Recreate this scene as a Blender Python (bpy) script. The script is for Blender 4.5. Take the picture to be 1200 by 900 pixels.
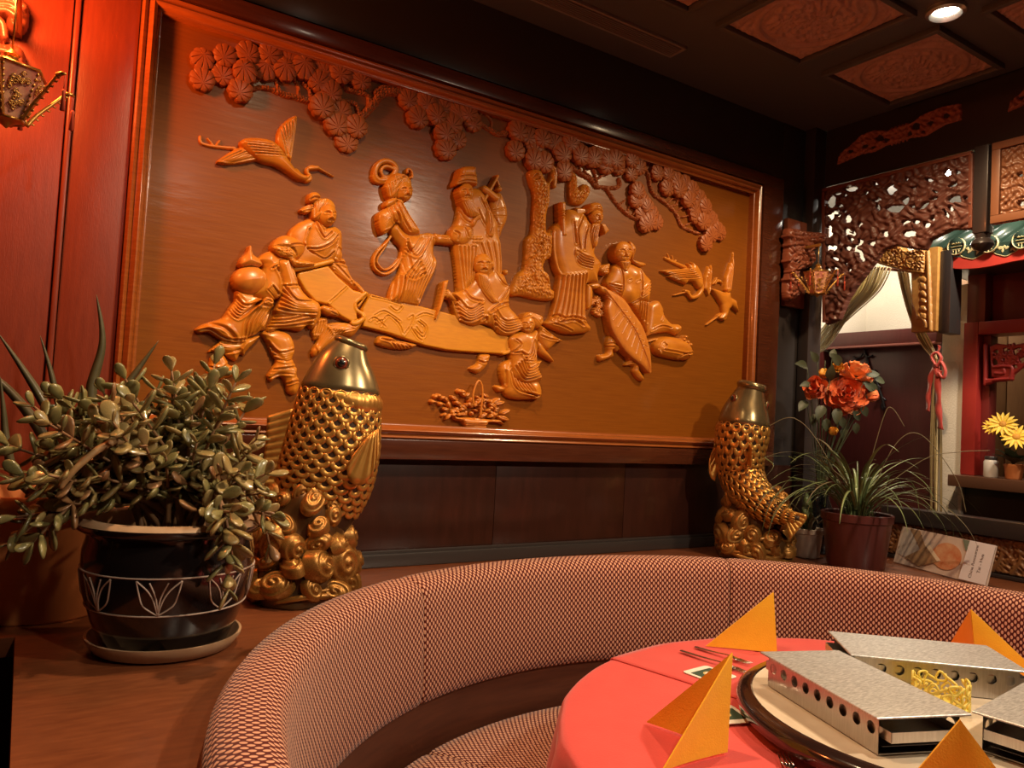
import bpy, bmesh, math, random
import numpy as np
from mathutils import Vector, Matrix, Euler

# ------------------------------------------------------------------ scene
scn = bpy.context.scene
for o in list(bpy.data.objects):
    bpy.data.objects.remove(o)
COL = scn.collection
PI = math.pi
random.seed(7)
RNG = np.random.default_rng(11)

# ------------------------------------------------------------------ camera
# The mural wall is the plane Y = 0, X runs along it, the room lies at Y < 0, metres.
CAM = np.array([0.0, -2.3, 1.35])
FPX = 890.0
YAW, PITCH, ROLL = math.radians(32.6), math.radians(2.57), math.radians(3.12)
FWD = np.array([math.sin(YAW)*math.cos(PITCH), math.cos(YAW)*math.cos(PITCH), math.sin(PITCH)])
_r0 = np.array([math.cos(YAW), -math.sin(YAW), 0.0]); _u0 = np.cross(_r0, FWD)
RGT = math.cos(ROLL)*_r0 + math.sin(ROLL)*_u0
UPV = np.cross(RGT, FWD)
cd = bpy.data.cameras.new('camera'); cam = bpy.data.objects.new('camera', cd); COL.objects.link(cam)
cd.sensor_fit = 'HORIZONTAL'; cd.sensor_width = 36.0; cd.lens = FPX/1200*36.0
cd.clip_start = 0.05; cd.clip_end = 60
m = Matrix.Identity(4)
for i in range(3):
    m[i][0] = RGT[i]; m[i][1] = UPV[i]; m[i][2] = -FWD[i]; m[i][3] = CAM[i]
cam.matrix_world = m
scn.camera = cam

# ------------------------------------------------------------------ world, exposure
w = bpy.data.worlds.new('dim_room'); scn.world = w; w.use_nodes = True
w.node_tree.nodes['Background'].inputs[0].default_value = (1.0, 0.62, 0.40, 1)
w.node_tree.nodes['Background'].inputs[1].default_value = 0.035
vs = scn.view_settings
vs.view_transform = 'Standard'; vs.look = 'None'; vs.gamma = 1.0; vs.use_curve_mapping = False
vs.exposure = 0.38

# ceiling spots of the room: (x, y, watts)
SPOTS = [(0.71, -0.95, 70), (2.51, -0.95, 60), (2.08, -2.60, 120), (0.71, -2.75, 40)]
CEIL = 2.80
def lamp(kind, name, loc, watts, color, size=0.05, target=None, angle=100, blend=0.6):
    l = bpy.data.lights.new(name, kind); l.energy = watts; l.color = color
    if kind in ('POINT', 'SPOT'): l.shadow_soft_size = size
    if kind == 'SPOT': l.spot_size = math.radians(angle); l.spot_blend = blend
    if kind == 'AREA': l.size = size
    o = bpy.data.objects.new(name, l); COL.objects.link(o); o.location = loc
    if target is not None:
        o.rotation_euler = (Vector(target)-Vector(loc)).to_track_quat('-Z', 'Y').to_euler()
    return o
WARM = (1.0, 0.68, 0.38); SOFTW = (1.0, 0.80, 0.58)
lamp('SPOT', 'spot_light', (0.71, -0.95, 2.74), SPOTS[0][2], WARM, 0.04, (0.62, -0.62, 0.9), 115, 0.8)
lamp('SPOT', 'spot_light', (2.51, -0.95, 2.74), SPOTS[1][2], WARM, 0.04, (2.42, -0.85, 0.8), 150, 0.6)
lamp('SPOT', 'spot_light', (2.08, -2.60, 2.74), SPOTS[2][2], SOFTW, 0.05, (1.65, -1.3, 0.8), 105, 0.8)
lamp('SPOT', 'spot_light', (0.71, -2.75, 2.74), SPOTS[3][2], SOFTW, 0.05, (0.75, -1.5, 0.8), 95, 0.8)
lamp('POINT', 'lantern_glow', (-0.16, -0.30, 2.30), 24, (1.0, 0.24, 0.055), 0.06)
lamp('POINT', 'side_room_light', (4.05, 0.15, 2.55), 24, (1.0, 0.86, 0.66), 0.05)
lamp('SPOT', 'side_room_light', (3.31, -1.02, 2.72), 55, (1.0, 0.82, 0.62), 0.05, (3.66, -0.25, 1.9), 100, 0.7)

lamp('SPOT', 'side_room_light', (3.36, -2.2, 2.70), 55, (1.0, 0.86, 0.70), 0.05, (3.78, -0.4, 1.5), 60, 0.6)

# ------------------------------------------------------------------ survey helpers
# points measured in the photograph, carried onto the real plane they lie in
def ray(px, py):
    return FWD + RGT*(px-600)/FPX - UPV*(py-450)/FPX
def onY(px, py, y=0.0):
    d = ray(px, py); return CAM + d*((y-CAM[1])/d[1])
def onZ(px, py, z):
    d = ray(px, py); return CAM + d*((z-CAM[2])/d[2])
def onX(px, py, x):
    d = ray(px, py); return CAM + d*((x-CAM[0])/d[0])
def wallxz(pts, lift=0.0):
    """(x, z) of survey points on the carved surface, which stands lift metres proud of the mural panel"""
    out = []
    for p in pts:
        q = onY(p[0], p[1], -lift); out.append((q[0], q[2]))
    return np.array(out)
def S(ox, oy, s, txt):
    """points read off an enlargement with origin (ox, oy) and scale s"""
    r = []
    for t in txt.split():
        a, b = t.split(','); r.append((ox+float(a)/s, oy+float(b)/s))
    return r

# ------------------------------------------------------------------ materials
MATS = {}
def mat(name, color, rough=0.5, metal=0.0, coat=0.0, coat_rough=0.1, noise=None, bump=None, emit=None,
        spec=0.5, sheen=0.0, trans=0.0, grain=None, subs=0.0):
    """noise=(color2, scale, (sx,sy,sz), detail) mixes a second colour; bump=(strength, scale, (sx,sy,sz))"""
    if name in MATS: return MATS[name]
    m = bpy.data.materials.new(name); m.use_nodes = True
    nt = m.node_tree; b = nt.nodes['Principled BSDF']
    def c4(c): return (c[0], c[1], c[2], 1)
    b.inputs['Base Color'].default_value = c4(color)
    b.inputs['Roughness'].default_value = rough; b.inputs['Metallic'].default_value = metal
    b.inputs['Coat Weight'].default_value = coat; b.inputs['Coat Roughness'].default_value = coat_rough
    b.inputs['Specular IOR Level'].default_value = spec
    b.inputs['Sheen Weight'].default_value = sheen
    b.inputs['Transmission Weight'].default_value = trans
    if subs: b.inputs['Subsurface Weight'].default_value = subs
    if emit:
        b.inputs['Emission Color'].default_value = c4(emit[0]); b.inputs['Emission Strength'].default_value = emit[1]
    tc = None
    def coords(scale):
        nonlocal tc
        if tc is None: tc = nt.nodes.new('ShaderNodeTexCoord')
        mp = nt.nodes.new('ShaderNodeMapping'); mp.inputs['Scale'].default_value = scale
        nt.links.new(tc.outputs['Object'], mp.inputs['Vector']); return mp.outputs[0]
    if noise:
        c2, sc, st, det = noise
        n = nt.nodes.new('ShaderNodeTexNoise'); n.inputs['Scale'].default_value = sc; n.inputs['Detail'].default_value = det
        n.inputs['Roughness'].default_value = 0.6
        nt.links.new(coords(st), n.inputs['Vector'])
        r = nt.nodes.new('ShaderNodeValToRGB'); r.color_ramp.elements[0].position = 0.33; r.color_ramp.elements[1].position = 0.68
        r.color_ramp.elements[0].color = c4(color); r.color_ramp.elements[1].color = c4(c2)
        nt.links.new(n.outputs['Fac'], r.inputs['Fac']); nt.links.new(r.outputs[0], b.inputs['Base Color'])
    if bump:
        stg, sc, st = bump
        n = nt.nodes.new('ShaderNodeTexNoise'); n.inputs['Scale'].default_value = sc; n.inputs['Detail'].default_value = 4
        nt.links.new(coords(st), n.inputs['Vector'])
        bp = nt.nodes.new('ShaderNodeBump'); bp.inputs['Strength'].default_value = stg; bp.inputs['Distance'].default_value = 0.004
        nt.links.new(n.outputs['Fac'], bp.inputs['Height']); nt.links.new(bp.outputs[0], b.inputs['Normal'])
        if coat: nt.links.new(bp.outputs[0], b.inputs['Coat Normal'])
    MATS[name] = m
    return m

CARVE = mat('carved_wood', (0.62, 0.225, 0.018), 0.36, coat=0.3, coat_rough=0.2, spec=0.35, noise=((0.50, 0.160, 0.012), 14, (1, 1, 3), 5))
CARVE2 = mat('carved_wood_pale', (0.66, 0.235, 0.028), 0.36, coat=0.3, coat_rough=0.22, noise=((0.55, 0.175, 0.02), 20, (3, 1, 1), 5))
CARVEP = mat('carved_wood_pine', (0.40, 0.115, 0.026), 0.5, coat=0.1, coat_rough=0.3, spec=0.3, noise=((0.31, 0.082, 0.018), 30, (1, 1, 1), 4))
SCROLLW = mat('scroll_wood', (0.66, 0.27, 0.012), 0.42, coat=0.2, coat_rough=0.25, spec=0.3, noise=((0.58, 0.22, 0.010), 12, (2, 1, 14), 5))
PANELW = mat('mural_panel_wood', (0.250, 0.077, 0.006), 0.40, coat=0.28, coat_rough=0.18, spec=0.2,
             noise=((0.200, 0.056, 0.004), 7, (1, 1, 26), 8), bump=(0.12, 9, (1, 1, 5)))
FRAMEW = mat('frame_wood', (0.34, 0.095, 0.018), 0.25, coat=0.6, coat_rough=0.1, noise=((0.26, 0.068, 0.012), 10, (1, 4, 14), 6))
MAHOG = mat('mahogany_board', (0.036, 0.010, 0.006), 0.3, coat=0.35, coat_rough=0.15, noise=((0.024, 0.007, 0.004), 8, (5, 5, 1), 7), bump=(0.05, 30, (6, 6, 1)))
REDWALL = mat('red_wall_board', (0.215, 0.036, 0.013), 0.36, coat=0.35, coat_rough=0.25, noise=((0.17, 0.027, 0.010), 9, (9, 9, 1), 7), bump=(0.12, 60, (7, 7, 1)))
LEDGEW = mat('ledge_wood', (0.20, 0.062, 0.022), 0.34, coat=0.3, coat_rough=0.25, noise=((0.135, 0.038, 0.014), 6, (3, 14, 3), 8))
BLACKW = mat('black_lacquer', (0.030, 0.025, 0.024), 0.35, coat=0.3, coat_rough=0.2)
CEILM = mat('ceiling_paint', (0.075, 0.075, 0.078), 0.45)
REDCARVE = mat('red_brown_carving', (0.17, 0.045, 0.026), 0.45, coat=0.15, noise=((0.13, 0.033, 0.02), 30, (1, 1, 1), 3))
CEILCARVE = mat('ceiling_carving', (0.44, 0.26, 0.20), 0.5, noise=((0.36, 0.20, 0.155), 30, (1, 1, 1), 3))
GOLD = mat('antique_gold', (0.66, 0.36, 0.085), 0.34, metal=0.75, noise=((0.50, 0.23, 0.05), 16, (1, 1, 1), 4))
GOLDH = mat('bronze_head', (0.33, 0.24, 0.11), 0.26, metal=0.75, noise=((0.20, 0.15, 0.075), 9, (1, 1, 1), 4))
PATINA = mat('dark_patina', (0.045, 0.022, 0.010), 0.5, metal=0.3)
WAVEG = mat('wave_gold', (0.50, 0.245, 0.055), 0.36, metal=0.65, noise=((0.20, 0.085, 0.022), 22, (1, 1, 1), 4))

# ------------------------------------------------------------------ object helpers
ORG = {}
def org(p):
    return Vector((0, 0, 0)) if p is None else ORG[p.name]
def tag(o, label=None, cat=None, group=None, kind=None):
    if label: o['label'] = label
    if cat: o['category'] = cat
    if group: o['group'] = group
    if kind: o['kind'] = kind
    return o
def thing(name, loc, label, cat, group=None, kind=None):
    o = bpy.data.objects.new(name, None); COL.objects.link(o); o.location = loc
    o.empty_display_size = 0.05
    ORG[o.name] = Vector(loc)
    return tag(o, label, cat, group, kind)
def adopt(o, parent):
    """link o; its geometry was built in world space"""
    COL.objects.link(o)
    if parent is not None:
        o.parent = parent
        ORG[o.name] = ORG[parent.name]
    else:
        ORG[o.name] = Vector((0, 0, 0))
    return o
def mk(name, verts, faces, m, parent=None, smooth=True, ms=None, fm=None):
    og = org(parent)
    v = np.asarray(verts, dtype=float) - np.array(og)
    me = bpy.data.meshes.new(name); me.from_pydata(v.tolist(), [], [tuple(f) for f in faces])
    for x in (ms or [m]): me.materials.append(x)
    if fm is not None: me.polygons.foreach_set('material_index', fm)
    if smooth: me.polygons.foreach_set('use_smooth', [True]*len(me.polygons))
    me.update()
    return adopt(bpy.data.objects.new(name, me), parent)
def fin(name, bm, m, parent=None, smooth=False, bevel=0.0, seg=2, ms=None, autos=None):
    """bmesh in world space -> object"""
    bmesh.ops.recalc_face_normals(bm, faces=bm.faces)
    if bevel: bmesh.ops.bevel(bm, geom=bm.edges[:], offset=bevel, segments=seg, affect='EDGES', profile=0.6, clamp_overlap=True)
    bmesh.ops.translate(bm, verts=bm.verts, vec=-org(parent))
    me = bpy.data.meshes.new(name); bm.to_mesh(me); bm.free()
    for x in (ms or [m]): me.materials.append(x)
    if smooth or autos:
        me.polygons.foreach_set('use_smooth', [True]*len(me.polygons))
        if autos: me.set_sharp_from_angle(angle=math.radians(autos))
    return adopt(bpy.data.objects.new(name, me), parent)
def share(name, me, mtx, parent):
    """another object on a shared mesh, placed by a world matrix"""
    o = bpy.data.objects.new(name, me); adopt(o, parent)
    mm = mtx.copy(); mm.translation = mm.translation - org(parent)
    o.matrix_basis = mm
    return o
def meshdata(name, verts, faces, m, smooth=True):
    me = bpy.data.meshes.new(name); me.from_pydata([tuple(map(float, v)) for v in verts], [], [tuple(f) for f in faces])
    me.materials.append(m)
    if smooth: me.polygons.foreach_set('use_smooth', [True]*len(me.polygons))
    me.update(); return me
def box(bm, a, b, rot=None, piv=None):
    xs = (a[0], b[0]); ys = (a[1], b[1]); zs = (a[2], b[2])
    vs_ = [bm.verts.new((x, y, z)) for x in xs for y in ys for z in zs]
    for f in ((0, 1, 3, 2), (4, 6, 7, 5), (0, 4, 5, 1), (2, 3, 7, 6), (0, 2, 6, 4), (1, 5, 7, 3)):
        bm.faces.new([vs_[i] for i in f])
    if rot is not None:
        bmesh.ops.rotate(bm, verts=vs_, cent=piv, matrix=rot)
    return vs_
def boxobj(name, a, b, m, parent=None, bevel=0.003, rot=None, piv=None):
    bm = bmesh.new(); box(bm, a, b, rot, piv); return fin(name, bm, m, parent, bevel=bevel, autos=35)
def tubegeo(pts, rad, n=10, cap=True, flat=1.0, up=None):
    """verts, faces of a tube along pts; rad scalar or list"""
    P = [Vector(p) for p in pts]; k = len(P)
    R = [rad]*k if np.isscalar(rad) else list(rad)
    T = []
    for i in range(k):
        t = (P[min(i+1, k-1)]-P[max(i-1, 0)])
        T.append(t.normalized() if t.length > 1e-9 else Vector((0, 0, 1)))
    nrm = Vector(up) if up is not None else (Vector((0, 0, 1)) if abs(T[0].z) < 0.9 else Vector((1, 0, 0)))
    V = []; Fc = []
    for i in range(k):
        nrm = nrm - T[i]*nrm.dot(T[i])
        if nrm.length < 1e-6: nrm = T[i].orthogonal()
        nrm.normalize(); bn = T[i].cross(nrm)
        for j in range(n):
            a = 2*PI*j/n
            V.append(tuple(P[i] + bn*(math.cos(a)*R[i]) + nrm*(math.sin(a)*R[i]*flat)))
    for i in range(k-1):
        for j in range(n):
            Fc.append((i*n+j, i*n+(j+1) % n, (i+1)*n+(j+1) % n, (i+1)*n+j))
    if cap:
        Fc.append(tuple(range(n))[::-1]); Fc.append(tuple(range((k-1)*n, k*n)))
    return V, Fc
def tube(name, pts, rad, m, parent=None, n=10, flat=1.0, up=None):
    V, Fc = tubegeo(pts, rad, n, True, flat, up); return mk(name, V, Fc, m, parent)
def joingeo(gs):
    V = []; Fc = []
    for v, f in gs:
        o = len(V); V += list(v); Fc += [tuple(i+o for i in q) for q in f]
    return V, Fc
def crom(pts, n=6, closed=False):
    P = np.array(pts, float); k = len(P); out = []
    rng = range(k if closed else k-1)
    for i in rng:
        if closed: p0, p1, p2, p3 = P[(i-1) % k], P[i], P[(i+1) % k], P[(i+2) % k]
        else: p0, p1, p2, p3 = P[max(i-1, 0)], P[i], P[i+1], P[min(i+2, k-1)]
        for j in range(n):
            t = j/n
            out.append(0.5*((2*p1)+(-p0+p2)*t+(2*p0-5*p1+4*p2-p3)*t*t+(-p0+3*p1-3*p2+p3)*t**3))
    if not closed: out.append(P[-1])
    return np.array(out)
def lathegeo(prof, c, n=40, a0=0, a1=2*PI):
    """prof = [(r, z)], about the vertical axis through c"""
    full = abs(a1-a0-2*PI) < 1e-6; k = n if full else n+1
    V = []; Fc = []
    for r, z in prof:
        for j in range(k):
            a = a0+(a1-a0)*j/n; V.append((c[0]+r*math.cos(a), c[1]+r*math.sin(a), c[2]+z))
    for i in range(len(prof)-1):
        for j in range(n if full else k-1):
            j2 = (j+1) % k; Fc.append((i*k+j, i*k+j2, (i+1)*k+j2, (i+1)*k+j))
    return V, Fc
def lathe(name, prof, c, m, parent=None, n=40):
    V, Fc = lathegeo(prof, c, n); o = mk(name, V, Fc, m, parent)
    o.data.set_sharp_from_angle(angle=math.radians(50)); return o
def prism(name, outline, off, m, parent=None, bevel=0.002):
    """outline = list of 3D points of a planar polygon, extruded by vector off"""
    bm = bmesh.new(); vs_ = [bm.verts.new(p) for p in outline]
    f = bm.faces.new(vs_); r = bmesh.ops.extrude_face_region(bm, geom=[f])
    bmesh.ops.translate(bm, verts=[e for e in r['geom'] if isinstance(e, bmesh.types.BMVert)], vec=Vector(off))
    bmesh.ops.recalc_face_normals(bm, faces=bm.faces)
    return fin(name, bm, m, parent, bevel=bevel, autos=35)

# ================================================================== height-field carving
def seg_dist(px, pz, pl):
    """distance of grid points to a polyline, and the parameter 0..1 along it"""
    d = np.full(px.shape, 1e9); tt = np.zeros(px.shape)
    pl = np.asarray(pl, float); k = len(pl)-1
    for i in range(k):
        a, b = pl[i], pl[i+1]; ab = b-a; L = ab@ab+1e-12
        t = np.clip(((px-a[0])*ab[0]+(pz-a[1])*ab[1])/L, 0, 1)
        dd = (px-a[0]-t*ab[0])**2+(pz-a[1]-t*ab[1])**2
        u = dd < d; d[u] = dd[u]; tt[u] = (i+t[u])/k
    return np.sqrt(d), tt
def inside(px, pz, poly):
    r = np.zeros(px.shape, bool); n = len(poly)
    for i in range(n):
        x1, z1 = poly[i]; x2, z2 = poly[(i+1) % n]
        if z1 == z2: continue
        c = ((z1 > pz) != (z2 > pz)) & (px < (x2-x1)*(pz-z1)/(z2-z1)+x1)
        r ^= c
    return r
class Relief:
    """carving as a height field over (u, v); heights in metres"""
    def __init__(s, conv=None, step=0.0019):
        s.L = []; s.step = step; s.conv = conv or (lambda p, z=0: np.asarray(p, float)); s.k = 0.82 if conv else 1.0
    def poly(s, pts, z0=0, h=20, r=20, smooth=True, folds=(), bumps=(), over=True, tex=None, n=5):
        z0 *= s.k; h *= s.k; zz = (z0+0.6*h)/1000       # the level at which the outline was surveyed
        s.L.append(('P', s.conv(pts, zz), z0/1000, h/1000, r/1000, smooth, [(s.conv(f[0], zz),)+tuple(f[1:]) for f in folds],
                    [(s.conv([b[0]], zz)[0],)+tuple(b[1:]) for b in bumps], over, tex, n)); return s
    def tube(s, pts, r, z0=0, over=False, h=None, n=6, tex=None):
        """r in mm, scalar or (start, end); h = height of the crown over z0 (mm)"""
        r2 = (r, r) if np.isscalar(r) else r
        z0 *= s.k; zz = (z0+0.5*r2[0])/1000
        P = s.conv(pts, zz)
        s.L.append(('T', crom(P, n) if len(pts) > 2 else P, r2[0]/1000, r2[1]/1000, z0/1000, over, None if h is None else h/1000, tex)); return s
    def hole(s, pts, smooth=True):
        s.L.append(('H', s.conv(pts, 0.0), smooth)); return s
    def build(s, name, place, m, parent, base=-0.001, blur=0):
        allp = np.concatenate([l[1] for l in s.L]); pad = 0.03
        lo = allp.min(0)-pad; hi = allp.max(0)+pad; st = s.step
        gx = np.arange(lo[0], hi[0], st); gz = np.arange(lo[1], hi[1], st)
        GX, GZ = np.meshgrid(gx, gz, indexing='ij'); H = np.full(GX.shape, -1.0)
        for l in s.L:
            if l[0] == 'H':
                Q = crom(l[1], 4, True) if l[2] else l[1]
                H[inside(GX, GZ, Q)] = -1.0
            elif l[0] == 'P':
                _, P, z0, h, r, sm, folds, bumps, over, tex, n = l
                Q = crom(P, n, True) if sm else P
                a = Q.min(0); b = Q.max(0)
                i0, i1 = np.searchsorted(gx, [a[0], b[0]]); j0, j1 = np.searchsorted(gz, [a[1], b[1]])
                sx, sz = GX[i0:i1, j0:j1], GZ[i0:i1, j0:j1]
                if sx.size == 0: continue
                ins = inside(sx, sz, Q)
                d, _t = seg_dist(sx, sz, np.vstack([Q, Q[:1]]))
                t = np.clip(d/r, 0, 1); z = z0+h*np.sqrt(np.clip(1-(1-t)**2, 0, 1))
                for f in folds:
                    fl = crom(f[0], 6) if len(f[0]) > 2 else f[0]
                    fd, ft = seg_dist(sx, sz, fl); dp, wd = 1.6*f[1]/1000, 0.85*f[2]/1000
                    z -= dp*np.exp(-(fd/wd)**1.7)*np.clip(np.minimum(ft, 1-ft)*8+0.35, 0, 1)
                    z += 0.45*dp*np.exp(-((fd-1.9*wd)/wd)**2)
                for bp in bumps:
                    c, rx, rz, amt = bp[0], bp[1]/1000, bp[2]/1000, bp[3]/1000
                    z += amt*np.exp(-((sx-c[0])/rx)**2-((sz-c[1])/rz)**2)
                if tex is not None: z = z+tex(sx, sz)*np.clip(t*1.5, 0, 1)
                sub = H[i0:i1, j0:j1]
                upd = ins if over else ins & (z > sub)
                sub[upd] = z[upd]
            else:
                _, P, r0, r1, z0, over, h, tex = l
                rm = max(r0, r1); a = P.min(0)-rm; b = P.max(0)+rm
                i0, i1 = np.searchsorted(gx, [a[0], b[0]]); j0, j1 = np.searchsorted(gz, [a[1], b[1]])
                sx, sz = GX[i0:i1, j0:j1], GZ[i0:i1, j0:j1]
                if sx.size == 0: continue
                d, t = seg_dist(sx, sz, P); R = r0+(r1-r0)*t
                ins = d < R
                z = z0+np.sqrt(np.clip(1-(d/np.maximum(R, 1e-6))**2, 0, 1))*(R if h is None else h)
                if tex is not None: z = z+tex(sx, sz)
                sub = H[i0:i1, j0:j1]
                upd = ins if over else ins & (z > sub)
                sub[upd] = z[upd]
        M = H > -0.5
        for _ in range(blur):
            Hs = np.where(M, H, 0); W = M.astype(float); A = Hs.copy(); B = W.copy()
            for dx, dz in ((1, 0), (-1, 0), (0, 1), (0, -1)):
                A += np.roll(np.roll(Hs, dx, 0), dz, 1); B += np.roll(np.roll(W, dx, 0), dz, 1)
            H = np.where(M, 0.5*H+0.5*A/np.maximum(B, 1), H)
        D = M.copy()
        for dx in (-1, 0, 1):
            for dz in (-1, 0, 1):
                D |= np.roll(np.roll(M, dx, 0), dz, 1)
        Hf = np.where(M, np.maximum(H, 0.0015), base)
        idx = np.full(D.shape, -1); idx[D] = np.arange(D.sum())
        V = place(GX[D], GZ[D], Hf[D])
        q = D[:-1, :-1] & D[1:, :-1] & D[1:, 1:] & D[:-1, 1:]
        mm = M[:-1, :-1] | M[1:, :-1] | M[1:, 1:] | M[:-1, 1:]
        q &= mm
        F = np.stack([idx[:-1, :-1][q], idx[1:, :-1][q], idx[1:, 1:][q], idx[:-1, 1:][q]], 1)
        used = np.zeros(len(V), bool); used[F.ravel()] = True
        re = np.cumsum(used)-1; V = V[used]; F = re[F]
        og = np.array(org(parent)); V = V-og
        me = bpy.data.meshes.new(name)
        me.vertices.add(len(V)); me.vertices.foreach_set('co', V.astype(np.float32).ravel())
        me.loops.add(F.size); me.loops.foreach_set('vertex_index', F.ravel().astype(np.int32))
        me.polygons.add(len(F)); me.polygons.foreach_set('loop_start', (np.arange(len(F))*4).astype(np.int32))
        me.update(calc_edges=True)
        me.polygons.foreach_set('use_smooth', np.ones(len(F), bool))
        me.materials.append(m)
        return adopt(bpy.data.objects.new(name, me), parent)
def wallplace(y0=0.0):
    return lambda u, v, h: np.stack([u, y0-h, v], 1)

# ================================================================== room shell
def struct(o): o['kind'] = 'structure'; return o
XR = 3.15
boxobj('floor', (-3.0, -6.0, -0.1), (6.5, 0.8, 0.0), mat('floor_boards', (0.06, 0.022, 0.012), 0.4, noise=((0.035, 0.012, 0.008), 6, (1, 12, 1), 6)), bevel=0)['kind'] = 'structure'
ceiling = struct(boxobj('ceiling', (-3.0, -6.0, CEIL), (6.5, 0.8, CEIL+0.1), CEILM, bevel=0))
wall_back = struct(boxobj('wall_back', (-3.0, 0.012, 0), (XR+0.05, 0.12, CEIL), MAHOG, bevel=0))
wall_front = struct(boxobj('wall_front', (-3.0, -6.1, 0), (6.5, -6.0, CEIL), mat('rear_wall', (0.05, 0.02, 0.015), 0.5), bevel=0))
wall_left = struct(boxobj('wall_left', (-3.1, -6.1, 0), (-3.0, 0.12, CEIL), mat('rear_wall', (0.05, 0.02, 0.015), 0.5), bevel=0))
# red boards left of the mural, each board a piece, with a thin batten over the joint
for x0, x1 in ((-1.5, -0.92), (-0.92, -0.44), (-0.44, 0.040), (0.055, 0.196)):
    boxobj('wall_panel', (x0+0.002, -0.012, 0.86), (x1-0.002, 0.013, CEIL-0.001), REDWALL, wall_back, bevel=0.003)
for x in (-0.92, -0.44, 0.048):
    bm = bmesh.new(); box(bm, (x-0.007, -0.022, 0.86), (x+0.007, 0.012, CEIL-0.001)); fin('batten', bm, REDWALL, wall_back, bevel=0.005, seg=3, autos=40)
# dark boards under the mural
for x0, x1 in ((0.2, 0.86), (0.86, 1.42), (1.42, 2.02), (2.02, 2.60), (2.60, 3.14)):
    boxobj('wall_panel', (x0+0.001, -0.008, 0.86), (x1-0.001, 0.013, 1.20), MAHOG, wall_back, bevel=0.0012)
boxobj('wall_panel', (2.905, -0.006, 1.20), (3.14, 0.013, CEIL-0.001), BLACKW, wall_back, bevel=0.001)
boxobj('wall_panel', (0.2, -0.004, 2.535), (2.905, 0.013, CEIL-0.001), BLACKW, wall_back, bevel=0.001)
# skirting where wall meets ledge
bm = bmesh.new()
box(bm, (-1.5, -0.030, 0.851), (3.12, -0.0125, 0.892)); box(bm, (-1.5, -0.020, 0.890), (3.12, -0.0125, 0.903))
struct(fin('baseboard_back', bm, BLACKW, None, bevel=0.004, autos=40))

# ceiling: carved square panels, dark battens, vent
rlf = Relief(step=0.004)
sq = 0.21
def swirl(u, v):
    rr = np.hypot(u, v); th = np.arctan2(v, u)
    g = np.sin(7*th+26*rr/0.2+2*np.sin(3*th))*np.sin(60*rr+3*np.cos(5*th))+0.6*np.sin(70*u+9*np.sin(50*v))*np.sin(65*v+6*np.sin(40*u))
    return 0.006*np.tanh(1.6*g)
circ = lambda r: [(r*math.cos(a), r*math.sin(a)) for a in np.linspace(0, 2*PI, 40, endpoint=False)]
rlf.poly([(-sq, -sq), (sq, -sq), (sq, sq), (-sq, sq)], 3, 4, 6, smooth=False, tex=lambda u, v: 0.5*swirl(u, v))
rlf.poly(circ(0.200), 6, 8, 10, smooth=False); rlf.poly(circ(0.178), 2, 2, 6, smooth=False)
rlf.poly(circ(0.168), 4, 6, 30, smooth=False, tex=swirl)
first = None
for i in range(-1, 2):
    for j in range(0, 3):
        cx, cy = 2.215+0.605*i, -0.655-0.605*j
        if first is None:
            first = rlf.build('carved_ceiling_panel', lambda u, v, h: np.stack([u, v, CEIL-0.002-h], 1), CEILCARVE, ceiling, base=-0.004)
            first.data.flip_normals(); pme = first.data; first.location = (cx, cy, 0)
            first['label'] = 'square ceiling panel carved with a round medallion'
        else:
            o = bpy.data.objects.new('carved_ceiling_panel', pme); adopt(o, ceiling); o.location = (cx, cy, 0)
        bm = bmesh.new()
        for sx in (-1, 1):
            box(bm, (cx+sx*0.224-0.010, cy-0.234, CEIL-0.022), (cx+sx*0.224+0.010, cy+0.234, CEIL+0.001))
            box(bm, (cx-0.214, cy+sx*0.224-0.010, CEIL-0.022), (cx+0.214, cy+sx*0.224+0.010, CEIL+0.001))
        fin('panel_border', bm, CEILM, ceiling, bevel=0.003, autos=40)
vent = thing('ceiling_vent', (1.70, -0.19, CEIL-0.012), 'long dark slotted air vent in the black ceiling above the mural', 'vent')
bm = bmesh.new()
box(bm, (1.25, -0.235, CEIL-0.012), (2.03, -0.225, CEIL+0.0)); box(bm, (1.25, -0.155, CEIL-0.012), (2.03, -0.145, CEIL+0.0))
box(bm, (1.25, -0.235, CEIL-0.012), (1.26, -0.145, CEIL)); box(bm, (2.02, -0.235, CEIL-0.012), (2.03, -0.145, CEIL))
VENTM = mat('vent_metal', (0.26, 0.22, 0.20), 0.4, metal=0.3)
fin('vent_frame', bm, VENTM, vent, bevel=0.002)
vme = None
for i in range(7):
    y = -0.215+i*0.0105
    bm = bmesh.new(); box(bm, (1.262, y, CEIL-0.010), (2.018, y+0.004, CEIL-0.001)); fin('vent_slat', bm, VENTM, vent)
# small spot fixtures in the ceiling
LAMPGLOW = mat('lamp_glow', (1, 0.9, 0.75), 0.4, emit=((1.0, 0.84, 0.62), 40))
CHROME = mat('brushed_chrome', (0.6, 0.6, 0.6), 0.3, metal=0.9)
for i, (x, y, wt) in enumerate(SPOTS):
    lab = ['round ceiling spotlight over the potted jade plant', 'bright ceiling spotlight between the carved panels beside the right-hand screen',
           'ceiling spotlight behind the table', 'ceiling spotlight near the left wall'][i]
    t = thing('ceiling_spotlight', (x, y, CEIL), lab, 'light', 'ceiling spotlights')
    lathe('spot_ring', [(0.036, 0.004), (0.062, 0.002), (0.062, -0.012), (0.050, -0.018), (0.040, -0.010), (0.036, -0.002)], (x, y, CEIL-0.002), CHROME, t, 28)
    V, Fc = lathegeo([(0.0005, -0.010), (0.020, -0.009), (0.036, -0.004)], (x, y, CEIL-0.002), 24)
    mk('spot_lens', V, Fc, LAMPGLOW, t)

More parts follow.
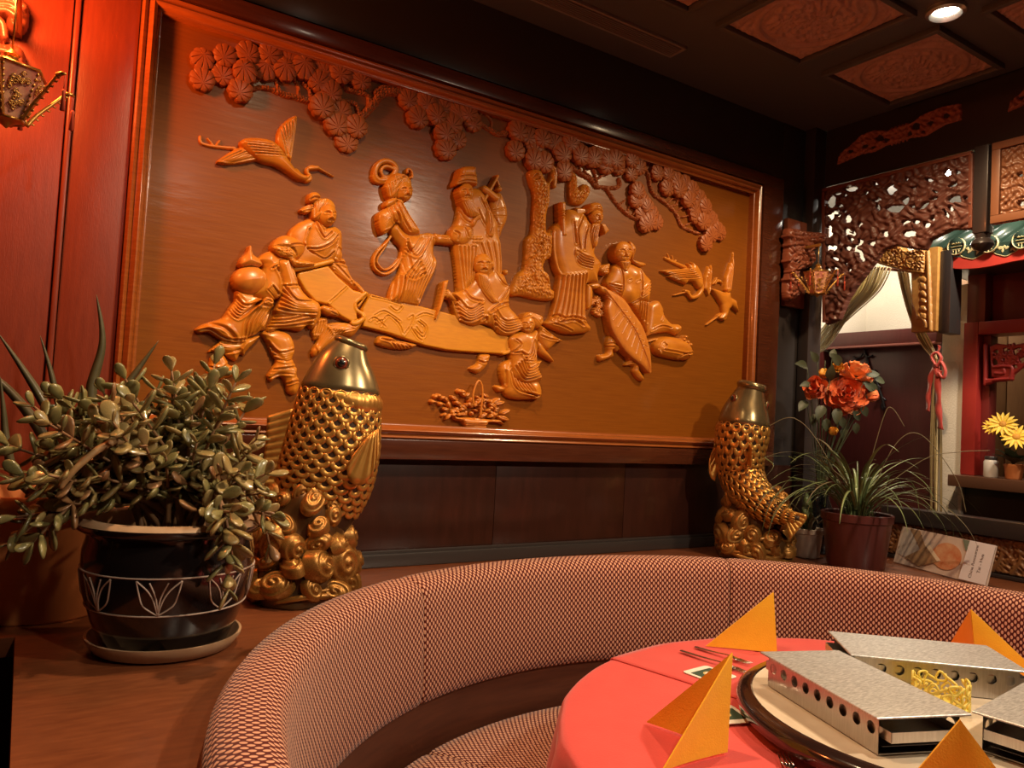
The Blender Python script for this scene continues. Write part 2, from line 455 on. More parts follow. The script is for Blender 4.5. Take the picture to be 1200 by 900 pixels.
# ------------------------------------------------------------------ ledge behind the bench
BC = np.array([1.39, -1.50]); RB = 1.19        # centre and outer radius of the round booth
LZ = 0.85
ledge_pts = [(-1.5, -0.012), (-1.5, -0.445), (0.018, -0.445), (0.018, -2.0)]
for a in np.linspace(204, -24, 46):
    ledge_pts.append((BC[0]+(RB-0.03)*math.cos(math.radians(a)), BC[1]+(RB-0.03)*math.sin(math.radians(a))))
ledge_pts += [(3.12, -2.0), (3.12, -0.012)]
prism('trim_1', [(x, y, LZ-0.04) for x, y in ledge_pts][::-1], (0, 0, 0.04), LEDGEW, None, bevel=0.002)
struct(bpy.data.objects['trim_1'])
bpy.data.objects['trim_1']['label'] = 'polished brown wooden ledge between the booth and the wall'
boxobj('trim_2', (0.03, -2.0, 0.0), (0.05, -0.012, LZ-0.041), BLACKW, None, bevel=0.002)['kind'] = 'structure'

# ------------------------------------------------------------------ round booth
FAB = bpy.data.materials.new('woven_fabric'); FAB.use_nodes = True
def build_fabric():
    nt = FAB.node_tree; b = nt.nodes['Principled BSDF']
    uv = nt.nodes.new('ShaderNodeUVMap'); uv.uv_map = 'UVMap'
    sp = nt.nodes.new('ShaderNodeSeparateXYZ'); nt.links.new(uv.outputs[0], sp.inputs[0])
    def M(op, a, b_=None):
        n = nt.nodes.new('ShaderNodeMath'); n.operation = op
        for i, x in enumerate((a, b_)):
            if x is None: continue
            if isinstance(x, (int, float)): n.inputs[i].default_value = x
            else: nt.links.new(x, n.inputs[i])
        return n.outputs[0]
    u = M('MULTIPLY', sp.outputs[0], 1/0.0158); v = M('MULTIPLY', sp.outputs[1], 1/0.0180)
    def dot(off):
        fu = M('SUBTRACT', M('FRACT', M('ADD', u, off)), 0.5); fv = M('SUBTRACT', M('FRACT', M('ADD', v, off)), 0.5)
        a = M('POWER', M('ABSOLUTE', M('MULTIPLY', fu, 3.1)), 2.0); c = M('POWER', M('ABSOLUTE', M('MULTIPLY', fv, 2.25)), 2.0)
        return M('ADD', a, c)
    d = M('MINIMUM', dot(0.0), dot(0.5))
    r = nt.nodes.new('ShaderNodeValToRGB'); e = r.color_ramp.elements
    e[0].position = 0.34; e[0].color = (0.66, 0.35, 0.23, 1); e[1].position = 0.54; e[1].color = (0.085, 0.006, 0.005, 1)
    nt.links.new(d, r.inputs[0]); nt.links.new(r.outputs[0], b.inputs['Base Color'])
    b.inputs['Roughness'].default_value = 0.85; b.inputs['Sheen Weight'].default_value = 0.15; b.inputs['Specular IOR Level'].default_value = 0.2
    bp = nt.nodes.new('ShaderNodeBump'); bp.inputs['Strength'].default_value = 0.5; bp.inputs['Distance'].default_value = 0.0015; bp.invert = True
    nt.links.new(d, bp.inputs['Height']); nt.links.new(bp.outputs[0], b.inputs['Normal'])
build_fabric()
def arc_sweep(name, prof, a0, a1, m, parent, n=36, closed=True, endround=0.0):
    """sweep a closed (r, z) profile round the booth centre; UVs in metres"""
    k = len(prof); V = []; Fc = []; UV = []
    pl = [0.0]
    for i in range(k): pl.append(pl[-1]+math.dist(prof[i], prof[(i+1) % k]))
    cr = np.mean([p[0] for p in prof]); cz = np.mean([p[1] for p in prof])
    angs = list(np.linspace(a0, a1, n+1)); sc = [1.0]*len(angs)
    if endround:
        e = math.degrees(endround/1.1)
        angs = [a0, a0+e*0.25*np.sign(a1-a0), a0+e*np.sign(a1-a0)]+list(np.linspace(a0+2*e*np.sign(a1-a0), a1-2*e*np.sign(a1-a0), n-3))+[a1-e*np.sign(a1-a0), a1-e*0.25*np.sign(a1-a0), a1]
        sc = [0.90, 0.95, 0.985]+[1.0]*(len(angs)-6)+[0.985, 0.95, 0.90]
    for a, s in zip(angs, sc):
        ca, sa = math.cos(math.radians(a)), math.sin(math.radians(a))
        for r, z in prof:
            r2 = cr+(r-cr)*s; z2 = cz+(z-cz)*(1-(1-s)*0.35)
            V.append((BC[0]+r2*ca, BC[1]+r2*sa, z2))
    for i in range(len(angs)-1):
        for j in range(k):
            j2 = (j+1) % k
            Fc.append((i*k+j, i*k+j2, (i+1)*k+j2, (i+1)*k+j))
            u0, u1 = math.radians(angs[i])*1.1, math.radians(angs[i+1])*1.1
            UV += [(u0, pl[j]), (u0, pl[j+1]), (u1, pl[j+1]), (u1, pl[j])]
    Fc.append(tuple(range(k))[::-1]); Fc.append(tuple(range((len(angs)-1)*k, len(angs)*k)))
    UV += [(p[0], p[1]) for p in prof][::-1]+[(p[0], p[1]) for p in prof]
    o = mk(name, V, Fc, m, parent)
    ul = o.data.uv_layers.new(name='UVMap'); ul.data.foreach_set('uv', np.array(UV, float).ravel())
    bm = bmesh.new(); bm.from_mesh(o.data); bmesh.ops.recalc_face_normals(bm, faces=bm.faces); bm.to_mesh(o.data); bm.free()
    o.data.set_sharp_from_angle(angle=math.radians(60))
    return o
booth = thing('curved_booth', (BC[0], BC[1], 0), 'round booth bench upholstered in red and pink dotted woven fabric', 'bench')
bprof = [(1.072, 0.612), (1.066, 0.635), (1.069, 0.74), (1.077, 0.85), (1.082, 0.884), (1.092, 0.904), (1.112, 0.917), (1.15, 0.921), (1.176, 0.914), (1.188, 0.898), (1.192, 0.875), (1.192, 0.62), (1.18, 0.604), (1.09, 0.602)]
for a0, a1 in ((177.2, 117.1), (116.9, 57.1), (56.9, -3.0), (-3.2, -24), (204, 177.4)):
    arc_sweep('backrest_cushion', bprof, a0, a1, FAB, booth, 34, endround=0.012)
sprof = [(0.62, 0.43), (0.605, 0.45), (0.60, 0.47), (0.61, 0.492), (0.635, 0.503), (0.80, 0.508), (1.0, 0.506), (1.045, 0.498), (1.06, 0.48), (1.06, 0.44), (1.05, 0.425), (0.64, 0.422)]
for a0, a1 in ((204, 177.4), (177.2, 117.1), (116.9, 57.1), (56.9, -3.0), (-3.2, -24)):
    arc_sweep('seat_cushion', sprof, a0, a1, FAB, booth, 34, endround=0.010)
BOOTHW = mat('booth_wood', (0.085, 0.026, 0.013), 0.4, coat=0.2, noise=((0.055, 0.016, 0.009), 8, (1, 1, 10), 6))
arc_sweep('booth_back', [(1.085, 0.0), (1.085, 0.72), (1.165, 0.72), (1.165, 0.0)], 204, -24, BOOTHW, booth, 80)
arc_sweep('booth_base', [(0.68, 0.0), (0.68, 0.420), (1.083, 0.420), (1.083, 0.0)], 204, -24, BOOTHW, booth, 80)

# ================================================================== the carved mural
MX0, MX1, MZ0, MZ1 = 0.232, 2.735, 1.300, 2.445
mural = thing('carved_mural', (1.48, -0.01, 1.20), 'large framed wooden wall relief of sages holding a long scroll under pine branches', 'wall carving')
boxobj('back_panel', (MX0-0.02, 0.0, MZ0-0.02), (MX1+0.02, 0.0115, MZ1+0.02), PANELW, mural, bevel=0)
FD = 0.040            # the frame stands proud of the panel
def corner(px, py, y=-FD): q = onY(px, py, y); return (q[0], q[2])
ix0, ix1, iz0, iz1 = 0.250, 2.690, 1.302, 2.415       # inner edge of the moulding at its face
ox0, ox1, oz0, oz1 = 0.196, 2.735, 1.262, 2.462       # outer edge of the moulding
def moulding(name, a, b, inn):
    """mitred rail from a to b (x, z); inn = inward unit direction"""
    prof = [(0.0, 0.0), (0.0, 0.030), (0.006, 0.037), (0.013, 0.034), (0.016, 0.028), (0.020, 0.036), (0.028, 0.045), (0.036, 0.041), (0.040, 0.030), (0.044, 0.026), (0.050, 0.026), (0.050, 0.0)]
    A = np.array(a); B = np.array(b); t = (B-A)/np.linalg.norm(B-A); V = []
    for P, s in ((A, 1), (B, -1)):
        for w_, d in prof:
            q = P+np.array(inn)*w_+t*s*w_
            V.append((q[0], -d+0.0005, q[1]))
    k = len(prof); Fc = [(i, i+1, k+i+1, k+i) for i in range(k-1)]+[tuple(range(k)), tuple(range(k, 2*k))[::-1]]
    bm = bmesh.new(); vs_ = [bm.verts.new(v) for v in V]
    for f in Fc: bm.faces.new([vs_[i] for i in f])
    return fin(name, bm, FRAMEW, mural, autos=50)
moulding('frame_moulding', (ox0, oz1), (ox1, oz1), (0, -1)); moulding('frame_moulding', (ox0, oz0), (ox1, oz0), (0, 1))
moulding('frame_moulding', (ox0, oz0), (ox0, oz1), (1, 0)); moulding('frame_moulding', (ox1, oz0), (ox1, oz1), (-1, 0))
# flat outer boards of the frame
FB = mat('frame_board', (0.080, 0.022, 0.009), 0.24, coat=0.5, coat_rough=0.12, noise=((0.055, 0.014, 0.006), 10, (1, 4, 14), 6))
boxobj('frame_board', (ox0, -0.044, oz1), (2.868, 0.0, 2.512), FB, mural, bevel=0.003)
boxobj('frame_board', (ox0, -0.044, 1.198), (2.868, 0.0, oz0), FB, mural, bevel=0.003)
boxobj('frame_board', (ox1, -0.044, oz0), (2.868, 0.0, oz1), FB, mural, bevel=0.003)

def R(step=0.0019): return Relief(wallxz, step)
WP = wallplace(0.0)
def lerp_folds(A, B, n, dep, wid):
    """n fold lines between two guide lines"""
    A = np.array(A, float); B = np.array(B, float); k = 7
    def res(P):
        P = crom(P, 6) if len(P) > 2 else P
        d = np.r_[0, np.cumsum(np.linalg.norm(np.diff(P, axis=0), axis=1))]
        return np.stack([np.interp(np.linspace(0, d[-1], k), d, P[:, i]) for i in (0, 1)], 1)
    A, B = res(A), res(B)
    return [([tuple(q) for q in (A*(1-t)+B*t)], dep, wid) for t in np.linspace(0, 1, n+1)]
def face(rl, c, s, turn, z0, h=26, bald=True):
    """a carved face about c (survey px), s = half height px, turn = -1..1 where it looks"""
    cx, cy = c; ox = turn*s*0.28
    oval = [(cx+math.cos(a)*s*0.80, cy+math.sin(a)*s) for a in np.linspace(0, 2*PI, 18, endpoint=False)]
    mm = 2.7
    rl.poly(oval, z0, h, s*mm*0.85, folds=[
        ([(cx+ox-s*.50, cy-s*.10), (cx+ox-s*.28, cy-s*.18), (cx+ox-s*.10, cy-s*.06)], 3.2, s*mm*.075),
        ([(cx+ox+s*.12, cy-s*.06), (cx+ox+s*.30, cy-s*.18), (cx+ox+s*.50, cy-s*.10)], 3.2, s*mm*.075),
        ([(cx+ox-s*.24, cy+s*.50), (cx+ox, cy+s*.46), (cx+ox+s*.24, cy+s*.50)], 3.0, s*mm*.07)],
        bumps=[((cx+ox, cy+s*.16), s*mm*.13, s*mm*.24, 9), ((cx+ox, cy+s*.30), s*mm*.19, s*mm*.11, 6),
               ((cx+ox-s*.30, cy+.02*s), s*mm*.17, s*mm*.12, 2.5), ((cx+ox+s*.30, cy+.02*s), s*mm*.17, s*mm*.12, 2.5),
               ((cx+ox-s*.34, cy+.28*s), s*mm*.22, s*mm*.2, 3), ((cx+ox+s*.34, cy+.28*s), s*mm*.22, s*mm*.2, 3),
               ((cx+ox, cy+s*.72), s*mm*.22, s*mm*.14, 3.5), ((cx+ox, cy-.3*s), s*mm*.5, s*mm*.12, 2.5)])
def beard(rl, pts, z0, h, top, bot, n=6):
    rl.poly(pts, z0, h, 22, folds=lerp_folds(top, bot, n, 2.2, 2.2))
def figure(name, rl, label, m=None, blur=0):
    o = rl.build(name, WP, m or CARVE, mural, blur=blur); o['label'] = label; return o
def sub(name, rl, parent, m=None, blur=0, label=None):
    o = rl.build(name, WP, m or CARVE, parent, blur=blur)
    if label: o['label'] = label
    return o
bark = lambda s_: (lambda u, v: 0.0035*np.tanh(2.5*np.sin(u*s_+2.2*np.sin(v*s_*0.6))*np.sin(v*s_*0.8+2*np.sin(u*s_*0.7))))
def curls(u, v): return 0.004*np.sin(u*520+2*np.sin(v*300))*np.sin(v*520+2*np.sin(u*310))

# ---------------------------------------------------------------- man with topknot unrolling the scroll
A2 = lambda t: S(330, 210, 7.5, t)
A4 = lambda t: S(340, 300, 7.5, t)
f = R()
f.poly(A2('415,760 535,690 575,745 605,825 635,875 685,915 728,965 748,1005 725,1035 690,1000 635,968 555,915 505,875 440,800'), 8, 24, 22,
       folds=lerp_folds(A2('440,720 520,800 600,880'), A2('470,830 560,900 690,1000'), 4, 3, 3)+[(A2('440,720 520,735 570,750'), 5, 4)])
f.poly(A2('60,640 65,480 130,400 200,360 290,345 400,420 470,410 520,440 540,480 540,600 532,700 430,745 120,805'), 12, 28, 45,
       folds=lerp_folds(A2('240,440 205,560'), A2('330,420 230,590'), 4, 4, 3)+lerp_folds(A2('500,600 470,690'), A2('535,620 520,720'), 3, 3, 3))
f.poly(A2('260,420 215,590 330,680 400,695 470,630 508,480 460,420 400,420 330,360'), 28, 20, 35,
       folds=[(A2('290,350 340,470 380,515 440,465'), 4, 3), (A2('320,350 370,450 400,430'), 3, 3), (A2('215,605 330,610 440,560 505,490'), 4, 3), (A2('225,620 330,690 400,705 470,640'), 5, 4)],
       tex=lambda u, v: 0.0012*np.sin(u*900)*np.sin(v*900))
man = figure('carved_figure', f, 'man with a topknot bending forward behind the scroll')
f = R(); f.poly(A2('270,345 272,240 300,190 350,165 420,168 465,205 480,260 440,330 380,390 320,370'), 28, 20, 25, folds=lerp_folds(A2('300,200 290,330'), A2('400,175 330,290'), 5, 2.5, 2.5))
f.poly(A2('235,170 250,122 300,108 345,135 340,172 290,202 250,200'), 26, 20, 16, folds=[(A2('250,180 290,160 330,165'), 4, 3)])
f.poly(A2('163,268 200,240 272,212 278,258 230,300 180,290'), 16, 16, 12, folds=lerp_folds(A2('175,265 260,230'), A2('185,285 265,265'), 2, 3, 2.5))
sub('hair', f, man)
f = R(); face(f, A2('410,310')[0], 14, 0.75, 34, 28); sub('head', f, man)

# ---------------------------------------------------------------- stooping porter with the gourd
A1 = lambda t: S(220, 220, 6, t)
A3 = lambda t: S(220, 330, 6, t)
f = R()
f.poly(A3('165,530 200,500 250,510 280,550 300,590 350,590 363,615 340,655 270,680 180,702 140,692 138,640 150,590'), 4, 26, 24,
       folds=lerp_folds(A3('150,600 230,610 290,570'), A3('145,660 230,650 300,610'), 4, 4, 3))
f.poly(A3('240,415 215,430 160,478 150,497 190,490 240,500 300,540 345,555 372,510 400,520 412,495 440,465 515,380 430,395'), 8, 26, 30,
       folds=lerp_folds(A3('240,430 320,440 400,430'), A3('170,490 280,500 370,480'), 4, 4, 3.5))
f.poly(A3('520,365 560,345 640,340 720,370 755,440 755,500 745,545 772,610 775,660 792,700 780,770 750,798 708,782 690,720 662,668 620,682 588,706 564,662 590,620 622,560 600,520 560,430'), 6, 30, 32,
       folds=lerp_folds(A3('560,420 640,500 750,480'), A3('620,540 690,560 755,540'), 4, 4, 3.5)+lerp_folds(A3('600,620 680,610 765,600'), A3('570,680 650,650 740,650'), 3, 4, 3.5)+[(A3('700,720 760,700 790,700'), 4, 3)])
f.poly(A3('620,200 600,250 555,345 590,357 640,330 720,332 800,345 846,305 880,332 942,240 930,150 860,110 700,110 640,140'), 14, 26, 26,
       folds=lerp_folds(A3('600,250 720,240 900,190'), A3('570,320 700,315 880,290'), 3, 3.5, 3))
f.poly(A3('350,60 338,130 300,180 270,230 240,258 150,285 90,310 60,338 90,358 150,352 200,378 250,412 330,432 400,427 432,392 480,372 525,340 550,330 590,200 612,160 560,80 450,70'), 14, 34, 40,
       folds=lerp_folds(A3('345,110 400,170 530,130'), A3('290,190 350,260 500,150'), 5, 4.5, 3.5)+lerp_folds(A3('480,190 410,290 400,420'), A3('580,200 520,300 480,365'), 4, 4.5, 4)+[(A3('75,345 160,335 250,390 340,412 410,405'), 4, 3), (A3('150,290 260,330 330,400'), 4, 6)])
f.poly(A1('490,500 580,442 640,470 720,495 760,560 762,640 690,740 650,770 560,800 490,770 460,740 530,560'), 20, 32, 45,
       folds=lerp_folds(A1('590,690 640,750'), A1('560,720 620,780'), 3, 4, 3)+[(A1('620,560 660,640 660,720'), 5, 4), (A1('640,540 590,570'), 3, 3)])
f.poly(A1('640,520 715,498 747,560 782,660 812,720 870,782 905,810 930,870 900,920 830,895 700,892 622,872 660,770 666,660'), 32, 26, 35,
       folds=lerp_folds(A1('680,690 760,790 890,800'), A1('640,850 740,870 900,880'), 5, 4.5, 3.5)+[(A1('720,510 760,640 800,690'), 3.5, 3), (A1('690,690 800,685'), 3, 3)])
f.poly(A1('530,790 560,770 600,780 605,815 570,830 535,815'), 46, 10, 10, folds=[(A1('545,800 570,790 590,805'), 3, 2.5)])
f.poly(A4('270,455 300,430 350,445 410,470 432,525 380,520 330,515 290,490'), 26, 16, 14, folds=[(A4('350,465 410,470'), 3, 2), (A4('355,490 425,520'), 3, 2)])
porter = figure('carved_figure', f, 'stooping porter in a belted robe striding with a gourd on his back')
f = R(); f.poly(A1('595,425 618,365 680,330 750,345 818,385 832,430 800,485 740,505 660,485'), 34, 30, 40, folds=[(A1('720,405 780,395 830,400'), 4, 3)])
f.poly(A1('600,415 680,400 740,420 770,470 760,500 880,520 890,545 760,552 700,495 640,475'), 44, 18, 20, tex=curls)
sub('head', f, porter)
f = R(); f.poly(A1('372,545 380,492 420,450 438,405 456,408 468,460 522,508 528,548 440,560'), 30, 34, 40)
f.poly([(A1('447,645')[0][0]+21*math.cos(a), A1('447,645')[0][1]+17*math.sin(a)) for a in np.linspace(0, 2*PI, 24, endpoint=False)], 24, 46, 55)
sub('gourd', f, porter, CARVE2)

# ---------------------------------------------------------------- the scroll
A6 = lambda t: S(425, 290, 7.5, t)
E6 = lambda t: S(540, 360, 7.5, t)
f = R()
f.poly([(434, 344), (452, 349), (478, 355), (510, 363), (540, 371), (575, 385), (597, 395), (599, 408), (587, 415), (540, 412), (521, 410), (497, 405), (457, 391), (425, 383), (424, 362)], 16, 10, 5, smooth=False,
       folds=[(A6(t), 2.2, 2.2) for t in ('70,430 200,460 330,500', '100,600 180,560 260,600 330,650', '180,640 230,600 320,680 350,760', '400,620 440,600 420,680 360,770',
              '470,610 540,580 620,600', '480,650 540,700 520,760 470,700', '500,640 560,700 530,790 450,720', '60,640 110,620 200,700', '240,520 300,560 340,520', '420,700 480,790 520,820', '120,660 170,640 160,690')])
f.poly(A4('70,145 335,85 420,180 500,250 560,300 610,310 660,340 640,385 600,400 575,440 585,500 595,565 540,585 440,530 330,430 220,405 130,310 60,190'), 22, 12, 6, smooth=False, folds=[(A4('500,265 340,410'), 2.5, 2)])
f.tube(A4('45,118 200,88 370,45'), 7.5, 30)
f.tube(A4('665,325 610,375 572,415 580,470 632,512 642,550 590,588 550,592'), (6, 9), 28)
f.tube(A4('680,330 620,415 600,440'), (4, 4), 22)
f.tube([(590, 414), (597, 412), (599, 406)], (7, 6), 26)
scroll = figure('scroll', f, 'long unrolled scroll carved with a thin line drawing', SCROLLW, blur=0)

# ---------------------------------------------------------------- crane beneath the scroll
f = R()
f.poly(A4('195,690 190,660 235,560 320,540 330,600 300,660 250,720 210,740'), 6, 14, 14, folds=lerp_folds(A4('240,580 215,690'), A4('310,570 270,690'), 3, 3, 2.5))
f.poly(A4('330,600 420,580 540,590 600,575 650,560 620,630 540,712 430,700 380,765 300,835 215,885 195,830 240,760 270,690'), 12, 24, 26,
       folds=lerp_folds(A4('330,640 240,790'), A4('470,660 260,850'), 6, 3.5, 2.5)+lerp_folds(A4('340,620 500,600'), A4('380,680 560,640'), 4, 2.5, 2.5))
figure('carved_crane', f, 'crane carved below the scroll with folded wing')

# ---------------------------------------------------------------- lady with looped hair
A5 = lambda t: S(425, 180, 7.5, t)
f = R()
f.tube(A5('240,735 200,790 130,860 95,930 105,1010 180,1060 260,1030 320,950 345,840'), 5.5, 6, h=12)
f.tube(A5('235,745 190,830 140,900 125,960 180,1020 250,1000 310,930'), 4, 4, h=10)
f.poly(A6('120,835 150,778 250,785 300,815 420,835 485,858 400,892 250,888 150,862'), 6, 22, 20, folds=lerp_folds(A6('160,800 240,830 290,880'), A6('300,820 380,850 420,880'), 4, 4, 3))
f.poly(A5('290,760 340,820 352,900 330,1040 270,1150 240,1285 330,1312 490,1335 530,1270 582,1160 628,1080 666,970 642,880 638,740 600,690 520,700 390,690 310,605 250,655'), 10, 36, 50,
       folds=lerp_folds(A5('600,720 520,900 380,1080 330,1290'), A5('635,800 630,960 560,1120 490,1310'), 7, 4.5, 4)+lerp_folds(A5('390,760 420,860 520,720'), A5('380,850 470,900 580,730'), 3, 5, 4)
       +lerp_folds(A5('390,870 440,1050 500,960'), A5('350,930 410,1100 540,1050'), 3, 4, 4)+lerp_folds(A5('300,1080 260,1270'), A5('370,1080 330,1290'), 2, 4, 4))
f.poly(A5('145,530 190,488 250,450 300,415 340,398 375,440 430,540 480,620 516,690 460,712 390,692 310,602 240,682 185,702 150,640'), 28, 28, 40,
       folds=[(A5('300,430 350,560 420,680'), 4, 3), (A5('330,410 400,540 490,660'), 4, 3), (A5('200,690 260,660 320,590 300,520'), 4, 3.5), (A5('240,480 270,580 300,600'), 3.5, 4), (A5('270,460 330,600'), 3, 3)],
       tex=lambda u, v: 0.0006*np.sin(u*700)*np.sin(v*700))
f.poly(A5('628,702 680,708 760,715 845,750 895,792 800,802 720,792 645,782'), 20, 18, 16, folds=[(A5('680,720 720,740 760,725'), 3, 2.5), (A5('760,760 860,785'), 2.5, 2)])
lady = figure('carved_figure', f, 'lady with looped hair in a flowing robe holding out her hands')
f = R()
f.tube(A5('270,190 300,130 265,80 200,62 140,95 112,165 140,225 210,225 280,190'), 8.5, 18)
f.tube(A5('290,190 300,150 250,120 200,110 165,145 185,200 240,205'), 6, 20)
f.tube(A5('100,200 120,240 190,248 250,225'), 8, 14)
f.tube(A5('395,165 400,135 430,150 440,205 420,210'), 4, 22)
f.poly(A5('205,280 230,220 280,180 340,165 400,190 432,230 440,280 420,380 300,395 240,392 215,340'), 28, 26, 30, folds=lerp_folds(A5('230,270 250,370'), A5('380,190 300,300'), 6, 2.6, 2.4)+lerp_folds(A5('300,180 370,175 425,230'), A5('290,210 350,205 400,230'), 2, 2.5, 2.3))
f.poly(A5('203,465 213,412 280,385 312,398 282,442 232,468'), 32, 16, 14)
sub('hair', f, lady)
f = R(); face(f, A5('372,325')[0], 13, 0.6, 38, 24); f.poly(A5('300,400 345,395 365,440 330,450'), 36, 14, 14); sub('head', f, lady)

# ---------------------------------------------------------------- scholar in the square hat
A7 = lambda t: S(515, 180, 9, t)
A8 = lambda t: S(505, 275, 7.5, t)
f = R()
f.poly(A7('545,470 640,410 690,490 722,600 717,700 672,800 640,890 590,880 560,700'), 10, 22, 26, folds=[(A7('560,600 710,575'), 2, 2), (A7('570,660 715,660'), 2, 2), (A7('600,750 690,760'), 2, 2), (A7('640,430 600,560'), 2, 2)])
f.poly([(541.5, 234), (538, 247), (535, 260), (530, 269), (529.5, 280), (532, 290), (535, 310), (537, 330), (539, 346), (552, 340), (565, 332), (588, 326), (589, 290), (586, 275), (585, 262), (577, 247), (570, 228), (562, 220), (550, 222)], 14, 32, 45,
       folds=lerp_folds([(538, 290), (541, 315), (544, 340)], [(556, 290), (553, 315), (551, 338)], 4, 3.5, 3.5)+lerp_folds([(562, 285), (568, 305), (570, 325)], [(584, 285), (586, 305), (586, 322)], 3, 3.5, 3.5)
       +[(A7('400,600 450,720 500,800'), 4, 3), (A7('420,470 480,600 500,680'), 4, 3), (A7('215,600 260,700 330,740'), 3.5, 3), (A7('480,520 520,640 500,860'), 5, 4)])
f.poly(A7('140,790 185,760 280,760 350,790 340,900 250,960 150,930 125,860'), 34, 20, 26, folds=[(A7('160,820 200,850 190,910'), 4, 3.5), (A7('270,780 300,880'), 4, 3)])
f.poly(A7('500,560 560,640 580,760 570,880 510,860 490,740'), 40, 18, 22, folds=[(A7('530,620 545,760 530,850'), 4, 3)])
f.poly(A7('340,720 360,680 395,640 420,640 440,680 400,710 380,750 350,770'), 44, 14, 12, folds=[(A7('385,690 415,650'), 2.5, 2), (A7('395,705 435,680'), 2.5, 2)])
for q in range(7): f.poly([(p[0]+(q % 3)*4-4, p[1]+(q//3)*4) for p in A7('385,890 400,870 425,880 420,905 395,910')], 44, 8, 6)
scholar = figure('carved_figure', f, 'bearded scholar in a square hat with a palm-leaf fan behind him')
f = R(); f.tube(A7('470,500 540,380 620,235'), (7, 5.5), 34); f.tube(A7('600,250 630,330 650,365'), 4, 26); f.poly(A7('600,380 630,345 665,365 650,400'), 20, 14, 10); f.poly(A7('450,350 490,332 560,385 625,440 628,490 590,500 520,440 460,400'), 34, 16, 14)
sub('flute', f, scholar)
f = R(); f.poly(A7('190,330 183,290 205,245 245,140 378,134 390,190 405,262 402,335 350,322 270,312'), 40, 26, 18, folds=[(A7('200,250 300,235 400,250'), 4, 3), (A7('190,310 280,285 395,300'), 3, 2.5), (A7('365,140 372,235'), 3.5, 2.5)]); sub('hat', f, scholar)
f = R(); face(f, A7('290,400')[0], 11, -0.1, 40, 24); sub('head', f, scholar)
f = R(); beard(f, A7('235,465 290,450 345,470 385,530 405,590 435,642 352,674 300,640 262,570'), 44, 24, A7('250,500 320,660'), A7('345,490 415,640'), 6); sub('beard', f, scholar)

# ---------------------------------------------------------------- seated elder with the brush
f = R()
f.poly(E6('78,540 150,490 165,415 262,415 242,490 212,540 150,582'), 4, 24, 22, folds=[(E6('160,470 200,490 240,480'), 4, 3)])
f.poly(A8('185,520 260,492 340,440 410,355 550,285 605,325 655,350 682,420 708,480 702,620 765,700 825,800 802,842 700,888 600,868 540,802 470,785 380,802 300,772 250,742 222,640'), 26, 34, 50,
       folds=lerp_folds(A8('220,540 330,660 430,600'), A8('250,720 340,760 440,720'), 5, 4.5, 3.5)+lerp_folds(A8('560,660 640,760 790,740'), A8('560,780 660,850 790,820'), 4, 4.5, 3.5)
       +[(A8('510,680 600,620 690,600'), 5, 4), (A8('540,720 590,860'), 4, 3.5), (A8('300,490 340,560 440,590'), 4, 3.5), (A8('560,310 620,420 690,450'), 4, 3), (A8('440,750 480,730 490,760'), 5, 4), (A8('600,590 680,480'), 4, 4)])
f.poly(A8('130,490 160,480 200,530 235,575 215,590 160,560 130,555'), 24, 16, 14)
f.poly(A8('95,500 120,478 150,490 140,540 110,545'), 30, 14, 10, folds=[(A8('100,510 140,505'), 2.5, 2), (A8('100,525 140,522'), 2.5, 2)])
f.poly(A8('640,315 665,305 682,325 670,352 645,345'), 22, 14, 10)
f.poly(A8('185,580 205,600 250,740 230,745 200,660'), 20, 14, 10)
elder = figure('carved_figure', f, 'seated bald elder with a long beard writing on the scroll')
f = R(); f.poly(A8('160,393 130,520 95,640 40,762 66,640 92,520 112,412'), 34, 14, 8, smooth=False); sub('brush', f, elder)
f = R(); face(f, A8('468,262')[0], 13.5, -0.3, 48, 28); f.poly(A8('525,240 550,230 560,270 540,300'), 52, 12, 10); sub('head', f, elder)
f = R(); beard(f, A8('408,338 450,325 500,345 528,395 545,455 570,540 612,592 545,604 490,560 440,482 415,412'), 50, 26, A8('425,360 450,470 540,590'), A8('500,360 535,470 590,590'), 6); sub('beard', f, elder)

# ---------------------------------------------------------------- page boy
f = R()
f.poly(E6('300,702 320,684 370,694 402,716 370,742 330,742'), 6, 22, 18)
f.poly(E6('378,492 420,464 452,470 472,580 545,640 690,650 718,782 600,812 460,802 398,762 390,690 365,620 358,540'), 12, 32, 40,
       folds=lerp_folds(E6('430,560 480,720 690,780'), E6('600,660 640,740 640,800'), 6, 4.5, 3.5)+[(E6('390,560 400,680'), 4, 4)])
f.poly(E6('690,190 720,160 790,220 860,268 908,294 850,312 770,377 720,342 680,270'), 14, 26, 26, folds=[(E6('700,250 780,280 860,290'), 4, 3), (E6('720,200 800,250'), 3.5, 3)])
f.poly(E6('690,300 740,360 790,420 828,482 760,452 690,402 670,340'), 16, 22, 20)
f.poly(E6('438,262 560,208 622,222 680,200 690,280 680,460 726,470 692,532 726,622 690,652 600,668 500,632 458,560 448,400'), 26, 30, 40,
       folds=lerp_folds(E6('560,440 590,540 680,500'), E6('480,520 560,630 700,600'), 4, 4.5, 3.5)+lerp_folds(E6('640,290 600,420 520,390'), E6('670,320 660,460 560,470'), 3, 4, 3.5)+[(E6('480,280 520,330 450,400'), 4, 3), (E6('460,400 520,400 560,420'), 4, 3)])
boy = figure('carved_figure', f, 'small page boy holding the end of the scroll')
f = R(); f.poly(E6('545,112 560,60 610,40 680,58 728,82 726,142 690,182 640,170 600,110'), 34, 24, 26, folds=lerp_folds(E6('570,90 640,80 700,140'), E6('600,60 670,70 715,120'), 3, 2.5, 2.4)); sub('hair', f, boy)
f = R(); face(f, E6('598,152')[0], 10.5, -0.7, 40, 22); sub('head', f, boy)

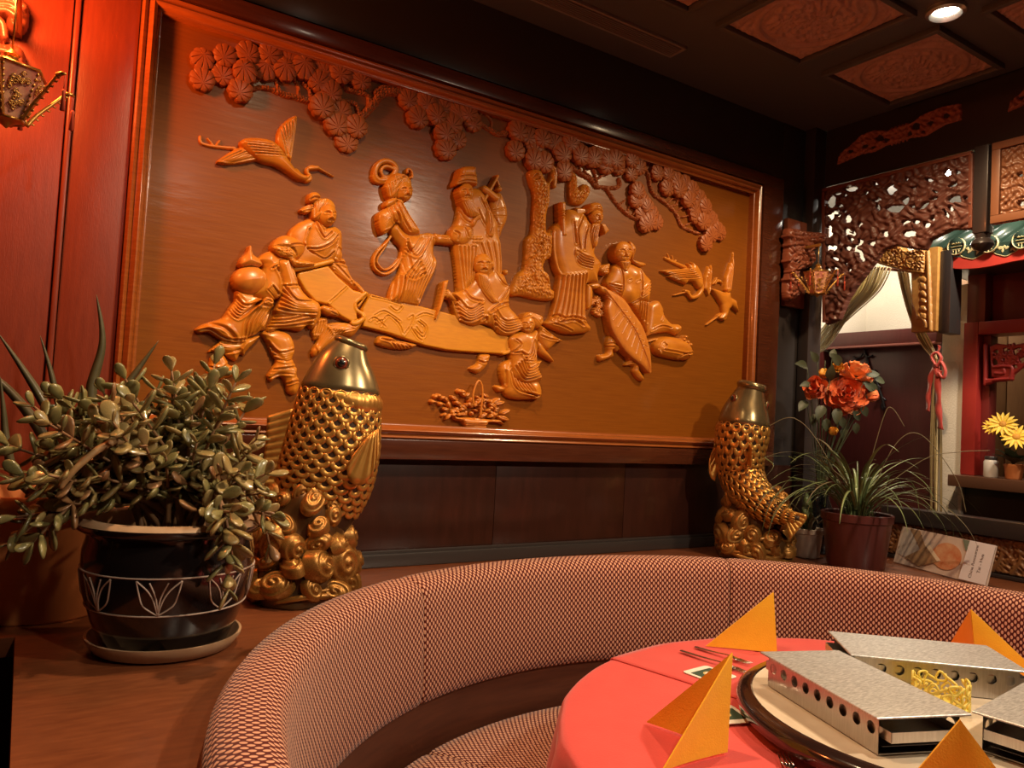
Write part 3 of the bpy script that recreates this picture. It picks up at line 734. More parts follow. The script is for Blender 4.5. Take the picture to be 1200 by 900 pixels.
# ---------------------------------------------------------------- tall official with tablet
B1 = lambda t: S(630, 190, 9, t)
B2 = lambda t: S(630, 285, 8.18, t)
f = R()
f.poly(B2('150,-150 145,0 158,100 172,170 212,300 200,400 168,600 130,720 85,762 112,792 200,832 320,868 500,852 522,800 482,742 472,640 482,392 592,382 592,300 622,190 562,100 572,0 560,-120 480,-260 420,-310 300,-330 250,-240 200,-200'), 16, 38, 50,
       folds=lerp_folds(B2('240,320 200,560 150,730'), B2('450,300 450,560 450,740'), 6, 5, 4)+[(B2('120,720 180,690 250,720 330,710 470,740'), 5, 4), (B2('200,760 330,740 430,790'), 4, 4), (B2('150,770 220,790 330,840'), 3.5, 3)]
       +lerp_folds(B2('350,110 380,200 500,240'), B2('350,70 430,120 520,150'), 4, 4, 3)+[(B2('430,-260 370,-120 390,60'), 4, 4), (B2('480,-180 440,-60 430,60'), 4, 4), (B2('330,-200 350,0'), 4, 4)])
f.tube(B2('160,-110 158,20 172,150 215,280 295,335 380,420 402,455'), (6, 5), 34)
f.poly(B2('598,225 640,205 695,195 690,240 685,290 650,302 600,270'), 24, 18, 14, folds=[(B2('630,235 690,205'), 2.5, 2), (B2('630,255 688,245'), 2.5, 2), (B2('630,270 680,270'), 2.5, 2)])
f.poly(B2('480,395 580,380 620,430 560,440 500,420'), 14, 16, 12)
f.poly(B2('475,410 530,440 520,600 470,620'), 12, 18, 16)
official = figure('carved_figure', f, 'tall official with winged hat holding an upright tablet')
f = R(); f.poly(B1('248,418 297,418 292,600 312,782 258,782 252,600'), 44, 16, 8, smooth=False, folds=[(B1('245,520 300,520'), 3, 3), (B1('245,545 300,545'), 3, 3), (B1('245,570 300,570'), 3, 3)]); sub('tablet', f, official)
f = R(); f.poly(B1('400,478 490,484 548,512 490,552 410,568'), 30, 12, 8, smooth=False); f.poly(B1('662,642 712,650 762,720 710,767'), 30, 12, 8, smooth=False)
f.poly(B1('548,500 560,440 620,418 672,440 695,510 690,540 600,515 552,540'), 46, 24, 18, folds=[(B1('555,490 620,470 690,500'), 3, 2.5)]); sub('hat', f, official)
f = R(); face(f, B1('632,575')[0], 9.5, 0.35, 46, 22); sub('head', f, official)
f = R(); beard(f, B1('590,640 640,632 668,660 650,760 642,860 600,900 560,800 560,700'), 46, 20, B1('595,660 570,780 600,890'), B1('655,660 640,760 620,880'), 4); sub('beard', f, official)
f = R()
for cx, cy in ((575, 540), (600, 590), (570, 650), (520, 560), (600, 670)):
    for k in range(8):
        a = k*PI/4; f.poly([(p[0], p[1]) for p in [B2('%g,%g' % (cx+math.cos(a+b)*r_, cy+math.sin(a+b)*r_))[0] for b, r_ in ((-.5, 6), (-.35, 30), (0, 40), (.35, 30), (.5, 6))]], 14, 12, 6)
figure('carved_blossom', f, 'small carved blossoms beside the tall official', CARVE2)

# ---------------------------------------------------------------- bare-chested man with the big leaf
B3 = lambda t: S(690, 270, 9, t)
B4 = lambda t: S(690, 360, 9, t)
f = R()
f.poly(B4('155,-20 215,40 262,300 200,285 165,120'), 4, 20, 18, folds=[(B4('170,60 230,50'), 4, 4), (B4('180,140 240,130'), 4, 4), (B4('195,215 250,205'), 4, 4)])
f.poly(B4('212,308 270,318 302,380 347,432 300,472 262,452 266,520 210,546 130,572 106,542 110,504 188,490 200,422 190,380'), 6, 26, 22, folds=[(B4('195,390 250,380 300,400'), 4, 3), (B4('200,420 260,420'), 4, 3)])
f.poly(B4('408,518 470,538 532,600 542,660 592,742 570,782 520,752 470,682 470,622 384,612 420,570'), 6, 26, 22, folds=[(B4('400,600 460,580 520,600'), 4, 3)])
f.poly(B3('530,720 640,740 650,830 640,960 620,1070 570,960 520,860 470,780'), 16, 22, 24, folds=lerp_folds(B3('530,740 520,880'), B3('620,760 610,980'), 4, 4, 3))
f.poly(B3('245,430 270,370 350,338 450,345 560,390 622,470 668,530 662,680 642,760 560,742 480,772 400,762 330,722 230,602 188,560 218,480'), 18, 36, 50,
       folds=[(B3('330,400 345,560 330,700'), 4, 3.5), (B3('545,420 545,560 540,690'), 4, 3.5), (B3('400,540 430,520'), 2, 3), (B3('520,530 490,550'), 2, 3)]+lerp_folds(B3('210,560 260,580 330,600'), B3('220,600 280,640 330,690'), 3, 4, 3)+lerp_folds(B3('550,640 610,580 665,540'), B3('560,700 620,660 660,640'), 3, 4, 3)
       +[(B3('340,735 430,780 530,720'), 4, 3)], bumps=[(B3('420,660')[0], 22, 26, 8), (B3('390,470')[0], 14, 16, 4), (B3('490,470')[0], 14, 16, 4)])
f.poly(B3('120,590 170,590 230,640 300,720 280,740 190,680 130,640'), 34, 16, 12)
leafman = figure('carved_figure', f, 'bare-chested bearded man carrying a huge leaf')
f = R(); f.poly(B3('430,112 490,160 500,215 470,300 520,320 600,345 595,375 540,385 480,340 440,240'), 34, 18, 14, folds=[(B3('470,200 480,300'), 3, 2.5)]); face(f, B3('378,225')[0], 13, -0.1, 44, 28); sub('head', f, leafman)
f = R(); beard(f, B3('340,320 400,300 450,325 440,380 410,430 380,420 350,370'), 50, 16, B3('360,340 385,410'), B3('430,340 420,410'), 4); sub('beard', f, leafman)
f = R()
f.poly(B4('150,-200 215,-100 198,0 214,100 240,220 300,332 380,452 450,522 560,612 658,698 658,500 622,330 562,180 480,60 400,-60 320,-130 200,-195'), 44, 12, 20,
       folds=[(B4('170,-180 330,30 480,240 600,520 650,680'), 3.5, 2.5)]+[(B4('%d,%d %d,%d' % (330+k*40, 30+k*60, 250+k*48, 130+k*72)), 1.6, 1.8) for k in range(0, 7)]+[(B4('%d,%d %d,%d' % (330+k*40, 30+k*60, 400+k*36, 40+k*64)), 1.6, 1.8) for k in range(0, 7)])
sub('giant_leaf', f, leafman, CARVE2)
f = R()
f.poly(B4('632,90 640,0 660,-40 740,-70 792,10 802,80 882,170 960,180 988,240 930,292 850,262 700,282 620,312 608,290'), 8, 26, 28,
       folds=[(B4('650,250 760,200 860,220'), 3.5, 3), (B4('800,60 760,140'), 3, 3)], bumps=[(B4('930,230')[0], 9, 9, 5), (B4('960,210')[0], 7, 7, 5), (B4('860,230')[0], 8, 8, 5)])
f.tube(B4('630,362 700,340 775,335'), (4, 5), 12)
f.poly(B4('700,400 760,330 850,308 950,320 1040,350 1092,410 1112,490 1060,552 960,552 850,532 730,492'), 12, 40, 40,
       folds=lerp_folds(B4('730,440 780,370'), B4('760,480 800,400'), 3, 4, 3)+[(B4('780,450 900,470 1000,490 1100,480'), 4, 3.5), (B4('940,540 1010,490 1060,540'), 4, 3)])
for cx, cy in ((1010, 340), (1050, 365), (1080, 395), (1030, 315)): f.poly(B4('%d,%d %d,%d %d,%d %d,%d' % (cx-22, cy, cx, cy-22, cx+22, cy, cx, cy+22)), 26, 16, 9)
figure('carved_bundle', f, 'tied bundle and second leaf beside the bare-chested man')

# ---------------------------------------------------------------- trunk
B8 = lambda t: S(590, 190, 5.3, t)
f = R()
f.poly(B8('165,60 200,35 240,50 255,80 280,120 300,60 290,40 320,40 330,100 300,135 295,240 275,330 275,430 300,410 315,440 308,580 270,610 255,660 290,700 302,780 322,800 310,858 200,850 120,830 60,830 50,790 90,700 130,660 140,580 145,480 180,430 190,300 195,200 170,110'), 8, 34, 40, tex=bark(260),
       folds=[(B8('180,95 205,75 215,105 190,110'), 4, 3), (B8('190,260 210,245 215,270'), 4, 3), (B8('200,520 225,505 230,540'), 4, 4), (B8('140,620 200,560 240,480'), 4, 4), (B8('180,700 200,760'), 4, 4), (B8('230,690 280,760'), 4, 4)], n=4)
f.poly(B1('348,100 372,95 402,110 425,160 432,250 445,290 470,240 520,225 556,260 562,320 520,400 470,450 400,445 360,420 340,330'), 6, 30, 30, tex=bark(300))
f.tube(S(600, 100, 4, '200,470 205,400 180,380'), 9, 10)
trunk = figure('pine_trunk', f, 'old pine trunk with scaly bark', CARVE)

# ---------------------------------------------------------------- pine boughs
C2 = lambda t: S(200, 30, 4, t); C3 = lambda t: S(420, 60, 4, t); C4 = lambda t: S(600, 100, 4, t)
bk = bark(420)
f = R()
f.tube(C2('1075,310 1000,310 950,370 900,420 850,430 780,380 700,370 620,340 540,320 460,290 400,290 330,320'), (15, 6), 4, tex=bk, over=True)
for t, r_ in (('1060,300 1000,290 960,310', 9), ('930,400 930,330 880,310 830,300', 8), ('880,420 870,370 820,350', 7), ('540,320 510,300 490,255 440,250', 5), ('600,330 600,290 580,250', 5), ('660,340 650,300 620,270', 5), ('400,290 380,270 420,250', 4),
              ('740,370 780,320 760,280', 5), ('800,390 760,300 740,250', 5), ('880,310 830,300 800,270 770,250', 5), ('880,310 850,260', 4)):
    f.tube(C2(t), r_, 4, tex=bk)
bough_a = figure('pine_bough', f, 'longest knotted pine bough reaching over the flying crane', CARVEP)
f = R()
f.tube(C3('690,385 650,385 610,360 560,330'), (11, 7), 4, tex=bk); f.tube(C3('620,375 625,330 600,295'), 5, 4); f.tube(C3('575,335 570,300 580,290'), 4, 4)
bough_b = figure('pine_bough', f, 'short pine twig above the scholar in the square hat', CARVEP)
f = R()
f.tube(C4('270,370 320,410 370,440 400,475 440,480 490,550 540,600 590,630'), (8, 6), 5, tex=bk)
for t, r_ in (('320,410 320,370', 5), ('380,440 340,400', 5), ('400,470 390,410 370,380', 6), ('400,440 450,400 440,370', 5), ('440,480 500,475 505,440', 8), ('500,560 530,540', 4), ('540,600 550,570', 4), ('560,615 580,590', 4), ('580,625 640,650', 6)):
    f.tube(C4(t), r_, 5, tex=bk)
bough_c = figure('pine_bough', f, 'forked pine bough above the tall official', CARVEP)
f = R()
f.tube(C4('615,370 640,420 660,500 720,550 770,600 800,660 880,695'), (8, 6), 5, tex=bk)
for t, r_ in (('725,555 760,530 790,540', 4), ('765,595 800,570', 4), ('780,620 830,610', 4), ('800,660 850,640', 4), ('735,565 770,560 780,520', 4)):
    f.tube(C4(t), r_, 5, tex=bk)
bough_d = figure('pine_bough', f, 'drooping pine bough above the two cranes', CARVEP)
# one needle cluster: a fluted fan
def fan_mesh():
    n = 9; V = [(0, -0.40, 0.22)]; Fc = []
    rings = 5
    for i in range(1, rings+1):
        t = i/rings
        for j in range(n*8):
            a = 2*PI*j/(n*8); fl = abs(math.cos(a*n/2))
            r = t*(0.90+0.10*fl if i == rings else 1)
            x = r*math.cos(a); y = r*math.sin(a)-0.40*(1-t)
            z = 0.22*math.sqrt(max(0, 1-(0.90*t)**2))-(0.10*min(1, 2*t) if fl < 0.2 else 0)
            V.append((x, y, z if i < rings else max(z-0.05, 0.06)))
    k = n*8
    for j in range(k): V.append((V[1+(rings-1)*k+j][0]*1.0, V[1+(rings-1)*k+j][1], -0.5))
    for j in range(k): Fc.append((0, 1+j, 1+(j+1) % k))
    for i in range(rings):
        for j in range(k): Fc.append((1+i*k+j, 1+(i+1)*k+j, 1+(i+1)*k+(j+1) % k, 1+i*k+(j+1) % k))
    return meshdata('needle_cluster', V, Fc, CARVEP)
FANME = fan_mesh()
FANME.set_sharp_from_angle(angle=math.radians(35))
clusters = [(p, 13.0) for p in C2('145,165 145,258 250,150 240,232 355,138 340,228 435,205 460,138 530,215 545,160 615,205 320,312 705,212 690,265 790,225 880,255 740,315 700,385 790,400 770,465 860,480 820,545 1110,350 1150,435 1190,362')]
clusters += [(p, 12.0) for p in C3('310,245 350,305 390,260 455,290 430,345 530,335 505,292 390,385 455,415 400,462 735,378 790,402 728,470 850,412 820,462 812,512 860,525 910,422 945,482 985,432 955,565 1030,490 1090,502 1135,478 1150,532 1192,512')]
clusters += [(p, 9.5) for p in C4('70,240 360,350 430,350 490,385 550,415 545,352 585,382 670,412 720,420 718,480 760,450 770,490 800,460 832,490 812,540 845,580 870,530 890,572 852,612 905,612 880,642 925,632 950,680 920,702 965,690 895,742 575,498 600,540 570,542 622,570 600,602 642,602 630,642 668,642 612,652')]
for k, (p, r_) in enumerate(clusters):
    q = onY(p[0], p[1]); dist = (q[1]-CAM[1])/ray(*p)[1]
    # measured radius in px -> metres on the wall (foreshortened along x)
    rad = r_*dist*1.09/FPX
    ang = random.uniform(-0.5, 0.5)+ (PI if p[1] < 95 and random.random() < .3 else 0)
    b = Matrix(((1, 0, 0), (0, 0, -1), (0, 1, 0))).to_4x4()      # local z -> -Y, local y -> Z
    mt = Matrix.Translation((q[0], -0.010-0.006*random.random()-0.004*(k % 3), q[2])) @ b @ Matrix.Rotation(ang, 4, 'Z') @ Matrix.Scale(rad*random.uniform(0.95, 1.08), 4)
    share('needle_cluster', FANME, mt, bough_a if p[0] < 470 else bough_b if p[0] < 590 else bough_c if p[0] < 752 and (p[1] < 215 or p[0] < 740) else bough_d)

# ---------------------------------------------------------------- flying cranes
f = R()
f.tube(C2('140,520 145,550 200,565 300,575'), (4, 5), 4); f.tube(C2('175,530 200,560'), 3, 4); f.tube(C2('230,540 215,560'), 3, 4)
f.poly(C2('215,640 250,610 320,570 400,560 480,560 555,640 420,630 350,640 270,648'), 8, 16, 16, folds=lerp_folds(C2('330,590 230,635'), C2('480,600 280,645'), 5, 3, 2.4))
f.poly(C2('330,560 350,525 440,525 500,550 555,620 590,670 640,700 665,690 640,725 600,720 540,680 480,650 415,630'), 14, 24, 26, folds=lerp_folds(C2('350,545 480,560'), C2('400,600 540,610'), 4, 2.5, 2.4))
f.poly(C2('500,550 505,490 540,445 590,420 592,470 578,560 565,640 545,620'), 10, 16, 14, folds=lerp_folds(C2('515,480 545,610'), C2('585,440 560,620'), 5, 3, 2.2))
f.tube(C2('590,680 630,722 655,715 640,680 660,662 690,668'), (8, 5), 12); f.tube(C2('690,665 765,706'), (4, 1.6), 12); f.tube(C2('650,668 690,665'), 6, 14)
figure('carved_crane', f, 'crane flying with raised wing below the long pine bough')
B5 = lambda t: S(765, 285, 7.5, t)
f = R()
f.tube(B5('110,130 180,165 285,210'), (6, 8), 4); f.tube(B5('130,95 150,145'), 3, 4); f.tube(B5('170,110 180,155'), 3, 4); f.tube(B5('205,150 190,165'), 3, 4)
f.poly(B5('75,238 150,228 260,225 320,215 315,170 350,190 350,160 400,195 435,260 450,330 450,390 410,400 370,340 320,335 300,362 220,330 140,290 165,280'), 8, 24, 24, smooth=False, folds=lerp_folds(B5('330,220 120,250'), B5('400,300 200,310'), 5, 3, 2.4))
f.tube(B5('430,360 435,410 400,460 350,475 325,445 300,425'), (12, 6), 12); f.tube(B5('320,430 290,420'), 7, 13); f.tube(B5('285,432 192,457'), (4, 1.5), 12)
f.poly(B5('455,300 490,200 505,230 522,185 522,260 510,420 492,465 470,420 450,400'), 6, 16, 14, smooth=False, folds=lerp_folds(B5('470,300 490,440'), B5('510,220 500,400'), 3, 3, 2.4))
figure('carved_crane', f, 'crane gliding beneath the drooping pine branch')
f = R()
for k in range(4): f.tube(B5('%d,%d %d,%d' % (530+k*22, 360-k*14+(8 if k % 2 else 0), 565+k*16, 305+k*16)), 3.5, 10)
f.poly(B5('510,390 560,400 640,430 690,420 692,470 740,500 765,610 700,560 680,590 660,650 620,680 590,660 620,610 610,540 560,460'), 8, 24, 24, smooth=False)
f.poly(B5('632,410 640,300 682,165 690,200 718,65 712,200 700,330 690,430 660,440'), 6, 16, 12, smooth=False, folds=lerp_folds(B5('650,400 680,200'), B5('695,400 712,120'), 3, 3, 2.2))
f.tube(B5('650,600 640,655 610,660 590,635'), (9, 6), 12); f.tube(B5('600,628 575,640'), 6, 13); f.tube(B5('580,640 475,718'), (4, 1.5), 12)
figure('carved_crane', f, 'crane diving with upswept wings beside the frame moulding')

# ---------------------------------------------------------------- flower basket
B7 = lambda t: S(490, 430, 9.23, t)
f = R(0.0018)
def petal(cx, cy, r_, a, z, w_=0.5):
    return [B7('%g,%g' % (cx+math.cos(a)*x*r_-math.sin(a)*y*r_*w_, cy+math.sin(a)*x*r_+math.cos(a)*y*r_*w_))[0] for x, y in ((-1, 0), (-.5, .8), (.3, .8), (1, 0), (.3, -.8), (-.5, -.8))]
f.poly(B7('480,670 520,635 735,635 758,670'), 10, 20, 8, smooth=False)
f.poly(B7('380,520 450,545 600,550 800,570 900,575 950,632 880,600 780,600 735,640 515,640 480,585 410,570'), 12, 26, 16, smooth=False, folds=lerp_folds(B7('400,545 640,570 880,585'), B7('500,610 640,620 740,615'), 3, 3, 2.5))
rr = random.Random(3)
for k in range(60):
    cx = rr.uniform(380, 860); lim = 320+abs(cx-620)*0.28; cy = rr.uniform(lim, 535)
    a0 = rr.uniform(0, 6.28); rad = rr.uniform(20, 38)
    f.poly(petal(cx, cy, rad, a0, 0), 8+rr.uniform(4, 22), 8, 5, folds=[(petal(cx, cy, rad*0.8, a0, 0, 0)[0:4:3], 2, 1.5)])
for cx, cy, rad, a0 in ((305, 455, 38, 0.1), (340, 410, 40, 1.2), (330, 540, 40, 2.2), (290, 515, 30, 2.6), (400, 340, 45, 0.6), (310, 350, 40, 0.9), (950, 485, 55, -0.4), (930, 555, 60, 0.3), (850, 370, 55, -0.7), (880, 390, 60, -0.2), (820, 420, 50, 0.6), (740, 310, 35, 0.3), (540, 300, 34, -0.6), (500, 300, 30, 0.8)):
    f.poly(petal(cx, cy, rad, a0, 0), 16, 12, 9, folds=[(petal(cx, cy, rad*0.8, a0, 0, 0)[0:4:3], 2.5, 1.8)])
for cx, cy in ((160, 375), (195, 320), (230, 310), (265, 335), (450, 262), (490, 268), (250, 400)): f.poly(petal(cx, cy, 30, 0, 0, 0.9), 8, 18, 9)
f.tube(B7('160,375 250,390 320,420'), 3, 6); f.tube(B7('250,330 320,370'), 3, 6)
basket = figure('flower_basket', f, 'carved flower basket on the lower edge of the relief', CARVE2, blur=0)
hb = [onY(*p, -0.035) for p in B7('600,400 595,310 615,220 655,148 690,200 697,320 685,420 675,530')]
tube('basket_handle', crom(hb, 5), 0.0035, CARVE2, basket, n=8)

# ================================================================== gilt carp statues
def scale_mesh():
    n = 16; V = []; Fc = []
    def ell(cx, cy, rx, ry, z, f=lambda a: 0):
        for j in range(n):
            a = 2*PI*j/n; V.append((cx+rx*math.cos(a), cy+ry*math.sin(a), z+f(a)))
    low = lambda a: -0.16*max(0, math.sin(a))
    ell(0, 0, 0.56, 0.60, -0.05); ell(0, 0.02, 0.53, 0.56, 0.14, low); ell(0, 0.10, 0.40, 0.42, 0.19, low); ell(0, 0.20, 0.24, 0.26, 0.03, low)
    for i in range(3):
        for j in range(n): Fc.append((i*n+j, i*n+(j+1) % n, (i+1)*n+(j+1) % n, (i+1)*n+j))
    return meshdata('scale', V, Fc, GOLD)
SCALEME = scale_mesh()
def curl_mesh():
    nr, nt_ = 14, 30; V = [(0, 0, 0.72)]; Fc = []
    for i in range(1, nr+1):
        r = i/nr
        for j in range(nt_):
            a = 2*PI*j/nt_
            g = math.sin(2*PI*2.1*r+a)+0.35*math.sin(2*PI*6.3*r+3*a)
            z = 0.72*math.sqrt(max(0, 1-(0.98*r)**2))+0.085*g*min(1, 3*(1-r)+0.3)
            V.append((r*math.cos(a)*1.0, r*math.sin(a)*1.0, z if i < nr else -0.25))
    for j in range(nt_): Fc.append((0, 1+j, 1+(j+1) % nt_))
    for i in range(nr-1):
        for j in range(nt_): Fc.append((1+i*nt_+j, 1+(i+1)*nt_+j, 1+(i+1)*nt_+(j+1) % nt_, 1+i*nt_+(j+1) % nt_))
    return meshdata('wave_curl', V, Fc, WAVEG)
CURLME = curl_mesh()
REDEYE = mat('eye_red', (0.16, 0.03, 0.012), 0.15, coat=0.6)
EYEBLK = mat('eye_black', (0.01, 0.01, 0.01), 0.1, coat=0.8)
def fin_plate(name, rootline, tipline, nrm, ridge, m, parent, n=40, k=8, thick=0.007, nr=9):
    """fluted fin between a root line and a tip line of world points"""
    A = crom(rootline, 8); B = crom(tipline, 8)
    def res(P):
        d = np.r_[0, np.cumsum(np.linalg.norm(np.diff(P, axis=0), axis=1))]
        return np.stack([np.interp(np.linspace(0, d[-1], n), d, P[:, i]) for i in range(3)], 1)
    A, B = res(A), res(B); N = np.array(nrm); V = []; Fc = []
    for side in (1, -1):
        for i in range(n):
            for j in range(k):
                t = j/(k-1); p = A[i]*(1-t)+B[i]*t
                w_ = ridge*abs(math.sin(PI*nr*i/(n-1)))*min(1, 0.35+t)
                edge = math.sin(PI*min(1, max(0, i/(n-1))))**0.3
                V.append(p+N*side*(thick*0.5*edge*(1-0.55*t)+w_))
    def idx(s_, i, j): return s_*n*k+i*k+j
    for i in range(n-1):
        for j in range(k-1):
            Fc.append((idx(0, i, j), idx(0, i, j+1), idx(0, i+1, j+1), idx(0, i+1, j)))
            Fc.append((idx(1, i, j), idx(1, i+1, j), idx(1, i+1, j+1), idx(1, i, j+1)))
        Fc.append((idx(0, i, k-1), idx(1, i, k-1), idx(1, i+1, k-1), idx(0, i+1, k-1)))
        Fc.append((idx(0, i, 0), idx(0, i+1, 0), idx(1, i+1, 0), idx(1, i, 0)))
    for j in range(k-1):
        Fc.append((idx(0, 0, j), idx(1, 0, j), idx(1, 0, j+1), idx(0, 0, j+1)))
        Fc.append((idx(0, n-1, j), idx(0, n-1, j+1), idx(1, n-1, j+1), idx(1, n-1, j)))
    return mk(name, V, Fc, m, parent)
class Carp:
    def __init__(s, base, label, st, dors, ratio, headfrom, depth=None):
        """st = [(x, y, half)] survey points from tail to mouth; dors = dorsal direction as (across, toward viewer)"""
        s.base = np.array(base, float)
        nn = np.array([CAM[0]-base[0], CAM[1]-base[1], 0]); s.n = nn/np.linalg.norm(nn)
        s.a = np.array([-s.n[1], s.n[0], 0.0])            # horizontal, to the right seen from the room
        s.root = thing('carp_statue', tuple(base), label, 'statue', 'pair of gilt carp statues')
        k = np.dot(s.base-CAM, FWD)/FPX
        P = []; hd = []; hw = []
        for i, q in enumerate(st):
            p = s.at(q[0], q[1], q[3] if len(q) > 3 else 0.0); P.append(p); hd.append(q[2]*k*ratio[0]); hw.append(q[2]*k*ratio[1])
        Q = crom(np.column_stack([P, hd, hw]), 8)
        s.P = Q[:, :3]; s.hd = Q[:, 3]; s.hw = Q[:, 4]; s.m = len(Q)
        s.D = s.a*dors[0]+s.n*dors[1]; s.head = headfrom
        s.T = np.gradient(s.P, axis=0); s.T /= np.linalg.norm(s.T, axis=1)[:, None]
    def at(s, px, py, w=0.0):
        d = ray(px, py); t = np.dot(s.base+s.n*w-CAM, s.n)/np.dot(d, s.n); return CAM+d*t
    def frame(s, u):
        i = np.clip(u*(s.m-1), 0, s.m-1)
        f = lambda A: np.array([np.interp(i, np.arange(s.m), A[:, c]) for c in range(A.shape[1])])
        p, T = f(s.P), f(s.T); T /= np.linalg.norm(T)
        D = s.D-T*np.dot(s.D, T); D /= np.linalg.norm(D); L = np.cross(T, D)
        return p, T, D, L, np.interp(i, np.arange(s.m), s.hd), np.interp(i, np.arange(s.m), s.hw)
    def surf(s, u, th, k=1.0):
        p, T, D, L, hd, hw = s.frame(u)
        pos = p+k*(D*math.cos(th)*hd+L*math.sin(th)*hw)
        nr = D*math.cos(th)*hw+L*math.sin(th)*hd; nr /= np.linalg.norm(nr)
        return pos, nr, T
    def loft(s, name, u0, u1, m, n=26, k=1.0, shape=None, parent=None, capend=True, nk=30):
        V = []; Fc = []; us = np.linspace(u0, u1, n)
        for u in us:
            for j in range(nk):
                th = 2*PI*j/nk; kk = k*(shape(u, th) if shape else 1); V.append(s.surf(u, th, kk)[0])
        for i in range(n-1):
            for j in range(nk): Fc.append((i*nk+j, i*nk+(j+1) % nk, (i+1)*nk+(j+1) % nk, (i+1)*nk+j))
        Fc.append(tuple(range(nk))[::-1])
        if capend: Fc.append(tuple(range((n-1)*nk, n*nk)))
        return mk(name, V, Fc, m, parent or s.root)
    def build(s, rows, around, u_start):
        body = s.loft('body', 0.0, s.head+0.02, PATINA, 34)
        us = np.linspace(u_start, s.head-0.012, rows); du = us[1]-us[0]
        for i, u in enumerate(us):
            for j in range(around):
                th = 2*PI*(j+0.5*(i % 2))/around
                p, nr, T = s.surf(u, th, 1.0)
                _, _, D, L, hd, hw = s.frame(u)
                tang = -D*math.sin(th)*hd+L*math.cos(th)*hw
                wdt = np.linalg.norm(tang)*2*PI/around*1.02
                ln = np.linalg.norm(s.surf(min(u+du, 1), th)[0]-s.surf(max(u-du, 0), th)[0])*0.5*1.75
                X = tang/np.linalg.norm(tang); Y = np.cross(nr, X); Z = nr
                if np.dot(Y, T) < 0: X, Y = -X, -Y
                mt = Matrix.Identity(4); zz = 0.5*(wdt+ln)*0.8
                for c in range(3):
                    mt[c][0] = X[c]*wdt*0.92; mt[c][1] = Y[c]*ln*0.80; mt[c][2] = Z[c]*zz*0.75; mt[c][3] = p[c]
                share('scale', SCALEME, mt, body)
        h0 = s.head
        def hs(u, th):
            t = (u-h0)/(1-h0); return 1.05*(1-0.10*math.exp(-(t/0.05)**2)) if t < 0.15 else 1.05-0.03*t
        head = s.loft('head', h0-0.005, 0.985, GOLDH, 26, 1.0, hs, nk=40)
        # thick open lips with a dark throat
        lip = [s.surf(0.985, th, 1.03)[0] for th in np.linspace(0, 2*PI, 25)]
        p, T, D, L, hd, hw = s.frame(0.985)
        V, Fc = [], []
        nk = 24; rr = 0.30*min(hd, hw)
        for i in range(nk):
            th = 2*PI*i/nk; c, nr, _ = s.surf(0.985, th, 0.97)
            for j in range(8):
                b = 2*PI*j/8; V.append(c+nr*math.cos(b)*rr+T*(math.sin(b)*rr*1.2+0.002))
        for i in range(nk):
            for j in range(8): Fc.append((i*8+j, ((i+1) % nk)*8+j, ((i+1) % nk)*8+(j+1) % 8, i*8+(j+1) % 8))
        mk('lip', V, Fc, GOLDH, head)
        V = [s.surf(0.985, 2*PI*j/20, 0.86)[0]+T*0.0045 for j in range(20)]+[p-T*0.01]
        mk('mouth', V, [(j, (j+1) % 20, 20) for j in range(20)], PATINA, head)
        # ribbed gill edge behind the head
        V, Fc = [], []; nk = 160
        for i in range(6):
            for j in range(nk):
                th = 2*PI*j/nk
                vt = min(1, max(0, (0.45-math.cos(th))/0.9))          # fringe shows on the cheeks and throat only
                rid = 0.020*vt*abs(math.sin(th*20))*math.sin(PI*min(1, i/4))
                prof = [1.035, 1.07, 1.075, 1.065, 1.045, 0.97][i]-0.06*(1-vt)
                V.append(s.surf(h0+0.006-(0.002+0.014*vt)*i, th, prof+rid)[0])
        for i in range(5):
            for j in range(nk): Fc.append((i*nk+j, (i+1)*nk+j, (i+1)*nk+(j+1) % nk, i*nk+(j+1) % nk))
        mk('gill_edge', V, Fc, GOLD, head)
        return body, head
    def eye(s, head, u, th, r):
        p, nr, T = s.surf(u, th, 1.03)
        q = Vector(nr).to_track_quat('Z', 'Y').to_matrix().to_4x4()
        def dome(rr, off, hh, mname, m):
            V, Fc = lathegeo([(rr, -0.004), (rr, hh*0.2), (rr*0.86, hh*0.65), (rr*0.5, hh*0.92), (0.0002, hh)], (0, 0, 0), 20)
            mt = Matrix.Translation(Vector(p+nr*off)) @ q
            mk(mname, [tuple(mt @ Vector(v)) for v in V], Fc, m, head)
        V, Fc = [], []
        for i in range(22):
            a = 2*PI*i/22
            for j in range(8):
                b = 2*PI*j/8; V.append(((r*1.05+r*0.22*math.cos(b))*math.cos(a), (r*1.05+r*0.22*math.cos(b))*math.sin(a), r*0.22*math.sin(b)))
        for i in range(22):
            for j in range(8): Fc.append((i*8+j, ((i+1) % 22)*8+j, ((i+1) % 22)*8+(j+1) % 8, i*8+(j+1) % 8))
        mt = Matrix.Translation(Vector(p)) @ q
        mk('eye_ring', [tuple(mt @ Vector(v)) for v in V], Fc, GOLDH, head)
        dome(r, 0.0, r*0.55, 'eye', REDEYE); dome(r*0.62, r*0.32, r*0.4, 'pupil', EYEBLK)
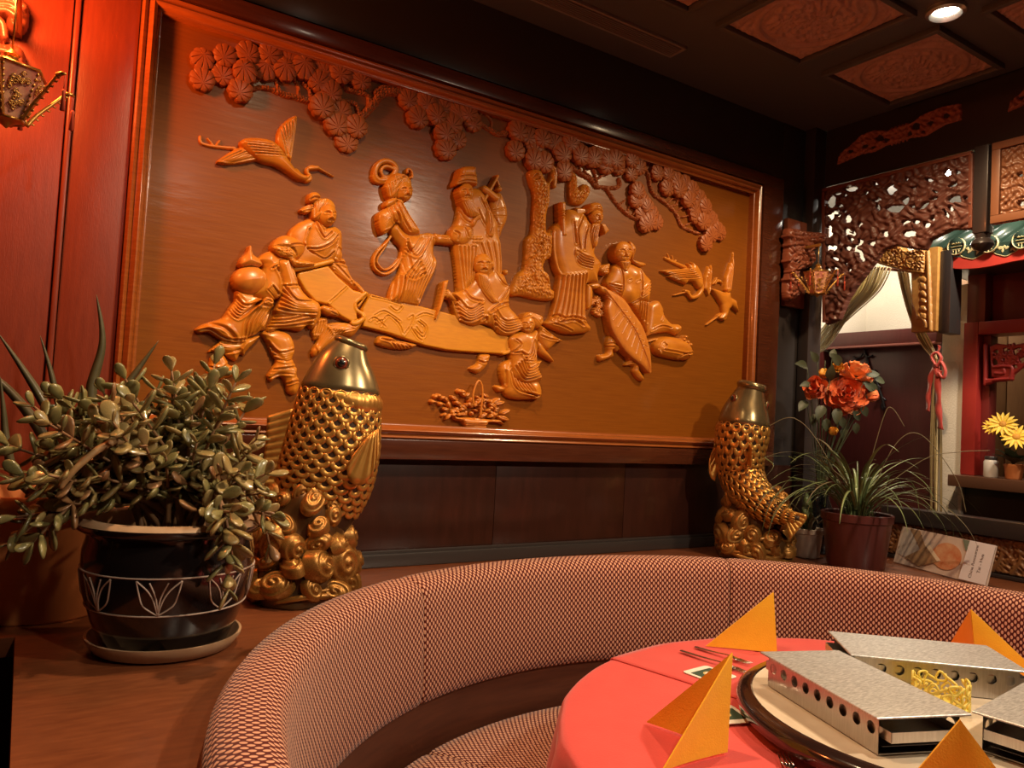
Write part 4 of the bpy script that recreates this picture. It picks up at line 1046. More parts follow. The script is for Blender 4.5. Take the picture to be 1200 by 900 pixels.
    def waves(s, centre, rx, ry, ztop, seed, tiers):
        """mound of rolling waves with curled crests"""
        cx, cy, cz = centre; rng = random.Random(seed)
        prof = [(1.0, 0.0), (1.02, 0.03), (0.93, 0.09), (0.84, 0.16), (0.80, 0.22), (0.72, 0.27), (0.5, 0.31), (0.02, 0.32)]
        V = []; Fc = []; nk = 60
        P = crom([(p[0], p[1], 0) for p in prof], 4)
        for r, z, _ in P:
            for j in range(nk):
                a = 2*PI*j/nk; wv = 1+0.05*math.sin(5*a+z*40)+0.03*math.sin(9*a-z*60)
                V.append((cx+rx*r*wv*math.cos(a), cy+ry*r*wv*math.sin(a), cz+z*ztop/0.32))
        k = len(P)
        for i in range(k-1):
            for j in range(nk): Fc.append((i*nk+j, i*nk+(j+1) % nk, (i+1)*nk+(j+1) % nk, (i+1)*nk+j))
        Fc.append(tuple(range(nk))[::-1])
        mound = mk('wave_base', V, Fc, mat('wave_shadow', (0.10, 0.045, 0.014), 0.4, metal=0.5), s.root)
        # flowing ridges near the foot
        for q in range(6):
            a0 = rng.uniform(0, 2*PI); pts = []; rad = []
            for i in range(40):
                t = i/39; a = a0+t*4.2; z = 0.014+q*0.012+0.018*math.sin(t*9+q)
                r = 1.04-0.02*q
                pts.append((cx+rx*r*math.cos(a), cy+ry*r*math.sin(a), cz+z)); rad.append(0.0105*math.sin(PI*min(1, max(0.03, t)))**0.4+0.001)
            tube('wave_ridge', pts, rad, WAVEG, mound, n=8)
        for (zf, cnt, size) in tiers:
            for i in range(cnt):
                a = 2*PI*(i+0.5*rng.random()+rng.random()*0.3)/cnt
                zz = zf+rng.uniform(-0.016, 0.016); r = np.interp(zz/ztop*0.32, [p[1] for p in prof], [p[0] for p in prof])
                sz = size*rng.uniform(0.75, 1.25)
                pos = Vector((cx+rx*r*math.cos(a), cy+ry*r*math.sin(a), cz+zz))
                nr = Vector((math.cos(a)/rx, math.sin(a)/ry, 2.2)).normalized() if zf > ztop*0.85 else Vector((math.cos(a), math.sin(a)*rx/ry, 0.25)).normalized()
                nr = (nr+Vector((rng.uniform(-.7, .7), rng.uniform(-.7, .7), rng.uniform(-.5, .9)))).normalized()
                rot = nr.to_track_quat('Z', 'Y').to_matrix().to_4x4() @ Matrix.Rotation(rng.uniform(0, 6.28), 4, 'Z')
                fl = -1 if rng.random() < 0.5 else 1
                share('wave_curl', CURLME, Matrix.Translation(pos) @ rot @ Matrix.Diagonal((sz*rng.uniform(0.95, 1.5), sz*rng.uniform(0.7, 1.0), sz*1.0, 1)), mound)
        return mound

# carp beside the jade plant, seen from its side
c1 = Carp((0.655, -0.33, LZ), 'gilt carp statue leaping from waves beside the jade plant, its side turned to the room',
          [(352, 668, 20), (360, 640, 32), (371, 596, 47), (381, 562, 55), (389, 528, 55), (395, 491, 51), (399, 457, 45), (404, 425, 32), (412, 402, 17)], (-1, 0), (1.0, 0.66), 0.735)
b1, h1 = c1.build(16, 18, 0.27)
for sgn in (1, -1): c1.eye(h1, 0.862, sgn*PI/2-0.12*sgn, 0.017)
fin_plate('dorsal_fin', [c1.at(*p) for p in ((345, 478), (336, 520), (330, 565), (328, 590))], [c1.at(*p) for p in ((313, 487), (311, 520), (307, 556), (302, 585))], c1.n, 0.005, GOLD, c1.root, n=60, nr=12)
for w_ in (0.082, -0.082):
    fin_plate('pectoral_fin', [c1.at(*p, w_) for p in ((444, 502), (437, 506), (430, 512))], [c1.at(*p, w_+0.02*np.sign(w_)) for p in ((444, 532), (436, 556), (424, 568), (410, 564), (407, 548), (414, 532))], c1.n, 0.004, GOLD, c1.root, n=50, nr=6, thick=0.012)
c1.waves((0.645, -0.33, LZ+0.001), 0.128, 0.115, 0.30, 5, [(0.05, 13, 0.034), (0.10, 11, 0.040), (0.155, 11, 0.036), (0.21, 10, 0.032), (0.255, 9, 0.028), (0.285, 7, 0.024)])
# carp beside the grass plant, its back turned to the room, tail flicked aside
c2 = Carp((2.475, -0.26, LZ), 'gilt carp statue with its back turned, tail flicked towards the small white flower pot',
          [(938, 608, 3.5, 0.16), (917, 603, 9, 0.13), (896, 592, 17, 0.09), (879, 576, 22, 0.04), (869, 555, 25, 0), (867, 532, 27, 0), (870, 507, 29, 0), (873, 485, 26, 0), (877, 467, 19, 0), (881, 452, 13, 0)], (0.30, 0.95), (1.15, 1.0), 0.70)
b2, h2 = c2.build(18, 16, 0.06)
for sgn in (1, -1): c2.eye(h2, 0.86, sgn*1.15, 0.017)
p0 = [c2.surf(u, 0.0, 1.0)[0] for u in (0.62, 0.54, 0.46, 0.38)]; p1 = [c2.surf(u, 0.0, 1.42)[0] for u in (0.60, 0.50, 0.40, 0.33)]
fin_plate('dorsal_fin', p0, p1, np.cross(c2.frame(0.5)[1], c2.frame(0.5)[2]), 0.003, GOLD, c2.root, n=50, nr=10)
fin_plate('pectoral_fin', [c2.at(*p) for p in ((846, 512), (844, 522), (845, 534))], [c2.at(*p, 0.03) for p in ((838, 520), (831, 540), (832, 558), (838, 564))], c2.n, 0.003, GOLD, c2.root, n=40, nr=5)
fin_plate('tail_fin', [c2.at(*p, 0.155) for p in ((918, 596), (924, 604), (920, 612))], [c2.at(*p, 0.17) for p in ((946, 603), (945, 609), (938, 618), (926, 632))], c2.n, 0.003, GOLD, c2.root, n=40, nr=6)
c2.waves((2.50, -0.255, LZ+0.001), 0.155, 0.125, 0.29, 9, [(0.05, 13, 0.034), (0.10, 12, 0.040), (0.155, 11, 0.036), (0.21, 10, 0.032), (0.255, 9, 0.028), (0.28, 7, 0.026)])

# ================================================================== plants on the ledge
TERRA = mat('terracotta', (0.72, 0.27, 0.09), 0.6, noise=((0.62, 0.21, 0.065), 5, (1, 1, 1), 4))
GLAZE = mat('black_glaze', (0.012, 0.009, 0.009), 0.14, coat=0.6, coat_rough=0.06)
CLAYRIM = mat('unglazed_rim', (0.50, 0.33, 0.20), 0.5, noise=((0.42, 0.24, 0.13), 18, (1, 1, 1), 3))
LINEW = mat('scratched_line', (0.55, 0.42, 0.34), 0.5)
SOIL = mat('soil', (0.035, 0.02, 0.012), 0.9, bump=(0.8, 90, (1, 1, 1)))
BARK = mat('jade_stem', (0.30, 0.16, 0.07), 0.6, noise=((0.20, 0.095, 0.04), 40, (1, 1, 1), 3))
JADE = [mat('jade_leaf', (0.265, 0.225, 0.085), 0.27, coat=0.4, noise=((0.185, 0.17, 0.068), 25, (1, 1, 1), 2)),
        mat('jade_leaf_olive', (0.36, 0.265, 0.105), 0.28, coat=0.4, noise=((0.27, 0.20, 0.075), 25, (1, 1, 1), 2)),
        mat('jade_leaf_red', (0.34, 0.15, 0.065), 0.34, coat=0.2, noise=((0.22, 0.14, 0.06), 25, (1, 1, 1), 2))]
def fleshy(name, m):
    """obovate succulent leaf, length 1 along +Y, slightly cupped"""
    V = []; Fc = []; n = 8; rows = [(0.0, 0.05, 0.05), (0.18, 0.12, 0.07), (0.45, 0.235, 0.09), (0.70, 0.275, 0.09), (0.88, 0.20, 0.07), (0.97, 0.10, 0.04)]
    for y, w_, t in rows:
        for j in range(n):
            a = 2*PI*j/n; V.append((w_*math.cos(a), y, t*math.sin(a)+0.16*(y-0.4)**2+0.10*abs(math.cos(a))*w_*2))
    V.append((0, 1.0, 0.07))
    for i in range(len(rows)-1):
        for j in range(n): Fc.append((i*n+j, i*n+(j+1) % n, (i+1)*n+(j+1) % n, (i+1)*n+j))
    e = (len(rows)-1)*n
    for j in range(n): Fc.append((e+j, e+(j+1) % n, e+n))
    Fc.append(tuple(range(n))[::-1])
    return meshdata(name, V, Fc, m)
JLEAF = [fleshy('leaf', m) for m in JADE]
def orient(pos, yax, zhint, size):
    y = Vector(yax).normalized(); z = Vector(zhint); z = z-y*z.dot(y)
    if z.length < 1e-4: z = y.orthogonal()
    z.normalize(); x = y.cross(z)
    m_ = Matrix.Identity(4)
    sx, sy, sz = (size, size, size) if np.isscalar(size) else size
    for c in range(3):
        m_[c][0] = x[c]*sx; m_[c][1] = y[c]*sy; m_[c][2] = z[c]*sz; m_[c][3] = pos[c]
    return m_
# ---- saucer and jade plant
PC = (0.275, -0.61)
tag(lathe('plant_saucer', [(0.001, 0.004), (0.105, 0.004), (0.128, 0.012), (0.142, 0.030), (0.147, 0.030), (0.146, 0.024), (0.132, 0.004), (0.115, 0.0), (0.001, 0.0)], (PC[0], PC[1], LZ+0.001), CLAYRIM, None, 56),
    'pale clay saucer under the black glazed pot', 'saucer')
jade = thing('potted_jade_plant', (PC[0], PC[1], LZ+0.005), 'jade plant with fleshy leaves in a black glazed pot with scratched tulips', 'potted plant')
PB = LZ+0.006
pot_prof = [(0.001, 0.0), (0.110, 0.0), (0.118, 0.006), (0.138, 0.055), (0.156, 0.110), (0.163, 0.155), (0.162, 0.195), (0.156, 0.222), (0.158, 0.232)]
pot = lathe('pot', pot_prof, (PC[0], PC[1], PB), GLAZE, jade, 64)
lathe('pot_rim', [(0.158, 0.230), (0.168, 0.233), (0.177, 0.240), (0.179, 0.249), (0.172, 0.256), (0.158, 0.258), (0.146, 0.254), (0.143, 0.240), (0.143, 0.20)], (PC[0], PC[1], PB), CLAYRIM, pot, 64)
lathe('glaze_edge', [(0.1585, 0.2295), (0.1690, 0.2325), (0.1785, 0.2400), (0.1800, 0.2475), (0.1750, 0.2530)], (PC[0], PC[1], PB), GLAZE, pot, 64)
def potr(z): return np.interp(z, [p[1] for p in pot_prof[2:]], [p[0] for p in pot_prof[2:]])
def on_pot(a, z, o=0.0006):
    r = potr(z)+o; return (PC[0]+r*math.cos(a), PC[1]+r*math.sin(a), PB+z)
for z in (0.090, 0.162):
    tube('scratched_band', [on_pot(a, z) for a in np.linspace(0, 2*PI, 73)], 0.0017, LINEW, pot, n=6)
face_a = math.atan2(CAM[1]-PC[1], CAM[0]-PC[0])
for k in range(8):
    a0 = face_a-0.10+k*PI/4
    for sgn in (1, -1):
        for pts in (((0, 0.092), (0.16, 0.110), (0.21, 0.132), (0.24, 0.158)), ((0, 0.092), (0.05, 0.120), (0.12, 0.140), (0.24, 0.158)), ((0, 0.100), (0.03, 0.128), (0.10, 0.155))):
            tube('tulip_line', [on_pot(a0+sgn*p[0], p[1]) for p in crom(pts, 6)], 0.0016, LINEW, pot, n=5)
V, Fc = lathegeo([(0.001, 0.222), (0.08, 0.225), (0.146, 0.215)], (PC[0], PC[1], PB), 40); mk('soil', V, Fc, SOIL, jade)
rj = random.Random(21)
pn = Vector((CAM[0]-PC[0], CAM[1]-PC[1], 0)).normalized(); pa = Vector((-pn.y, pn.x, 0))
def plane_pt(px, py, w_):
    o = Vector((PC[0], PC[1], 0))+pn*w_; d = ray(px, py); t = np.dot(np.array(o)-CAM, np.array(pn))/np.dot(d, np.array(pn)); return Vector(CAM+d*t)
tips = []
outline = [(15, 520), (40, 480), (95, 472), (150, 450), (200, 440), (255, 430), (270, 445), (290, 480), (300, 520), (312, 560), (322, 600), (315, 640), (285, 560), (250, 500), (210, 480), (170, 490), (120, 500), (70, 520), (30, 560), (20, 600), (45, 640), (80, 590), (240, 560), (270, 600), (272, 650), (268, 690), (200, 540), (150, 550), (110, 560), (235, 455), (180, 455), (130, 470), (225, 520), (285, 530), (70, 490), (10, 640), (300, 575), (160, 520), (260, 470)]
for i, (x, y) in enumerate(outline):
    tips.append(plane_pt(x, y, 0.20) if (y >= 600 and 230 < x < 290) else plane_pt(x+rj.uniform(-6, 6), y+rj.uniform(-6, 6), rj.uniform(-0.13, 0.10) if y < 560 else rj.uniform(0.05, 0.16)))
for i in range(40):
    x = rj.uniform(40, 300); y = rj.uniform(455, 580); tips.append(plane_pt(x, y, rj.uniform(-0.16, 0.16)))
leaves = []
for i, tp in enumerate(tips):
    a = rj.uniform(0, 2*PI); r = rj.uniform(0.0, 0.07)
    p0 = Vector((PC[0]+r*math.cos(a), PC[1]+r*math.sin(a), PB+0.215))
    mid = p0.lerp(tp, 0.5); mid.z = max(mid.z, PB+0.285, (p0.z+tp.z)/2+0.03)
    if tp.z < PB+0.25:      # hanging shoots arch over the rim
        out = Vector((tp.x-PC[0], tp.y-PC[1], 0)).normalized(); mid = Vector((PC[0], PC[1], PB+0.31))+out*0.17
        hd = math.hypot(tp.x-PC[0], tp.y-PC[1])
        if hd < 0.205: tp = Vector((PC[0], PC[1], tp.z))+out*0.205
    pts = crom([p0, p0.lerp(mid, 0.5)+Vector((0, 0, 0.03)), mid, tp], 6)
    thick = 0.010 if i % 5 == 0 else 0.0055
    tube('stem', pts, list(np.linspace(thick, 0.0022, len(pts))), BARK, jade, n=7)
    L = np.r_[0, np.cumsum(np.linalg.norm(np.diff(pts, axis=0), axis=1))]; tot = L[-1]
    s_ = tot; tw = rj.uniform(0, PI); n_p = 0
    while s_ > tot*0.38 and n_p < 7:
        c = Vector([np.interp(s_, L, pts[:, q]) for q in range(3)])
        c2_ = Vector([np.interp(max(0, s_-0.01), L, pts[:, q]) for q in range(3)]); T = (c-c2_).normalized()
        u_ = T.orthogonal().normalized(); v_ = T.cross(u_)
        for sg in (0, PI):
            d = u_*math.cos(tw+sg)+v_*math.sin(tw+sg)
            ax = (d*1.0+T*(0.6 if n_p else 1.5)-Vector((0, 0, 0.10))).normalized()
            sz = rj.uniform(0.038, 0.062)*(0.75 if n_p == 0 else 1.0)
            leaves.append((c, ax, T+Vector((0, 0, 0.4)), sz, rj.choices((0, 1, 2), (5, 5, 2))[0]))
        tw += PI/2+rj.uniform(-.3, .3); s_ -= rj.uniform(0.018, 0.028); n_p += 1
# leaves nearest the room are pieces of their own, the deep ones one mass
def clear(l):
    tip = l[0]+l[1]*l[3]
    return not (math.hypot(tip.x-PC[0], tip.y-PC[1]) < 0.182 and tip.z < PB+0.262) and tip.y < -0.05
leaves = [l for l in leaves if clear(l)]
leaves.sort(key=lambda l: (l[0]-Vector(CAM)).length)
for l in leaves[:295]:
    share('leaf', JLEAF[l[4]], orient(l[0], l[1], l[2], l[3]), jade)
gv = []
for l in leaves[295:]:
    mt = orient(l[0], l[1], l[2], l[3]); me = JLEAF[l[4]]
    gv.append(([tuple(mt @ v.co) for v in me.vertices], [tuple(p.vertices) for p in me.polygons]))
if gv:
    V, Fc = joingeo(gv); mk('inner_leaves', V, Fc, JADE[0], jade)['kind'] = 'stuff'
# thick bare branch crossing the front
tube('stem', crom([plane_pt(180, 540, 0.0), plane_pt(150, 518, 0.07), plane_pt(122, 523, 0.11), plane_pt(92, 546, 0.13), plane_pt(70, 572, 0.13)], 6), list(np.linspace(0.009, 0.005, 25)), mat('pale_stem', (0.46, 0.27, 0.11), 0.6, noise=((0.34, 0.19, 0.08), 40, (1, 1, 1), 3)), jade, n=10)

# ---- tall strap-leaved plant in terracotta
AC = (0.055, -0.235)
aloe = thing('potted_aloe', (AC[0], AC[1], LZ+0.001), 'tall pointed strap-leaved plant in a large plain terracotta pot', 'potted plant')
lathe('pot', [(0.001, 0.0), (0.135, 0.0), (0.140, 0.006), (0.168, 0.20), (0.172, 0.225), (0.184, 0.228), (0.188, 0.27), (0.184, 0.276), (0.170, 0.276), (0.166, 0.235), (0.001, 0.230)], (AC[0], AC[1], LZ+0.001), TERRA, aloe, 56)
V, Fc = lathegeo([(0.001, 0.238), (0.165, 0.236)], (AC[0], AC[1], LZ+0.001), 32); mk('soil', V, Fc, SOIL, aloe)
ALOE = mat('strap_leaf', (0.10, 0.085, 0.04), 0.4, coat=0.15, noise=((0.07, 0.065, 0.03), 30, (1, 1, 1), 3))
ALOEY = mat('strap_leaf_yellow', (0.36, 0.32, 0.10), 0.4, coat=0.15, noise=((0.22, 0.24, 0.07), 30, (1, 1, 1), 3))
def strap(name, pts, width, m, parent, nrm, thick=0.006, taper=0.9):
    P = crom(pts, 8); k = len(P); V = []; Fc = []; n = 6
    for i in range(k):
        t = i/(k-1); T = Vector(P[min(i+1, k-1)]-P[max(i-1, 0)]).normalized(); N = Vector(nrm); N = (N-T*N.dot(T)).normalized(); B = T.cross(N)
        w_ = width*0.5*(0.75+0.5*math.sin(min(1, t*2)*PI/2)*0.5)*max(0.015, 1-t**2.2)**taper; th = thick*0.5*max(0.1, 1-t)
        for q in ((-1, 0.35), (-0.5, -0.2), (0, -0.5), (0.5, -0.2), (1, 0.35), (0, 0.5)):
            V.append(Vector(P[i])+B*q[0]*w_+N*q[1]*th*2)
    for i in range(k-1):
        for j in range(n): Fc.append((i*n+j, i*n+(j+1) % n, (i+1)*n+(j+1) % n, (i+1)*n+j))
    Fc.append(tuple(range(n))[::-1]); Fc.append(tuple(range((k-1)*n, k*n)))
    return mk(name, V, Fc, m, parent)
an = Vector((CAM[0]-AC[0], CAM[1]-AC[1], 0)).normalized()
def ap(px, py, w_=0.0):
    o = np.array((AC[0], AC[1], 0))+np.array(an)*w_; d = ray(px, py); t = np.dot(o-CAM, np.array(an))/np.dot(d, np.array(an)); return CAM+d*t
base = lambda dx, dy: (AC[0]+dx, AC[1]+dy, LZ+0.22)
for k, (pp, w_) in enumerate((([(98, 500), (108, 450), (120, 400), (113, 345)], 0.030), ([(75, 520), (50, 470), (25, 430), (-4, 388)], 0.026), ([(85, 520), (68, 470), (58, 430), (47, 393)], 0.020), ([(20, 560), (8, 520), (4, 480), (0, 440)], 0.022),
                         ([(110, 500), (135, 470), (160, 435), (186, 399)], 0.028), ([(60, 530), (30, 480), (-10, 440), (-60, 420)], 0.028))):
    pts = [base(0.02*(k-2), 0.02)]+[tuple(ap(x, y, -0.02-0.01*k)) for x, y in pp]
    strap('leaf', pts, w_, ALOE, aloe, an)
for k, pp in enumerate(([(40, 575), (10, 560), (-30, 545)], [(70, 560), (50, 556), (-10, 548)])):
    strap('leaf', [base(-0.05, -0.05)]+[tuple(ap(x, y, 0.13)) for x, y in pp][::(1 if k == 0 else 1)], 0.034, ALOEY, aloe, (0, -0.3, 1))

# ---- arching grass in the dark red pot
GC = (2.735, -0.545)
GREEN = [mat('grass_blade', (0.090, 0.125, 0.045), 0.35, coat=0.2), mat('grass_blade_light', (0.20, 0.26, 0.10), 0.35, coat=0.2), mat('grass_blade_dry', (0.17, 0.14, 0.075), 0.5)]
grass = thing('potted_grass_plant', (GC[0], GC[1], LZ+0.001), 'arching grassy houseplant in a dark wine-red pot', 'potted plant')
WINE = mat('wine_red_pot', (0.085, 0.018, 0.016), 0.4, coat=0.2)
lathe('pot', [(0.001, 0.0), (0.098, 0.0), (0.103, 0.006), (0.124, 0.175), (0.130, 0.178), (0.132, 0.205), (0.126, 0.208), (0.118, 0.205), (0.116, 0.18), (0.001, 0.178)], (GC[0], GC[1], LZ+0.001), WINE, grass, 48)
V, Fc = lathegeo([(0.001, 0.186), (0.116, 0.182)], (GC[0], GC[1], LZ+0.001), 28); mk('soil', V, Fc, SOIL, grass)
rg = random.Random(5)
for i in range(92):
    a = rg.uniform(0, 2*PI); r0 = rg.uniform(0, 0.05); ln = rg.uniform(0.28, 0.60); up = rg.uniform(0.72, 1.2)
    if i < 12: up, ln = rg.uniform(1.15, 1.33), rg.uniform(0.25, 0.42)
    p = Vector((GC[0]+r0*math.cos(a), GC[1]+r0*math.sin(a), LZ+0.18)); out = Vector((math.cos(a), math.sin(a), 0))
    pts = [p]; el = up*1.28; n = 9
    for q in range(n):
        st = ln/n; p = p+(out*math.cos(el)+Vector((0, 0, 1))*math.sin(el))*st; el -= rg.uniform(0.16, 0.38)*(1.25-up*0.35)
        hd = math.hypot(p.x-GC[0], p.y-GC[1])
        if hd < 0.15 and p.z < LZ+0.225: p.z = LZ+0.225
        p.z = max(p.z, LZ+0.012); p.x = min(p.x, 3.03); p.y = min(p.y, -0.04)
        if p.x < 2.70 and p.y > -0.44 and p.z < 1.25: p.y = -0.44
        pts.append(p.copy())
    side = out.cross(Vector((0, 0, 1)))
    strap('blade', pts, rg.uniform(0.008, 0.017), GREEN[rg.choices((0, 1, 2), (6, 4, 2))[0]], grass, out*0.6+Vector((0, 0, 0.8)), 0.0016, 0.7)
# long thin runners
for pp in ([(1000, 600), (960, 520), (930, 490), (900, 500), (880, 515)], [(1020, 580), (1050, 520), (1080, 510), (1120, 560), (1132, 600)], [(1015, 560), (1035, 490), (1045, 478), (1060, 500)], [(1010, 590), (1080, 540), (1120, 530), (1160, 528)]):
    o_ = np.array((GC[0], GC[1], 0)); nn = np.array((CAM[0]-GC[0], CAM[1]-GC[1], 0)); nn /= np.linalg.norm(nn)
    pts = [CAM+ray(x, y)*(np.dot(o_-CAM, nn)/np.dot(ray(x, y), nn)) for x, y in pp]
    tube('runner', crom(pts, 8), 0.0016, GREEN[2], grass, n=6)

# ---- small white flower pot
SC = (2.725, -0.335)
small = thing('small_flower_pot', (SC[0], SC[1], LZ+0.001), 'small white flower pot with a drooping dull green plant', 'potted plant')
WHITEP = mat('white_ceramic', (0.55, 0.47, 0.42), 0.35, coat=0.3)
lathe('pot', [(0.001, 0.0), (0.046, 0.0), (0.050, 0.004), (0.060, 0.095), (0.066, 0.098), (0.067, 0.115), (0.063, 0.118), (0.058, 0.114), (0.056, 0.10), (0.001, 0.098)], (SC[0], SC[1], LZ+0.001), WHITEP, small, 36)
V, Fc = lathegeo([(0.001, 0.106), (0.056, 0.103)], (SC[0], SC[1], LZ+0.001), 24); mk('soil', V, Fc, SOIL, small)
GREY = mat('dull_leaf', (0.16, 0.15, 0.10), 0.5)
for i in range(16):
    a = rg.uniform(0, 2*PI); ln = rg.uniform(0.12, 0.26); out = Vector((math.cos(a), math.sin(a), 0)); el = rg.uniform(0.9, 1.4)
    p = Vector((SC[0], SC[1], LZ+0.10))+out*0.02; pts = [p]
    for q in range(7):
        p = p+(out*math.cos(el)+Vector((0, 0, 1))*math.sin(el))*ln/7; el -= rg.uniform(0.1, 0.4)
        p.y = min(p.y, -0.06); p.z = max(p.z, LZ+0.125 if math.hypot(p.x-SC[0], p.y-SC[1]) < 0.08 else LZ+0.02); pts.append(p.copy())
    strap('leaf', pts, 0.05 if i < 3 else rg.uniform(0.010, 0.018), GREY if i % 2 else GREEN[0], small, out*0.6+Vector((0, 0, 0.8)), 0.003)

# ================================================================== silk roses in a dark vase
VC = (2.885, -0.27)
vase_glass = mat('dark_glass_vase', (0.010, 0.010, 0.012), 0.08, coat=0.8, coat_rough=0.03)
bouquet = thing('rose_bouquet', (VC[0], VC[1], LZ+0.001), 'bunch of orange artificial roses with green leaves in a dark vase', 'flowers')
lathe('vase', [(0.001, 0.0), (0.055, 0.0), (0.060, 0.006), (0.066, 0.10), (0.058, 0.19), (0.040, 0.235), (0.046, 0.262), (0.043, 0.264), (0.036, 0.235), (0.001, 0.20)], (VC[0], VC[1], LZ+0.001), vase_glass, bouquet, 36)
ORANGE = [mat('rose_petal', (0.82, 0.20, 0.05), 0.55, sheen=0.2, noise=((0.66, 0.10, 0.028), 20, (1, 1, 1), 2)), mat('rose_petal_peach', (0.88, 0.40, 0.14), 0.55, sheen=0.2, noise=((0.82, 0.24, 0.07), 20, (1, 1, 1), 2)),
          mat('rose_petal_yellow', (0.80, 0.50, 0.05), 0.55, noise=((0.75, 0.26, 0.04), 20, (1, 1, 1), 2))]
RLEAF = mat('rose_leaf', (0.040, 0.058, 0.026), 0.5, noise=((0.065, 0.07, 0.04), 20, (1, 1, 1), 2))
RSTEM = mat('rose_stem', (0.05, 0.065, 0.03), 0.6)
def petal_mesh(m):
    V = []; Fc = []; nu, nv = 7, 6
    for i in range(nu):
        for j in range(nv):
            s_ = i/(nu-1)*2-1; t = j/(nv-1)
            w_ = 0.62*math.sin(PI*(0.12+0.62*t))**0.7; x = s_*w_
            y = t*1.0-0.10*s_*s_*t; z = 0.30*s_*s_*(0.4+t)*0.8-0.20*math.sin(PI*t*0.9)-0.22*max(0, t-0.72)**1.2*4*(0.6+0.4*math.cos(s_*2))
            V.append((x, y, z))
    for i in range(nu-1):
        for j in range(nv-1): Fc.append((i*nv+j, (i+1)*nv+j, (i+1)*nv+j+1, i*nv+j+1))
    k = len(V); V2 = V+[(x, y, z-0.025) for x, y, z in V]
    Fc += [tuple(k+q for q in f[::-1]) for f in Fc]
    return meshdata('petal', V2, Fc, m)
PETAL = [petal_mesh(m) for m in ORANGE]
vn = np.array((CAM[0]-VC[0], CAM[1]-VC[1], 0)); vn /= np.linalg.norm(vn)
def vp(px, py, w_=0.0):
    d = ray(px, py); return Vector(CAM+d*(np.dot(np.array((VC[0], VC[1], 0))+vn*w_-CAM, vn)/np.dot(d, vn)))
def rose(name, c, axis, rad, kind, layers):
    q = axis.to_track_quat('Z', 'Y').to_matrix().to_4x4(); M0 = Matrix.Translation(c) @ q
    V, Fc = lathegeo([(0.001, 0), (rad*0.10, 0), (rad*0.22, rad*0.2), (rad*0.1, rad*0.35), (0.001, rad*0.4)], (0, 0, -rad*0.35), 10)
    fl = mk(name, [tuple(M0 @ Vector(v)) for v in V], Fc, RLEAF, bouquet)
    off = 0
    for li, (cnt, tilt, size) in enumerate(layers):
        for i in range(cnt):
            a = 2*PI*i/cnt+off
            m_ = M0 @ Matrix.Rotation(a, 4, 'Z') @ Matrix.Translation((0, rad*0.06*(li+0.4), -rad*0.16*li)) @ Matrix.Rotation(tilt, 4, 'X') @ Matrix.Scale(rad*size, 4)
            me = PETAL[kind if li < len(layers)-1 else (1 if kind == 0 and i % 2 else kind)]
            share('petal', me, m_, fl)
        off += 0.7
    return fl
def d2r(*a): return [math.radians(x) for x in a]
FULL = [(3, math.radians(86), 0.55), (4, math.radians(74), 0.72), (5, math.radians(58), 0.86), (6, math.radians(38), 0.96), (7, math.radians(16), 1.02)]
HALF = [(3, math.radians(85), 0.8), (4, math.radians(72), 0.95), (5, math.radians(52), 1.0)]
BUD = [(3, math.radians(88), 0.9), (4, math.radians(80), 1.0)]
tocam = Vector(vn)
flowers = [(vp(993, 461, 0.03), tocam+Vector((0.1, 0, 0.25)), 0.070, 0, FULL), (vp(957, 456, 0.0), tocam*0.6+Vector((-0.75, 0, 0.25)), 0.060, 0, HALF), (vp(1003, 437, -0.03), tocam*0.45+Vector((0.35, 0, 0.9)), 0.066, 1, FULL[2:]),
           (vp(966, 434, -0.02), Vector((-0.15, 0, -1))+tocam*0.3, 0.038, 2, BUD), (vp(1018, 465, -0.02), tocam*0.5+Vector((0.8, -0.2, 0.2)), 0.045, 0, BUD), (vp(977, 508, 0.03), tocam*0.4+Vector((-0.2, 0, 0.8)), 0.032, 2, BUD), (vp(982, 432, 0.0), tocam*0.8+Vector((-0.2, 0, 0.5)), 0.030, 2, HALF[1:])]
mouth = Vector((VC[0], VC[1], LZ+0.24))
for c, ax, rad, kind, lay in flowers:
    ax = ax.normalized(); rose('rose', c, ax, rad, kind, lay)
    e = c-ax*rad*0.35; tube('stem', crom([mouth, mouth.lerp(e, 0.5)+Vector((0, 0, 0.03)), e-ax*0.02, e], 5), 0.0028, RSTEM, bouquet, n=6)
def leaf_mesh(m):
    V = []; Fc = []; nv = 8
    for j in range(nv):
        t = j/(nv-1); w_ = 0.30*math.sin(PI*t**0.8)**0.85
        for s_ in (-1, -0.5, 0, 0.5, 1): V.append((s_*w_, t, 0.16*abs(s_)*w_*2-0.25*t*t+(0.02 if s_ == 0 else 0)))
    k = len(V); V += [(x, y, z-0.02) for x, y, z in V]
    for j in range(nv-1):
        for i in range(4):
            f = (j*5+i, j*5+i+1, (j+1)*5+i+1, (j+1)*5+i); Fc.append(f); Fc.append(tuple(k+q for q in f[::-1]))
    return meshdata('leaf', V, Fc, m)
RL = leaf_mesh(RLEAF)
rl_ = random.Random(2)
